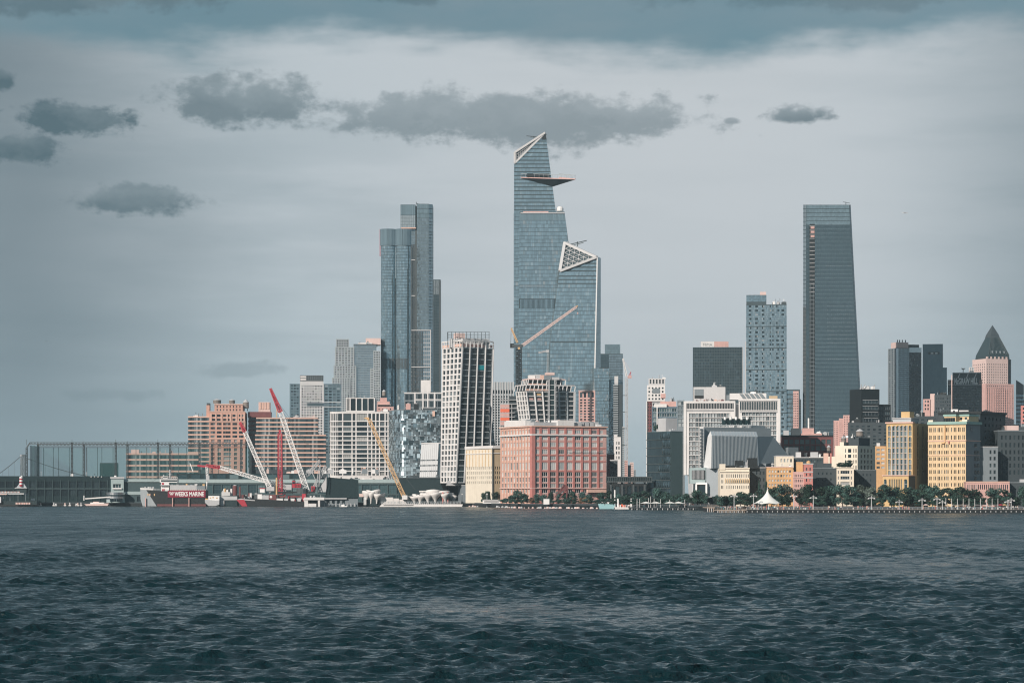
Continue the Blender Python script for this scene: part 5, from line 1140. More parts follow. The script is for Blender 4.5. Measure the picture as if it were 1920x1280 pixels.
b.vol(0,b.x(1247),0,22,b.z(752),b.z(722),WHITEC,R_=(cells(.5,b.x(1247)-.5,5,.5),b.rows(724,751,4,.5),dict(gm=WIN))); b.vol(b.x(1216),b.x(1247),2,20,b.z(722)+.01,b.z(709),PLG,R_=(cells(.3,b.x(1247)-b.x(1216)-.3,5,.5),[(b.z(719),b.z(711))],dict(gm=DGREY,ind=False,dep=.6)))
b.vol(.2,b.x(1222),.5,22,0,b.z(752)-.01,DRB,R_=(cells(.3,b.x(1222)-.5,2,.4),b.rows(754,850,16,.5),dict(gm=WINI,ind=False))); b.vol(b.x(1222)+.02,b.W,1,22,0,b.z(752)-.02,LGREY,R_=(cells(.3,b.W-b.x(1222)-.3,4,.6),b.rows(754,850,12,.6),dict(gm=WINI,ind=False)))
b.pbox('edge_strip',-.5,-.4,0,.18,1,b.z(752),WHITEC); b.pbox('pink_box',b.x(1239),-.8,b.z(746),b.x(1248),-.02,b.z(738),PKB); b.pbox('dark_grille',b.x(1223),-.3,b.z(737),b.x(1237),-.01,b.z(728),MGREY); b.clutter(2,b.W,3,15,b.z(709),4,.8,3); b.done()
b=B('glazed_terrace_block','grey glass block with planted terrace above the faceted dark building',1222,1222,1284,760,1640,D=24)
b.vol(0,b.x(1270),2,24,0,b.z(762),PAN2,R_=(cells(.4,b.x(1270)-.4,5,.88),b.rows(764,800,4,.7),dict(gm=WINT,fr=LGREY,mul=(2,1)))); b.vol(b.x(1270)+.02,b.W,0,24,0,b.z(750),PANL,R_=(cells(.2,b.W-b.x(1270)-.2,2,.86),b.rows(752,800,6,.8),dict(gm=WINS)))
b.pbox('roof_beam',b.x(1226),1,b.z(763),b.x(1250),1.98,b.z(757),WHITEC); b.pbox('post',b.x(1231),.8,0,b.x(1233),1.9,b.z(763),WHITEC); b.pbox('brick_parapet',b.x(1238),3,b.z(762),b.x(1268),12,b.z(752),PKB); b.clutter(b.x(1240),b.x(1268),3,12,b.z(752),4,.7,3); b.done()
def faceted():
    b=B('faceted_dark_building','black glass block with chiselled facets on its corner above the shore trees',1213,1258,1280,808,1480,a=30)
    H=b.H; W,D=b.W,b.D
    b.vol(0,W,0,D,0,H,TEALG,L=None,R_=None,side=TEALG)
    b.vol(.3,W,6,D*.55,H+.01,b.z(783),LGREY)
    k=MB(); r2=random.Random(12)
    def M(u,z,d): return Vector((-.12-d,D-u,z))
    nf=9
    for j in range(nf):
        z0=H*j/nf+.4; z1=H*(j+1)/nf-.3; u=0.3
        while u<D-.6:
            w=2.4; u1=min(u+w,D-.3); t=u/D; edge=.55+.09*math.sin(j*1.3)
            if t>edge or (j<3 and t>.25): # diamond facets
                c_=M((u+u1)/2,(z0+z1)/2,.55); q=[M(u,z0,0),M(u1,z0,.25),M(u1,z1,0),M(u,z1,.25)]
                for a_,b_ in zip(q,q[1:]+q[:1]): k.poly([a_,b_,c_],PANB if r2.random()<.75 else PAND)
            else: k.poly([M(u+.05,z0,0),M(u1-.05,z0,0),M(u1-.05,z1,0),M(u+.05,z1,0)],PANB)
            u=u1
    k.build('faceted_glass',b.root,kind='stuff')
    for j in range(1,nf): b.pbox('floor_line',-.7,0,H*j/nf-.15,-.13,D,H*j/nf+.15,DKST)
    b.pbox('parapet',-.3,-.3,H,W+.2,.2,H+.8,BLUGL); b.clutter(1,8,2,12,H,6,.7,2); b.done()
    return b
faceted()
def slab_hotel():
    b=B('slab_hotel','pale concrete hotel slab on stilts with a mosaic of curtained windows',1283,1283,1462,748,1570,D=16)
    xm=b.x(1377); z0=b.z(890); zA=b.z(753); zB=b.z(749); x1=b.W
    # left wing and right wing frames with glazing
    def wing(xa,xb,zt,y0,nc,ytop,ybot,nr,bars):
        b.vol(xa,xb,y0,16,z0,zt,WHITEC,R_=(cells(bars,(xb-xa)-bars,nc,.94),b.rows(ytop,ybot,nr,.90),dict(gm=WINS,fr=LGREY,mul=(2,1),dep=.8)))
        w=xb-xa
        k=MB(); zt2=b.z(ytop-17); 
    wing(0,xm,zA,0,13,774,888,13,3.0)
    wing(b.x(1385),x1,zB,.6,10,771,888,13,2.0)
    b.w.box(xm+.01,3,z0,b.x(1385)-.01,15,zA-1,LGREY)
    for (xa,xb,yt,yb,y0,n) in ((b.x(1287),b.x(1376),756,766.5,0,30),(b.x(1387),b.x(1457),753,769,.6,22)):
        k=MB(); k.box(xa,y0-.02,b.z(yb),xb,y0-.01,b.z(yt),WIND); b.part('club_window',k)
        k=MB()
        for i in range(n+1): x=xa+(xb-xa)*i/n; k.box(x-.1,y0-.3,b.z(yb),x+.1,y0-.03,b.z(yt),WHITEC)
        k.box(xa,y0-.34,b.z(yb)-.5,xb,y0-.03,b.z(yb),WHITEC)
        b.part('mullion_screen',k)
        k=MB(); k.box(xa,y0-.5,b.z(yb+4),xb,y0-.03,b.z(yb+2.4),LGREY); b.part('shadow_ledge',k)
    # proud edge frame
    for (xa,xb,za,zb_,y) in ((-.4,b.x(1286.5),z0,zA+.4,-.5),(-.4,xm+.4,zA-.9,zA+.41,-.52),(b.x(1458),x1+.4,z0+20,zB+.4,.1),(b.x(1384.5),x1+.4,zB-.9,zB+.41,.08),(xm-.3,xm+.6,b.z(790),zA+.38,-.48)): b.pbox('edge_frame',xa,y,za,xb,y+.45,zb_,WHITEC)
    for i in range(5):
        k=MB(); x=3+i*12; k.hexa([(x,2,0),(x+2,2,0),(x+2,12,0),(x,12,0)],[(x-1,1,z0),(x+3,1,z0),(x+3,14,z0),(x-1,14,z0)],LGREY); b.part('stilt',k)
    # roof
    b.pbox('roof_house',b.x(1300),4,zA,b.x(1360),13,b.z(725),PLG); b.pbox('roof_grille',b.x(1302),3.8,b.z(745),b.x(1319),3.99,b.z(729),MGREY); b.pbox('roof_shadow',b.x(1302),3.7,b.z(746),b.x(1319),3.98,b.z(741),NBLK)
    b.pbox('roof_house',b.x(1368),4,zB,b.x(1437),13,b.z(737),WHITEC); b.pbox('roof_link',b.x(1358),5,zA,b.x(1368)-.02,12,b.z(740),MGREY)
    for i in range(5): k=MB(); x=b.x(1393+i*9); k.hexa([(x,3.4,b.z(747)),(x+2.3,3.4,b.z(747)),(x+2.3,3.9,b.z(747)),(x,3.9,b.z(747))],[(x-2.2,3.4,b.z(738)),(x,3.4,b.z(738)),(x,3.9,b.z(738)),(x-2.2,3.9,b.z(738))],MGREY); b.part('chute_fin',k)
    b.clutter(2,b.x(1360),1,4,zA,14,.6,2,[DRB,SALM,LGREY,DGREY]); b.clutter(b.x(1320),b.x(1360),5,12,b.z(725),5,.9,7); b.clutter(b.x(1400),b.x(1440),5,12,b.z(737),3,.9,8); b.pbox('roof_hut',b.x(1442),4,zB,b.x(1458),12,b.z(742),TAN); b.done()
slab_hotel()
def museum():
    Y=1400; b=B('museum','angular grey metal-clad museum with a sloping white prow and terraces',1290,1350,1480,800,Y,a=38)
    W=b.W
    def L(px,py,d): v=P(px,py,Y+d)-Vector((b.Cx,Y,b.zb)); return Matrix.Rotation(-b.a,3,'Z')@v
    # main slanting gallery wall
    A,Bv,C_,D_=L(1333.5,878,4),L(1424,873,32),L(1421,818,36),L(1334.5,816,10)
    Pw,Pt=L(1319.5,876,18),L(1327,818,20)
    Ev,Et=L(1482,858,60),L(1450,818,52)
    k=MB(); dn=Vector((0,0,-1)); 
    k.poly([A,Bv,C_,D_],BLUGL); b.part('gallery_wall',k)
    k=MB(); k.poly([Bv,Ev,Et,C_],BLUG); b.part('gallery_wall',k)
    k=MB(); k.poly([Pw,A,D_,Pt],WHITEP); b.part('white_prow',k)
    R1,R2=L(1332,808,24),L(1418,809,46)
    k=MB(); k.poly([D_,C_,R2,R1],BLUGL); k.poly([Pt,D_,R1],WHITEP); b.part('skylight_slope',k)
    # seams
    k=MB()
    for i in range(1,34): t=i/34; k.bar(A.lerp(Bv,t)+Vector((0,-.12,0)),D_.lerp(C_,t)+Vector((0,-.12,0)),.34,MGREY)
    b.part('cladding_seam',k,kind='stuff')
    k=MB()
    for i in range(1,14): t=i/14; k.bar(D_.lerp(C_,t)+Vector((0,-.1,.05)),R1.lerp(R2,t)+Vector((0,-.1,.05)),.22,LGREY)
    b.part('skylight_seam',k,kind='stuff')
    # back volumes
    def blockp(name,px0,d0,px1,d1,yt,yb,m,th=16):
        a_,c_=L(px0,yb,d0),L(px1,yb,d1); n=Matrix.Rotation(-b.a,3,'Z')@Vector((0,th,0))
        z0,z1=PZ(yb,Y+d0)-G,PZ(yt,Y+d0)-G
        q=[a_,c_,c_+n,a_+n]; kk=MB(); kk.hexa([(p.x,p.y,z0) for p in q],[(p.x,p.y,z1) for p in q],m); b.part(name,kk)
    blockp('rear_block',1321,34,1446,64,800,930,BLUG); blockp('stair_strip',1312,30,1319,30.5,800,876,WHITEP,2)
    for i in range(12):
        z=PZ(873-i*6.1,Y+29); a_=L(1315,0,29.6); kk=MB(); kk.box(a_.x-.9,a_.y-.2,z-G-.6,a_.x+.9,a_.y+.1,z-G+.8,MGREY); b.part('stair_window',kk)
    blockp('upper_storey',1409,70,1434,78,797,806,BLUG); blockp('terrace_block',1478,66,1497,72,838,930,BLUG)
    # lower base
    blockp('lower_block',1323,8,1352,8,877,930,BLUGL,20); blockp('lower_block',1294,20,1322.5,7,900,906,TEALL,12); blockp('window_box',1294,21,1323,7.5,877,902,TEALL,12); blockp('big_window',1297,19,1321,7.2,881,898,WIND,.5)
    for i in range(10): 
        px=1298+i*2.4; d=19-(px-1297)*.49; a_=L(px,890,d-.4); kk=MB(); kk.box(a_.x-.12,a_.y-.2,PZ(898,Y+d)-G,a_.x+.12,a_.y+.1,PZ(881,Y+d)-G,LGREY); b.part('mullion',kk)
    blockp('portal_frame',1305,12,1326,6,904,908,WHITEP,2); blockp('portal_post',1304,12.4,1307,11.5,907,932,WHITEP,2); blockp('portal_post',1323,6.4,1326,5.5,907,932,WHITEP,2); blockp('portal_void',1307,13,1323,8.5,908,932,WIND,2); blockp('lower_post',1297,19,1299.5,18.5,902,932,LGREY,1)
    # rooftop plant: five tanks on a platform
    for i in range(5):
        px=1360+i*10.4; a_=L(px,800,60); z0=PZ(796,Y+60)-G; kk=MB(); kk.box(a_.x,a_.y,z0,a_.x+2.5,a_.y+3,PZ(784.5,Y+60)-G,DTEAL); kk.cyl((a_.x+.3,a_.y+.6),.7,z0+2.9,z0+4.6,8,WHITEP); b.part('cooling_tank',kk)
    kk=MB(); 
    for i in range(26):
        px=1340+i*2.6; a_=L(px,800,58); kk.bar((a_.x,a_.y,PZ(801,Y+58)-G),(a_.x+(i%3-1)*.4,a_.y,PZ(794+(i%4),Y+58)-G),.22,STONEG)
    a_,c_=L(1338,0,58),L(1408,0,58); z=PZ(797,Y+58)-G; kk.bar((a_.x,a_.y,z),(c_.x,c_.y,z),.35,STONEG); b.part('roof_gantry',kk)
museum()
# ---------------------------------------------------------------- low street front
FR=dict(gm=WIN,fr=None,dep=.35)
b=B('beige_low_block','low beige building with a corner turret and dark rooftop sheds left of the white tent',1350,1350,1407,878,1330,a=-2,D=24)
zs=b.rows(889,925,5,.55)
b.vol(0,b.x(1405),0,24,0,b.H,CREAM,R_=([(b.x(1352),b.x(1353.3)),(b.x(1354.6),b.x(1356))]+cells(b.x(1361),b.x(1405),11,.36),[(b.z(916),b.z(910)),(b.z(905.5),b.z(899.5)),(b.z(895),b.z(888.5))],FR))
b.pbox('turret',-.2,-.4,b.z(880),b.x(1360),6,b.z(869.5),CREAM); b.band(b.z(884.5),b.z(883.5),.6,CREAM,both=False,x1=b.x(1405)); b.band(b.H-.2,b.H+.5,.4,CREAM,x0=b.x(1360)+.3,x1=b.x(1405),both=False,name='parapet')
for i in range(12): b.pbox('pilaster',b.x(1360+i*4.05)-.25,-.3,b.z(905),b.x(1360+i*4.05)+.25,-.01,b.z(897),YEL)
b.pbox('roof_shed',b.x(1361),5,b.H,b.x(1388),16,b.z(872),NBLK); b.pbox('roof_shed',b.x(1380),6,b.z(872),b.x(1395),15,b.z(863),NBLK); b.pbox('roof_shed',b.x(1404),6,b.H,b.x(1421),16,b.z(858),NBLK); 
k=MB()
for i in range(16): x=b.x(1397+i*.5); k.bar((x,7,b.H),(x+rng.uniform(-.8,.8),7.5,b.z(861)-rng.uniform(0,2)),.16,LGREY)
b.part('roof_pipework',k); b.clutter(b.x(1362),b.x(1404),2,5,b.H,8,.5,3); b.done()
b=B('shaded_brick_house','dark shaded brick house between the beige and orange buildings',1405,1405,1439,877,1338,a=-4,D=20); b.vol(0,b.W,0,20,0,b.H,DGREY,R_=(cells(3,b.W-1,3,.3),b.rows(880,930,4,.5),dict(gm=WIND,dep=.3))); b.pbox('coping',-.1,-.2,b.H,b.W,19,b.H+.4,LGREY); b.pbox('roof_box',b.x(1424),6,b.H+.4,b.x(1437),15,b.z(868),MGREY); b.pbox('roof_box',b.x(1408),4,b.H+.4,b.x(1422),12,b.z(872),PINKC); b.done()  # shade of this wall is put into its dark grey colour
b=B('orange_brick_house','bright orange brick house with square shuttered windows behind the tent',1438,1438,1487,876,1322,a=-4,D=20)
b.vol(0,b.W,0,20,0,b.H,OCH,R_=(cells(.6,b.W-.8,8,.58),b.rows(879,913,4,.5),dict(gm=WINL,dep=.3))); b.pbox('coping',-.2,-.3,b.H,b.W,19,b.H+.4,SALM); b.clutter(2,b.W,3,14,b.H,5,.5,3); b.done()
b=B('cream_upper_house','cream house with small square windows rising behind the orange house',1455,1455,1488,855,1352,a=-3,D=20)
b.vol(0,b.W,0,20,b.z(876),b.H,CREAM,R_=(cells(2,b.W-.5,4,.5),[(b.z(866),b.z(860))],dict(gm=WINL))); b.vol(.1,b.W,.2,20,0,b.z(876)-.01,OCH,R_=([(2,7),(8.5,13)],[(b.z(880),b.z(877.2))],dict(gm=WIND))); b.pbox('coping',-.2,-.3,b.H,b.W,19,b.H+.4,PLG); b.done()
b=B('grey_flat_house','long low dark house with a row of grey windows behind the cream house',1487,1487,1545,858,1372,a=-3,D=18)
b.vol(0,b.W,0,18,0,b.H,DGREY,R_=(cells(1,b.W-1,9,.5),[(b.z(866),b.z(862))],dict(gm=WINT))); b.pbox('coping',-.1,-.2,b.H,b.W,17,b.H+.4,PLG); b.clutter(1,b.W,3,14,b.H+.4,8,.6,13); b.pbox('roof_house',b.x(1494),5,b.H,b.x(1503),12,b.z(847),PLG); b.pbox('steel_unit',b.x(1521),4,b.H,b.x(1535),9,b.z(847),LGREY); b.done()
def redhouse():
    b=B('red_brick_turret_house','small red brick house with a striped corner turret behind the trees',1487,1487,1525,884,1318,a=-4,D=18)
    b.vol(0,b.x(1507),0,18,0,b.H,PKB,R_=(cells(.6,b.x(1507)-.4,5,.42),b.rows(887,915,3,.5),FR)); b.vol(b.x(1507)+.01,b.x(1524),-.6,12,0,b.z(870),RDB,R_=(cells(.5,b.x(1524)-b.x(1507)-.5,2,.34),b.rows(874,915,4,.5),FR))
    for y in (884,895): b.pbox('pale_band',b.x(1507)-.1,-.8,b.z(y+1),b.x(1524)+.1,-.61,b.z(y-.6),PLG)
    b.pbox('pale_band',0,-.3,b.z(895.6),b.x(1507),-.02,b.z(894.4),PINKC); b.pbox('turret_cap',b.x(1507)-.3,-.9,b.z(870),b.x(1524)+.3,12,b.z(868.5),PLG); k=MB(); c=(b.x(1516.5),3); k.lathe(c,[(1.1,b.z(868.5)),(1.1,b.z(865)),(.05,b.z(862.5))],10,OCH); b.part('turret_lantern',k); b.pbox('ochre_block',b.x(1494),4,b.H,b.x(1506),10,b.z(865.5),OCH); b.done()
redhouse()
b=B('maroon_mill','long maroon brick mill with wide industrial windows behind the museum',1466,1466,1562,818,1620,a=-4,D=24)
b.vol(0,b.W,0,24,0,b.H,DRB,R_=(cells(1,b.W-1,9,.78),b.rows(822,846,2,.72),dict(gm=WINT,fr=DKST,mul=(4,2),dep=.5))); b.pbox('cornice',-.2,-.6,b.H,b.W+.3,23,b.H+.8,NBLK); b.pbox('roof_storey',b.x(1485),6,b.H+.8,b.x(1500),18,b.z(802),DGREY); b.pbox('pink_roof_storey',b.x(1503),5,b.H+.8,b.x(1542),18,b.z(812),PKB); b.pbox('pink_roof_storey',b.x(1505),6,b.z(812),b.x(1527),16,b.z(802),PKB); b.pbox('roof_unit',b.x(1470),8,b.H+.8,b.x(1480),14,b.z(806),LGREY)
k=MB(); k.bar((b.x(1517),8,b.z(802)),(b.x(1517),8,b.z(783)),.9,WHITEP); b.part('flue',k); b.clutter(b.x(1530),b.W,3,16,b.H+.8,7,.9,3); b.done()
b=B('pink_stepped_tower','pink brick tower stepping up in three stages left of the black office',1563,1563,1596,778,1950,D=22)
for i,(x0,x1,yt) in enumerate(((1563,1573,788),(1573,1581,784),(1581,1596,778))): b.vol(b.x(x0),b.x(x1)-.02,i*-.8+2,22,0,b.z(yt),PKB,R_=(cells(.3,b.x(x1)-b.x(x0)-.4,3,.4),b.rows(yt+2,840,14,.4),dict(gm=WINI,ind=False,dep=.3)))
b.done()
b=B('black_office','black office block with bands of lit glass and rooftop masts',1593,1615,1649,729,1720,a=20)
b.vol(0,b.W,0,b.D,0,b.H,NBLK,R_=(cells(.6,b.W-.5,1,.97),b.rows(747,826,7,.66),dict(gm=WIND,fr=MGREY,mul=(5,1),dep=.5))); b.vol(b.W+.02,b.x(1674),3,20,0,b.z(757),NBLK,R_=(cells(.5,b.x(1674)-b.W-.5,2,.9),b.rows(759,826,7,.66),dict(gm=WIND,fr=MGREY,mul=(3,1),dep=.5)))
for i in range(7): z=b.z(826)+(b.z(747)-b.z(826))*(i+.83)/7; b.pbox('light_strip',1,-.1,z-.35,b.W-1,-.02,z-.1,LGREY)
for px in (1604,1612,1645): k=MB(); k.bar((b.x(px) if px>1615 else 2,4,b.H),(b.x(px) if px>1615 else 2+(px-1604)*.4,4,b.z(720)),.5,LGREY); b.part('roof_mast',k)
b.clutter(1,b.W,2,14,b.H,6,1,5); b.done()
b=B('cream_corner_house','cream house with narrow windows and a dark shaded flank',1566,1608,1641,835,1385,a=58)
zs=[(b.z(q),b.z(p)) for p,q in ((841,848),(851.5,858),(862,868),(872,880))][::-1]
uD=lambda px:b.u(px)
b.vol(0,b.W,0,b.D,0,b.H,CREAM,side=DGREY,L=([(uD(1584.5),uD(1586.2)),(uD(1590),uD(1596)),(uD(1600),uD(1601.6)),(uD(1604),uD(1606))],zs,dict(gm=WIN)),R_=(cells(3,b.W-3,4,.42),zs,dict(gm=WIND,dep=.4)))
k=MB(); 
b.pbox('upper_house',3,b.D*.05,b.H,b.W*.75,b.D*.5,b.z(820),DGREY); b.pbox('cream_step',.2,b.D*.62,b.H,8,b.D*.8,b.z(828),CREAM); b.pbox('cream_annex',.3,b.D+.02,0,10,b.D+16,b.z(855),CREAM); b.clutter(1,b.W*.5,1,12,b.z(820),6,.5,3,[WHITEP,DGREY,NBLK]); b.done()
watertank(1582,834,816,1412,4.6,'squat grey tank on the roof of the cream corner house'); watertank(1612,821,803.5,1405,7,'round tank with a peaked pinkish roof on the dark upper house',TANKW); watertank(1554,848,834,1500,3.6,'small pale tank left of the cream corner house')
b=B('small_cream_house','small cream house of three wide window bands beside trees',1569,1569,1601,877,1335,a=-5,D=18)
b.vol(0,b.W,0,18,0,b.H,CREAM,R_=([(b.x(1571),b.x(1573)),(b.x(1576),b.x(1593)),(b.x(1595.5),b.x(1597.5))],[(b.z(q),b.z(p)) for p,q in ((882,888),(892.5,898.5),(903,909))][::-1],dict(gm=WIN,fr=LGREY,mul=(4,1)))); b.pbox('coping',-.2,-.3,b.H,b.W+.1,17,b.H+.4,CREAM); b.done()
b=B('dark_party_wall','plain dark party wall house between the small cream house and the golden building',1601,1601,1643,881,1350,a=-6,D=20); b.vol(0,b.W,0,20,0,b.H,DGREY,R_=(cells(2,b.W-2,4,.3),b.rows(885,915,3,.4),dict(gm=WIND,dep=.3))); b.pbox('coping',0,-.2,b.H,b.W,19,b.H+.3,MGREY); b.done()
b=B('dark_left_house','plain dark low house left of the small cream house',1524,1524,1569,878,1342,a=-5,D=18); b.vol(0,b.W,0,18,0,b.H,DGREY,R_=(cells(2,b.W-2,4,.3),b.rows(882,915,3,.4),dict(gm=WIND,dep=.3))); b.pbox('coping',0,-.2,b.H,b.W,17,b.H+.3,MGREY); b.pbox('roof_step',b.x(1532),4,b.H+.3,b.x(1560),14,b.z(868),DGREY)
b.pbox('red_chimney',b.x(1545),5,b.z(868),b.x(1554),9,b.z(849),SALM); b.pbox('red_chimney',b.x(1557),5,b.z(868),b.x(1560),9,b.z(849),RDB); b.done()
b=B('orange_strip_house','thin orange house with pale window panels in a narrow gap',1641,1641,1661,836,1480,a=-6,D=16); b.vol(0,b.W,0,16,0,b.H,OCH,R_=(cells(.4,b.W-.4,2,.7),b.rows(839,880,5,.5),dict(gm=WINL,dep=.3))); b.pbox('roof_box',1,3,b.H,3,7,b.z(830),WHITEC); b.done()
def golden():
    b=B('golden_arched_building','golden building with a tall grid of arched windows above an arcaded base',1662,1711,1760,793,1300,a=58)
    D,W,H=b.D,b.W,b.H
    u=lambda px:b.u(px)
    xs=[(u(1665),u(1669.8))]+[(u(1672.9+i*7.3),u(1680.0+i*7.3)) for i in range(4)]+[(u(1703.5),u(1709))]
    zs=[(b.z(q),b.z(p)) for p,q in ((797.5,807.4),(807.8,817.2),(818.4,828.2),(828.6,838.4),(839.4,849.2),(849.6,859.4),(860.4,870.2),(870.6,880.6),(881.6,890.4))][::-1]
    b.vol(0,W,0,D,0,H,GOLD,side=DGREY,L=(xs,zs,dict(gm=WINT,fr=LGREY,mul=(2,1),dep=.5,arch=lambda c_,r:(c_ in (0,5) and r%2==0) or r==8)),R_=(cells(4,W-4,4,.3),zs,dict(gm=WIND,dep=.4)))
    k=MB(); k.poly([(.01,-.02,0),(W,-.02,0),(W,-.02,H),(.01,-.02,H)],DGREY); 
    b.pbox('pale_grid',-.25,b.y(1672.5),b.z(893),-.02,b.y(1672.9),b.z(797),LGREY)
    for i in range(5): y=b.y(1672.6+i*7.3); b.pbox('mullion_pier',-.3,min(y,y+.45),b.z(893),-.02,max(y,y+.45),b.z(797),LGREY)
    b.pbox('cornice',-.7,-.5,H,2,D+.4,H+.7,SALM); b.pbox('glazed_attic',1.5,b.y(1706),H+.7,12,b.y(1672),b.z(784),BLUGL); b.pbox('attic_roof',1.0,b.y(1707),b.z(784),12.5,b.y(1671),b.z(782.5),LGREY); b.pbox('golden_hut',4,b.y(1700),b.z(782.5),10,b.y(1684),b.z(771),GOLD)
    # arcaded base
    x0=-9; yA,yB=b.y(1703)-4,b.y(1655)-4
    zt=b.z(892)
    def Mb(uu,z,d): return (x0+d,yB-uu,z)
    L=yB-yA
    b.emit(Mb,-math.pi/2,0,L,0,zt,([(L*.04,L*.15)]+cells(L*.22,L*.76,8,.55)+[(L*.82,L*.95)],[(b.z(916),b.z(898))],dict(gm=WINT,fr=LGREY,mul=(1,2),dep=.5,arch=lambda c_,r:c_ in (0,9))),GOLD)
    b.w.poly([(x0,yA,zt),(0,yA,zt),(0,yB,zt),(x0,yB,zt)],ROOF); b.w.poly([(x0,yA,0),(0,yA,0),(0,yA,zt),(x0,yA,zt)],DGREY); b.w.poly([(x0,yB,0),(0,yB,0),(0,yB,zt),(x0,yB,zt)],GOLD); b.pbox('base_cornice',x0-.4,yA-.3,zt,0-.8,yB+.3,zt+.5,SALM)  # right flank has its shade painted in as dark grey
    b.clutter(4,W*.7,2,14,H+.01,8,.8,3,[DGREY,NBLK,WHITEP,LGREY]); b.done()
golden()
def yellow():
    b=B('yellow_brick_tower','tall yellow brick building of ten storeys with a green copper cornice',1740,1811,1838,794,1290,a=55)
    D,W,H=b.D,b.W,b.H; u=lambda px:b.u(px)
    xs=[]
    for px in (1742.5,1745,1750.2,1752.8,1758,1760.7,1765.2,1770.5,1773.6,1776.7,1783,1788.4,1791.4,1796.3,1799.3,1804.3,1807): xs.append((u(px),u(px+1.75)))
    zs=[(b.z(q),b.z(p)) for p,q in ((801,809),(815.5,823.5),(832,838.5),(844,850.5),(856.2,862.6),(868,875),(880.5,887.5),(892.5,899.5),(905,911.5),(917,922))][::-1]
    b.vol(0,W,0,D,0,H,YEL,side=DGREY,L=(xs,zs,dict(gm=WIN,dep=.45)),R_=None)
    k=MB(); k.poly([(-.0,-.03,0),(W,-.03,0),(W,-.03,H),(0,-.03,H)],MGREY); b.part('painted_shade_wall',k,label='side wall with its shade put into a blue grey colour')  # blue-grey sheet over the yellow wall paints in its shade
    for (px,ys_) in ((1827,((831,838),(843.5,850.5),(856,862.5),(868.5,875.5),(881,888),(893,899))),(1832.3,((843.5,850.5),(856,862.5),(868.5,875.5),(881,888))),(1819,((800,808),))):
        for (p,q) in ys_: b.pbox('window',b.x(px),-.2,b.z(q),b.x(px+3.6),-.04,b.z(p),WIND)
    b.band(H-.2,H+1.2,.9,COPR); b.band(b.z(826.5),b.z(824.8),.35,SALM,name='belt_course'); b.band(b.z(853.4),b.z(852.6),.3,SALM,name='belt_course')
    for px in (1741,1804): y=b.y(px); b.pbox('parapet_block',-.3,y-2.6 if px<1780 else y-3,H+1.2,3,y,H+2.2,CREAM)
    # roof pavilions
    for (p0,p1,n) in ((1764,1786,5),):
        ya,yb_=b.y(p1),b.y(p0); b.w.box(4,ya,H,16,yb_,b.z(777),YEL); b.pbox('pavilion_cornice',3.5,ya-.3,b.z(779),16.2,yb_+.3,b.z(775.5),COPR)
        for i in range(n): yy=ya+(yb_-ya)*(i+.3)/n; b.pbox('window',3.8,yy,b.z(790),3.99,yy+1.2,b.z(782),WIND)
    ya,yb_=b.y(1831)+1,b.y(1810)+1
    b.w.box(8,2,H,20,14,b.z(777),YEL); b.pbox('pavilion_cornice',7.6,1.6,b.z(779),20.3,14.2,b.z(775.5),COPR)
    for i in range(4): b.pbox('window',7.8,3+i*2.7,b.z(786),7.99,4.2+i*2.7,b.z(781),WIND)
    b.pbox('fire_escape',-.9,b.y(1772),b.z(831),-.02,b.y(1766),b.z(829.5),OCH); b.pbox('escape_chute',-.6,b.y(1773),b.z(829),-.02,b.y(1771.4),b.z(797),OCH); b.pbox('escape_end',-1.0,b.y(1781),b.z(831),-.03,b.y(1779),b.z(826),RDB)
    b.done()
yellow()
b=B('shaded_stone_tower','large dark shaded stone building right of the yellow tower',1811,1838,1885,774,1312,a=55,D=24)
b.vol(0,b.W,0,24,0,b.H,DGREY,R_=(cells(4,b.W-4,5,.32),b.rows(778,900,10,.42),dict(gm=WIND,dep=.5))); b.band(b.H-.2,b.H+.9,.8,NBLK); b.clutter(2,b.W-4,3,16,b.H+.01,4,.8,3,[NBLK,DGREY]); b.done()  # dark grey walls hold the building's shade in their colour
b=B('grey_rear_block','pale grey lower block with paired windows at the foot of the shaded stone building',1836,1837,1871,838,1306,a=0,D=6)
zs=[(b.z(q),b.z(p)) for p,q in ((843.5,850.5),(856,862.5),(868.5,875.5),(881,888),(893,899))][::-1]
b.vol(0,b.W,0,6,0,b.H,MGREY,R_=([(b.x(1855.5),b.x(1859)),(b.x(1863),b.x(1867))],zs,dict(gm=WIND,dep=.4))); b.pbox('coping',-.1,-.2,b.H,b.W+.1,5.9,b.H+.4,LGREY); b.done()
b=B('right_dark_block','dark block with rows of black windows at the right edge',1870,1871,1965,808,1316,a=2,D=30)
zs=[(b.z(q),b.z(p)) for p,q in ((816,824),(830,838),(843.5,851),(856,863),(868.5,876),(881,889))][::-1]
b.vol(0,b.W,0,30,0,b.H,DGREY,R_=(cells(1,b.W-1,11,.42),zs,dict(gm=WIND,dep=.4))); b.pbox('coping',-.1,-.3,b.H,b.W+.1,29,b.H+.5,MGREY); b.pbox('roof_house',b.x(1893),6,b.H+.5,b.x(1915),20,b.z(797),PINKC); b.clutter(2,b.W-10,3,18,b.H+.5,6,.8,3,[DGREY,NBLK,MGREY]); b.done()
b=B('red_arcade_block','low red brick block with a row of tall arched windows at the yellow tower foot',1811,1811,1893,904,1272,a=-6,D=14)
b.vol(0,b.W,0,14,0,b.H,PKB,R_=(cells(.5,b.W-.5,20,.5),[(b.z(917),b.z(908))],dict(gm=WIN,dep=.35,arch=lambda c_,r:True))); b.pbox('coping',-.2,-.4,b.H,b.W,13.8,b.H+.5,SALM); b.done()
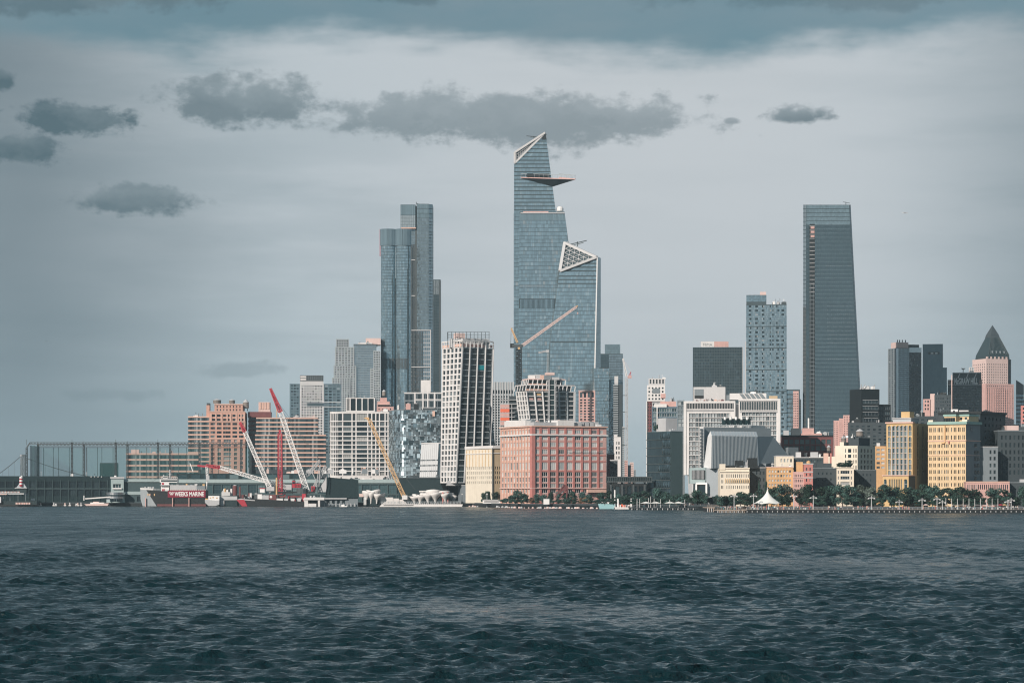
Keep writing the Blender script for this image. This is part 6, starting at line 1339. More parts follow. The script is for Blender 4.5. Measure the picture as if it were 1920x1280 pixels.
b=B('low_dark_house','low dark house right of the red arcade block',1893,1893,1960,905,1276,a=-6,D=14); b.vol(0,b.W,0,14,0,b.H,DGREY); b.pbox('coping',-.1,-.3,b.H,b.W,13.8,b.H+.4,MGREY); b.pbox('roof_dome',b.x(1914),3,b.H,b.x(1922),8,b.z(898),LGREY); b.done()
b=B('white_roof_cabin','white cabins with small windows on the roof behind the yellow tower',1783,1783,1816,767,1420,D=10); b.vol(0,b.x(1796),0,10,b.z(790),b.z(767),WHITEP,R_=([(b.x(1787),b.x(1790.5))],[(b.z(773.5),b.z(769.5))],dict(gm=WIND))); b.vol(b.x(1798),b.W,0,10,b.z(790),b.z(769),WHITEC,R_=([(b.x(1802),b.x(1805))],[(b.z(778),b.z(772))],dict(gm=WIND))); b.w.box(0.2,.5,0,b.W-.2,9.5,b.z(790)-.02,DGREY)
k=MB(); k.bar((b.x(1784.5),5,b.z(776)),(b.x(1784.5),5,b.z(702)),.45,PINKC); b.part('flagpole',k); b.done()
for i,(x0,x1,yt,Y,lab) in enumerate(((1590,1668,792,1560,'dark rooftop block in the gap behind the cream corner house'),(1700,1782,780,1450,'dark rooftop behind the golden building'),(1752,1785,740,2050,'dark small tower with pale top behind the golden building'),(1893,1945,800,1800,'dark far block behind the right edge'))):
    b=B('rooftop_block',lab,x0,x0,x1,yt,Y,D=25,group='dark background blocks'); b.vol(0,b.W,0,25,0,b.H,DGREY,R_=(cells(.8,b.W-.8,7,.5),b.rows(yt+4,yt+60,9,.45),dict(gm=WINI,ind=False))); b.clutter(1,b.W-3,2,15,b.H,7,1,i,[NBLK,DGREY,LGREY,MGREY]); b.done()
b=B('pink_small_block','small pink block with square windows peeping above the golden building',1731,1731,1753,745,2080,D=15); b.vol(0,b.x(1744),0,15,0,b.z(748),PKB,R_=(cells(.8,b.x(1744)-.6,2,.55),b.rows(749,770,3,.55),dict(gm=WIN))); b.vol(b.x(1744)+.02,b.W,1,15,0,b.z(738),PINKC); b.done()
# ================================================================ cranes and vessels
def world_thing(name,label,cat,px,Y,z=0,group=None):
    t=thing(name,label,cat,(PX(px,Y),Y,z),0,group); ox=PX(px,Y)
    def L(x,y,d=0): v=P(x,y,Y+d); return Vector((v.x-ox,d,v.z-z))
    return t,L
def pbox(t,name,L,x0,y0,x1,y1,d0,d1,m,label=None):
    a=L(x0,y1,0); c_=L(x1,y0,0); k=MB(); k.box(a.x,d0,a.z,c_.x,d1,c_.z,m); return k.build(name,t,label=label)
def crane(name,label,px,Y,base,knee,tip,w,n,red=True,col=WHITEP,base_d=0):
    t,L=world_thing(name,label,'crane',px,Y,0,'construction cranes')
    k=MB(); k.lattice(L(*base,base_d),L(*knee,base_d),w,w*.8,col,n,ch=.42,lace=.26,up=(0,1,0)); k.build('boom',t)
    if tip:
        k=MB(); k.lattice(L(*knee,base_d),L(*tip,base_d),w*.8,w*.35,REDP,max(4,n//4),ch=.6,lace=.4,up=(0,1,0)); k.bar(L(*knee,base_d),L(*tip,base_d),w*.3,REDP); k.build('boom_tip',t,label='red boom tip')
    return t,L
Yc=1722
t,L=crane('barge_crane','tallest white lattice boom with a long red tip on the crane barge',575,Yc,(577,924),(526,772),(507,728),3.4,26)
k=MB(); k.bar(L(548,905,-2),L(562,885,0),.2,DKST); 
for a,b_ in (((526,772),(603,866)),((522,762),(603,866)),((515,745),(603,866))): k.bar(L(*a,2),L(*b_,2),.16,DKST)
k.build('pendant_line',t)
k=MB(); k.lattice(L(560,908,4),L(601,862,4),2.6,1.6,LGREY,10,ch=.4,lace=.25); k.build('back_mast',t)
k=MB(); 
for a,b_ in (((601,862),(592,912)),((601,862),(598,912))): k.bar(L(*a,4),L(*b_,4),.45,LGREY)
k.build('mast_leg',t)
cb=pbox(t,'cab',L,548.5,901,553.5,914,-3,3,REDP); pbox(cb,'cab_window',L,549,903,553,906.5,-3.2,-3.01,WIND); pbox(t,'machinery_house',L,555,906,565,914,-4,4,REDP); pbox(t,'cab_roof',L,549,899,553.0,901,-2,2,DKST)
for x in (556,559,562): pbox(t,'grille',L,x,908,x+1.6,912.5,-4.2,-4.01,DRB)
k=MB(); k.tube(L(567,916,0)+Vector((0,-2.5,-3)),L(567,916,0)+Vector((0,-2.5,0)),4,DKST,12); k.build('turntable',t)
k=MB(); q=L(518,790,2); k.bar(L(519,757,2),L(519,782,2),.5,YELP); k.build('hook_block',t)
t,L=crane('barge_crane','white lattice boom leaning left with a short red tip on the crane barge',508,Yc+6,(509,922),(459,809),(450,791),2.8,22)
k=MB(); k.bar(L(459,809,2),L(530,918,2),.16,DKST); k.bar(L(455,800,2),L(530,918,2),.16,DKST); k.build('pendant_line',t); pbox(t,'machinery_house',L,500,912,515,920,-3,3,LGREY); pbox(t,'cab',L,488,916,497,923,-3,1,WHITEP); pbox(t,'cab_roof',L,487,914.5,498,916,-3.2,1.2,REDP)
t,L=crane('barge_crane','white lattice boom lying almost flat with a red tip over the dredger',520,Yc+14,(541,914),(412,876),None,2.6,26)
k=MB(); k.lattice(L(412,876),L(386,872),2.2,1.4,REDP,6,ch=.5,lace=.35); k.bar(L(412,877),L(370,872.5),1.3,REDP); k.build('boom_tip',t,label='red horizontal boom tip')
k=MB(); k.lattice(L(388,874),L(389,901),1.6,1.2,WHITEP,5,ch=.35); k.build('hanging_grab',t); k=MB(); k.hexa(*[[L(386.5+dx,y,d) for dx,d in ((0,-1),(6,-1),(6,1),(0,1))] for y in (901,891)],LGREY); k.build('grab_bucket',t); k=MB(); k.bar(L(388,901),L(387,917),.7,WHITEP); k.build('grab_stem',t); k=MB(); k.bar(L(356,868,1),L(362,884,1),.5,WHITEP); k.build('jib_stay',t)
pbox(t,'machinery_house',L,536,908,548,918,-3,3,LGREY)
t,L=world_thing('pile_mast','upright red lattice mast standing on the crane barge','crane',525.5,Yc-2,0,'construction cranes')
k=MB(); k.lattice(L(525.5,926),L(525,812),2.9,2.6,REDP,20,ch=.5,lace=.32); k.bar(L(525,812),L(524.5,805),1.4,REDP); k.build('mast',t); k=MB(); k.lattice(L(535,925,2),L(527,895,2),1.6,1.0,WHITEP,6,ch=.3); k.build('raking_leg',t); k=MB(); k.bar(L(518.5,931,-2),L(518.5,895,-2),1.0,YELP); k.build('spud_pole',t)
t,L=crane('barge_crane','grey lattice derrick leaning right behind the black shed',590,Yc+20,(588,916),(611,873),None,2.2,9,col=LGREY)
k=MB()
for a,b_ in (((611,873),(618,900)),((611,873),(613,900)),((588,885),(609,876)),((580,875),(596,908))): k.bar(L(*a,2),L(*b_,2),.42,LGREY)
k.build('stay_leg',t); pbox(t,'machinery_house',L,584,911,591,921,-3,3,REDP)
for x in (585,587.5): pbox(t,'grille',L,x,913,x+1.6,918,-3.2,-3.01,DRB)
# crane barge hull
def hull(t,L,pts,d0,d1,m,name='hull',label=None):
    k=MB(); k.extr([L(x,y,0)+Vector((0,d0,0)) for x,y in pts],(0,d1-d0,0),m); return k.build(name,t,label=label)
t,L=world_thing('crane_barge','red-bowed work barge carrying the lattice cranes','barge',445,Yc-6)
hull(t,L,[(446,937),(458,933.5),(575,940),(575,948.5),(455,948.5)][::-1],-7,9,BLKS); hull(t,L,[(445.5,936.5),(460,936),(466,948.4),(456,948.4)][::-1],-7.3,-7.01,REDP,'bow_plate'); 
hull(t,L,[(446,936.4),(452,934),(480,937),(480,938.6)][::-1],-7.2,8,LGREY,'bulwark')
pbox(t,'deck_house',L,484,926,492,938,-4,2,WHITEP); pbox(t,'deck_house',L,492,928,505,938,-4,4,LGREY); pbox(t,'winch_house',L,506,927,519.5,940,-6,-1,DRB); pbox(t,'deck_house',L,520,934,532,941,-6,-1,WHITEC); 
for i in range(4):
    x=534+i*12; k=MB(); k.extr([L(x,934)+Vector((0,-6,0)),L(x+8,934)+Vector((0,-6,0)),L(x+6.5,941)+Vector((0,-6,0)),L(x+1.5,941)+Vector((0,-6,0))],(0,4,0),WHITEC if i%2 else LGREY); k.build('hopper',t)
k=MB(); q=L(509.5,931)+Vector((0,-6.05,0)); k.mesh([q+Vector((math.cos(a)*.9,0,math.sin(a)*.9)) for a in [i*math.pi/4 for i in range(8)]],[tuple(range(8))],WHITEP); k.build('emblem',t)
r2=random.Random(44)
for i in range(38):
    x=r2.uniform(450,572); y=r2.uniform(924,936); k=MB(); q=L(x,y); h=r2.uniform(.6,2.2); w=r2.uniform(.4,2.6); k.box(q.x,r2.uniform(-4,5),L(0,940).z,q.x+w,6,q.z,r2.choice([DKST,BLKS,LGREY,REDP,MGREY,WHITEC,DRB])); k.build('deck_gear',t)
pbox(t,'deck_truss',L,512,921,590,924,2,4,BLKS); pbox(t,'deck_truss',L,515,929,575,932,0,4,DRB)
# dredger with banner
t,L=world_thing('dredger','black-hulled dredger with a crimson name banner and a white bridge','ship',265,Yc-4)
k=MB(); side=[(266,914),(292,919),(317,921),(388,919),(388,948.5),(268,948.5)]
hull(t,L,side[::-1],-6,8,BLKS); hull(t,L,[(265.5,917),(276,917),(296,948.4),(270,948.4),(266,935)][::-1],-6.2,-6.01,STONEG,'bow_plate')
hull(t,L,[(265,914),(290,916),(290,918.5),(266,917.5)][::-1],-6.3,7,WHITEC,'bulwark')
pbox(t,'banner',L,317,919,387.5,932,-6.6,-6.2,CRIM,label='crimson banner with white lettering')
text('WEEKS MARINE',t,L(330,926,0)+Vector((0,-6.65,0)),4.1,WHITEP,'LEFT',fit=L(385.5,0).x-L(330.5,0).x,bold=.1)
k=MB()
for z,x0,x1 in ((923.8,319.5,328.5),(926.8,321.2,327.2)):
    for i in range(3): xx=x0+(x1-x0)*i/3; a=L(xx,z)+Vector((0,-6.68,0)); c_=L(xx+(x1-x0)/3,z)+Vector((0,-6.68,0)); m_=(a+c_)/2; k.poly([a+Vector((0,0,.15)),m_+Vector((0,0,-.35)),c_+Vector((0,0,.15)),c_+Vector((0,0,.75)),m_+Vector((0,0,.25)),a+Vector((0,0,.75))],WHITEP)
k.build('wave_emblem',t)
for i in range(17): x=322+i*4; pbox(t,'rail_post',L,x,917,x+1.6,919,-6.4,-6.1,PINKC)
pbox(t,'hopper_coaming',L,320,909,370,918.5,-4,5,LGREY); pbox(t,'gear_house',L,370,910.5,386,918,-4,4,MGREY)
pbox(t,'bridge_tier',L,303,904,318,920,-3,4,WHITEP); pbox(t,'bridge_tier',L,301,898,333.5,904,-3.5,4.5,WHITEP); pbox(t,'bridge_window',L,303,899.5,333,902.3,-3.7,-3.51,WIND); pbox(t,'bridge_roof',L,301,896.8,334,898,-3.8,4.8,LGREY)
for i in range(7): pbox(t,'porthole',L,304.5+i*1.9,911.5,305.6+i*1.9,913.2,-3.15,-3.01,WIND)
pbox(t,'side_deck',L,301.5,908.6,335,909.4,-4.2,4.6,LGREY); pbox(t,'upper_tier',L,306,892.5,315,896.8,-2,3,WHITEP); pbox(t,'bridge_window',L,306.5,893.6,314.5,895.6,-2.15,-2.01,WIND); pbox(t,'boot_stripe',L,297,944.5,388,948.4,-6.12,-6.02,DRB)
k=MB()
for i in range(26): x=268+i*2; k.bar(L(x,917.2+(x-268)*.08)+Vector((0,-5.8,0)),L(x,913.6+(x-268)*.08)+Vector((0,-5.8,0)),.14,LGREY)
k.bar(L(268,913.7)+Vector((0,-5.8,0)),L(318,917.6)+Vector((0,-5.8,0)),.14,LGREY); k.build('bow_rail',t)
for i,(x,y) in enumerate(((322,907.5),(331,906.8),(340,907.6),(349,906.5),(357,907.8),(365,907),(373,908),(380,907))): pbox(t,'deck_gear',L,x,y,x+3+(i%3),909.5 if x<370 else 911,-2+i%3,3,[MGREY,WHITEC,DKST,YELP][i%4])
k=MB(); k.bar(L(318.5,881),L(388,908),.12,DKST); k.bar(L(318.5,881),L(268,914),.12,DKST); k.build('stay_wire',t)
pbox(t,'red_door',L,304.5,905,308.5,908,-3.2,-3.01,REDP); pbox(t,'red_door',L,305,916,310,920,-3.2,-3.01,REDP)
k=MB(); k.bar(L(318.5,897),L(318.5,880),.7,LGREY); k.bar(L(316,889),L(321,889),.4,LGREY); k.bar(L(307,897),L(307,889.5),.5,LGREY); k.build('mast',t)
k=MB()
for i in range(9): k.bar(L(303+i*3.7,897),L(303+i*3.7,893.5),.25,LGREY)
k.bar(L(303,893.5),L(333,893.5),.25,LGREY); k.build('bridge_rail',t)
for x in (275,325.5,356): pbox(t,'fender_pile',L,x,933,x+1.6,949.5,-7.4,-6.8,PKB)
for x,c_ in ((279,YELP),(282.5,SALM),(291,YELP)): pbox(t,'hull_sign',L,x,925,x+2,929,-6.35,-6.21,c_)
k=MB()
for i in range(12): k.cbox(L(267+i*2,913.5)+Vector((0,r2.uniform(-4,4),0)),(.6,.6,1.0),[WHITEC,DKST,LGREY][i%3])
k.build('bow_gear',t)
# small moored vessels
t,L=world_thing('work_boat','small grey work boat with a white deckhouse and yellow gear beside the dredger','boat',385,Yc-8)
hull(t,L,[(385,936),(412,938),(412,945),(405,947.8),(392,947.8),(385.5,942)][::-1],-3,4,LGREY); pbox(t,'deckhouse',L,391.5,929,412,937.5,-2.5,3,WHITEP); pbox(t,'yellow_gear',L,385.5,934,391,937,-2.4,2,YELP)
for x in (394,399,406): pbox(t,'sign_plate',L,x,931+x%3,x+2.6,933+x%3,-2.65,-2.51,YELP)
t,L=world_thing('deck_barge','grey flat barge with a dark tank and pale machinery beside the red-bowed barge','barge',412,Yc-2)
hull(t,L,[(412,930),(446,928),(446,948.5),(412,948.5)][::-1],-4,6,DTEAL); pbox(t,'deck_block',L,414,930,446,937,-4.4,-4.02,LGREY); pbox(t,'machinery',L,416,922,432,929.5,-2,4,PLG); 
k=MB(); c0=L(440,918); k.cyl((c0.x,1),1.5,L(0,929).z,L(0,910).z,12,DRB); k.cyl((c0.x,1),1.4,L(0,910).z,L(0,909).z,12,WHITEP,.6); k.build('tank',t); pbox(t,'red_pile',L,448.5,912,451,940,-1,1,DRB)
for i in range(12): x=415+r2.random()*18; pbox(t,'deck_gear',L,x,914+r2.random()*10,x+1.5+r2.random()*2,929.4,-1+r2.random()*3,3,r2.choice([WHITEC,YELP,LGREY,PKB,DKST]))
pbox(t,'white_frame',L,415,937.5,422,947.5,-5,-4.45,PLG)
t,L=world_thing('motor_boat','small white motor boat speeding past the black shed','boat',637,1690)
hull(t,L,[(636,949.2),(652,947.5),(650,950.4),(638,950.4)][::-1],-1.2,1.2,WHITEP); pbox(t,'cabin',L,640,945.8,646,948.6,-.9,.9,WHITEP); k=MB(); k.poly([L(605,950.6,6),L(637,950.3,1),L(637,950.9,-2),L(606,951,-8)],WHITEP); 
kk=MB(); kk.poly([(v[0],v[1],.28) for v in [L(612,950.6,5),L(637,950.3,1.2),L(637,950.9,-1.2),L(612,951,-2)]],WHITEP); kk.build('wake',t)
t,L=world_thing('aqua_sailboat','pale aqua hull moored beside the white pontoon','boat',1122,1462)
hull(t,L,[(1121,943.5),(1153,944.5),(1150.5,953.6),(1124,953.6)][::-1],-2.5,3,AQUA); hull(t,L,[(1121,942.6),(1153,943.6),(1153,944.4),(1121,943.4)][::-1],-2.7,3.2,WHITEC,'gunwale'); pbox(t,'cabin',L,1128,941,1146,943.2,-1.4,2,WHITEP); k=MB(); k.bar(L(1145.5,942),L(1145.5,926),.4,LGREY); k.bar(L(1143.5,938),L(1148,938),.4,WHITEP); k.build('aft_mast',t)
t,L=world_thing('white_pontoon','white floating pontoon with tall masts and red cargo beside the aqua hull','pontoon',1152,1460)
hull(t,L,[(1152.5,950),(1184,950.5),(1184,954),(1152.5,954)][::-1],-4,5,WHITEC)
for x,y in ((1152.6,918),(1158.5,934),(1183.5,934)): k=MB(); k.bar(L(x,951),L(x,y),.7 if x<1155 else .9,WHITEP); k.build('mooring_mast',t)
for i in range(16): x=1160+r2.random()*20; pbox(t,'cargo',L,x,944+r2.random()*4,x+1.6+r2.random(),950.4,-2+r2.random()*4,3,r2.choice([PKB,WHITEC,LGREY,ORNG,PINKC]))
# ================================================================ island of white pods, yellow crane, long barge
def pod(L,px,py,ybot,rpx,d,k,m,lean=0,n=14):
    c0=L(px,py,d); b_=L(px+lean,ybot,d); r_=rpx*1735/F; h=c0.z-b_.z
    prof=[(.16,0),(.20,.22),(.34,.42),(.66,.62),(.93,.8),(1.0,.93),(.95,1.0),(.7,1.02),(0,1.0)]
    vs=[];fs=[]
    for (rr,t_) in prof:
        for i in range(n):
            a=2*math.pi*i/n; w=1+.13*math.sin(2*a+px); vs.append((b_.x+(c0.x-b_.x)*t_+r_*rr*w*math.cos(a),d+r_*rr*w*math.sin(a),b_.z+h*t_*(1+ .06*math.cos(a+px)*t_)))
    for q in range(len(prof)-1):
        for i in range(n): j=(i+1)%n; fs.append((q*n+i,q*n+j,(q+1)*n+j,(q+1)*n+i))
    k.mesh(vs,fs,m)
PODW=mat('pod_concrete',(.70,.68,.66),rough=.7,var=.12,scale=.5)
t,L=world_thing('pod_island','island under construction built of big white tulip-shaped concrete pods','island',675,1735)
for i,(px,py,yb,rr,d) in enumerate(((688,921,944,9,0),(704,919,945,9.5,3),(697,923,944,6,-3),(716,925,944,7,8),(770,930,944,8,2),(782,927,944,10,4),(797,923,944,11,1),(812,919,944,12.5,-2),(830,921,944,13,0),(843,925,944,8,4),(762,934,944,7,-2),(820,922,944,10,9),(803,921,944,10,10),(776,931,944,9,-4),(788,929,944,9,-5),(801,926,944,9,-6),(817,924,944,10,-6),(835,925,944,9,-6),(850,929,944,7,0),(708,926,944,8,-4),(694,920,944,8,6))):
    k=MB(); pod(L,px,py,yb,rr,d,k,PODW,r2.uniform(-2,2)); k.build('pod',t,smooth=True)
for (xa,xb,ya,yb) in ((712,737,932,944),(736,760,936,944),(724,748,934,944)): pbox(t,'concrete_block',L,xa,ya,xb,yb,-1+r2.random(),5,PODW)
pbox(t,'landscape_slab',L,786,919.5,842,922,0,8,PODW); pbox(t,'landscape_slab',L,764,930,800,932.5,-2,6,PODW)
k=MB()
for i in range(7): k.bar(L(760+i*7,938-i*2.6),L(767+i*7,935.4-i*2.6),.5,DKST); k.bar(L(760+i*7,938-i*2.6),L(760+i*7,934-i*2.6),.4,DKST)
k.build('stair_flight',t)
for x in (829.5,838.5): pbox(t,'red_pile',L,x,922,x+2.4,944,-6,-5,RDB)
for x in (683,686): pbox(t,'white_pile',L,x,932,x+1.6,946,-6,-5,WHITEP)
pbox(t,'work_pontoon',L,683,936,712,948,-3,2,DTEAL); pbox(t,'pink_mound',L,672,925,681,931,3,6,PINKC)
k=MB()
for i in range(56): x=715+i*2.7; k.bar(L(x,944,-8),L(x,939.5,-8),.3,STONEG)
k.bar(L(715,940,-8),L(866,940,-8),.25,STONEG); k.build('railing',t)
t,L=world_thing('long_barge','long low white barge moored in front of the white pods','barge',712,1705)
hull(t,L,[(712,949.5),(716,944.5),(868,944.8),(866,950.3),(714,950.3)][::-1],-5,6,WHITEC); pbox(t,'dark_stripe',L,720,946.2,776,947.5,-5.1,-5.01,BLKS)
for i in range(40): x=718+i*3.7; pbox(t,'stanchion',L,x,942.6,x+.8,944.7,-4,-3.7,LGREY)
t,L=crane('yellow_crane','orange lattice crane boom rising from the white pods',757,1730,(757,929),(692,786),None,2.5,30,col=YELP)
k=MB(); k.bar(L(692,786),L(686,783),1.4,YELP); k.bar(L(683,783.6),L(692,783),.7,YELP); k.build('boom_head',t); pbox(t,'machinery_house',L,754,928,764,936,-3,3,WHITEC); k=MB(); k.bar(L(762,897,6),L(778,917,6),.18,DKST); k.build('pendant_line',t)
# tower cranes over the city
t,L=world_thing('tower_crane','orange luffing tower crane on a black mast in front of the pointed tower','crane',972,1900,G)
k=MB(); k.lattice(L(972.5,730),L(972.5,652),4.0,4.0,BLKS,18,ch=.8,lace=.5); k.build('mast',t); k=MB(); k.lattice(L(979,648),L(1081,575),1.9,1.3,PINKC,34,ch=.42,lace=.3); k.bar(L(1080,575.5),L(1083,573),.8,YELP); k.build('jib',t)
k=MB(); k.lattice(L(970,642),L(958.5,615),1.2,.7,YELP,8,ch=.4,lace=.25); k.build('a_frame',t); k=MB(); k.bar(L(958.5,615),L(957.5,650),.3,DKST); k.bar(L(958.5,615),L(1030,596),.18,DKST); k.build('pendant_line',t)
pbox(t,'counterweight',L,956.5,644,964,652,-1.5,1.5,BLKS); pbox(t,'slewing_deck',L,960,646,980,651,-2,2,DKST); pbox(t,'cab',L,971,651,975,655,-2.4,-1,YELP); k=MB(); k.bar(L(1083,574),L(1083,586),.18,DKST); k.cbox(L(1083,587),(.9,.9,1.2),PKB); k.build('hook_block',t)
t,L=world_thing('tower_crane','slim pale tower crane standing in the open sky gap','crane',1175,2300,G)
k=MB(); k.lattice(L(1175,862),L(1175,708),2.0,2.0,LGREY,36,ch=.5,lace=.3); k.build('mast',t); k=MB(); k.lattice(L(1175,706),L(1168,672),1.6,1.0,WHITEC,9,ch=.4,lace=.3); k.build('jib',t); k=MB(); k.bar(L(1177,708),L(1183,697),.6,REDP); k.bar(L(1183,697),L(1182,707),.4,REDP); k.bar(L(1168,672),L(1183,697),.2,PINKC); k.build('a_frame',t); pbox(t,'counterweight',L,1177,704,1184,709,-1.5,1.5,PKB)
for y in (741,772,803,834): k=MB(); k.bar(L(1175,y),L(1165,y),.6,DKST); k.build('wall_tie',t)
t,L=world_thing('roof_crane','small pale crane silhouetted against the glass above the flaring tower','crane',1024,2000,G); k=MB(); k.lattice(L(1026,720),L(1027,662),1.0,1.0,STONEG,14,ch=.3,lace=.2); k.build('mast',t); k=MB(); k.lattice(L(1010,661),L(1029,657),1.0,.8,LGREY,6,ch=.35,lace=.25); k.build('jib',t); pbox(t,'cab',L,1024,656,1029,661,-1,1,LGREY)
# ================================================================ far-left small pier
t,L=world_thing('lighthouse_cabin','little red and white striped lighthouse cabin on a dark pier restaurant','lighthouse',41,1745)
pbox(t,'pier_deck',L,-5,924,48,926.5,-6,8,LGREY); pbox(t,'pier_base',L,-5,939,72,945,-6,8,DTEAL)
for x in (9,21,36,50): pbox(t,'post',L,x,926,x+.8,944,-5,-4.5,MGREY)
k=MB(); a=[L(30.5,914),L(50,914),L(50,914,8),L(30.5,914,8)]; b_=[L(37,905),L(44,905),L(44,905,5),L(37,905,5)]; k.hexa(a,b_,BLUGL); k.build('hip_roof',t); pbox(t,'cabin',L,31,914,49.5,924,.3,7.5,DTEAL); pbox(t,'balcony',L,28,913.6,50.5,915,-.6,8,LGREY)
for i in range(6): y=911-i*2.9; c0=L(40.8,y,2); k=MB(); k.cyl((c0.x,-.5),1.15,L(0,y).z,L(0,y-2.9).z,12,REDP if i%2==0 else WHITEP); k.build('striped_band',t)
k=MB(); c0=L(40.8,893.5); k.cyl((c0.x,-.5),1.2,L(0,893.6).z,L(0,891.5).z,12,WHITEP,.1); k.build('lantern_cap',t)
pbox(t,'white_boat_house',L,-4,931,6,942,-8,-6.2,WHITEC); pbox(t,'awning',L,-4,925,17,927,-8,-5,PINKC)
for i in range(9): x=33+i*3.1; pbox(t,'pink_planter',L,x,941.5,x+2.4,945,-7,-6.1,PKB if i%2 else PINKC)
k=MB()
for i in range(20): k.cbox(L(1+i*2,922)+Vector((0,-5,0)),(.5,.5,.9),[WHITEC,PKB,LGREY][i%3])
k.build('diners_rail',t)
t,L=world_thing('basketball_board','white billboard on a short post by the dark pier shed','sign',61,1752,G); pbox(t,'board',L,57.5,934,65,937.5,0,.3,WHITEP); pbox(t,'post',L,60.8,937,61.8,946,0.05,.25,LGREY)
t,L=world_thing('white_yacht','long pale motor yacht moored below the round silver bay','boat',160,1735)
hull(t,L,[(159,944.5),(205,943),(203,947.6),(163,947.6)][::-1],-2.5,2.5,PINKC); pbox(t,'cabin',L,170,941.5,196,944.2,-1.8,1.8,WHITEC); pbox(t,'cabin_top',L,175,940,186,941.5,-1.2,1.2,PINKC)
k=MB(); a=L(160,934.5); c_=L(208,931); k.bar(a,c_,1.2,WHITEC,.8); k.build('gangway',t); pbox(t,'white_pile',L,157,928.5,158.4,938,-1,1,WHITEP)
for i,px in enumerate((72,76,101,105,122,131,143,146,152)):
    t,L=world_thing('small_craft','little pale launch moored along the dark pier shed','boat',px,1750,0,'small launches by the pier'); hull(t,L,[(px-2.5,946.5),(px+2.5,946.2),(px+1.8,948),(px-1.8,948)][::-1],-.8,.8,WHITEC if i%3 else LGREY); pbox(t,'cabin',L,px-1.0,943.5-(i%3),px+1,946.4,-.6,.6,[WHITEP,PINKC,LGREY][i%3])
# ================================================================ right-hand pier
Yp=1190
def pier():
    ox=PX(1400,Yp); W=PX(2100,Yp)-ox; t=thing('promenade_pier','long timber promenade pier with dark fendered edge','pier',(ox,Yp,0))
    zd=PZ(955.2,Yp)
    k=MB(); k.box(0,0,zd-.5,W,45,zd,WDECK); k.build('deck',t)
    k=MB(); k.box(0,-.25,-.3,W,.6,zd+.05,BLKS); k.build('fender_wall',t)
    for i in range(int(W/2.42)):
        if i*2.42+ox>PX(1940,Yp): break
        k=MB(); x=i*2.42; k.box(x,-.55,.35,x+.32,-.26,1.05,LGREY); k.build('fender_cleat',t)
    k=MB(); n=int(W/2.4)
    for i in range(n): k.bar((i*2.4,.3,zd),(i*2.4,.3,zd+1.1),.1,LGREY)
    for z in (.55,1.1): k.bar((0,.3,zd+z),(W,.3,zd+z),.08,LGREY)
    k.build('railing',t)
    return zd
ZD=pier()
def jetty(px0,px1,Y,y0,y1,label,m,n,name='jetty',dep=22):
    ox=PX(px0,Y); W=PX(px1,Y)-ox; t=thing(name,label,'pier',(ox,Y,0)); z0,z1=PZ(y1,Y),PZ(y0,Y)
    k=MB(); k.box(0,0,z1-.45,W,dep,z1,m); k.build('deck',t); k=MB(); k.box(.3,.7,-.5,W-.3,dep-.5,z1-.46,BLKS); k.build('understructure',t)
    for i in range(n+1): k=MB(); x=.3+(W-.6)*i/n; k.cyl((x,.3),.3,-1.,z1-.46,8,m if i%2 else LGREY); k.build('pile',t)
    k=MB()
    for i in range(int(W/2)+1): k.bar((i*2.,.25,z1),(i*2.,.25,z1+1.1),.1,m)
    for z in (.6,1.1): k.bar((0,.25,z1+z),(W,.25,z1+z),.09,m)
    k.build('railing',t); return z1
ZJ=jetty(1345,1401,1205,955.5,961,'pale timber jetty in front of the beige building',WDECK,14)
ZK=jetty(1326,1362,1262,950.5,956,'short pale pier set back left of the pale timber jetty',WDECK,9,dep=30)
ZM=jetty(1184,1330,1395,950.8,956,'dark dock with white masts and parasols',DGREY,30,dep=40)
# white masts on the dock and park
def post_thing(name,label,cat,px,Y,z,ytop,r=.22,m=WHITEP,group=None,arms=None):
    t=thing(name,label,cat,(PX(px,Y),Y,z),0,group); h=PZ(ytop,Y)-z; k=MB(); k.cyl((0,0),r,0,h,8,m,r*.7); k.build('pole',t); return t,h
for i,(px,yt) in enumerate(((1194.5,934),(1199.5,934),(1216,933),(1220,930),(1226.5,934),(1238.5,935),(1255.5,936),(1284,936))):
    t,h=post_thing('dock_mast','slim white mast standing on the dark dock','mast',px,1400,ZM,yt,.2,PLG,'white masts on the dock'); k=MB(); k.cyl((0,0),.34,h*.5,h*.5+.25,8,LGREY); k.build('collar',t)
for i,px in enumerate((1211,1229,1256,1272)):
    t=thing('parasol',['leftmost wide white parasol on the dark dock','second wide white parasol from the aqua boat on the dark dock','third wide white parasol on the dark dock','rightmost wide white parasol on the dark dock'][i],'parasol',(PX(px,1402),1402,ZM),0,'parasols on the dock'); k=MB(); k.cyl((0,0),.08,0,2.6,6,LGREY); k.build('pole',t); k=MB(); w=3.1; k.mesh([(-w,-w,2.3),(w,-w,2.3),(w,w,2.3),(-w,w,2.3),(0,0,3.3)],[(0,1,4),(1,2,4),(2,3,4),(3,0,4)],TENT); k.build('canopy',t)
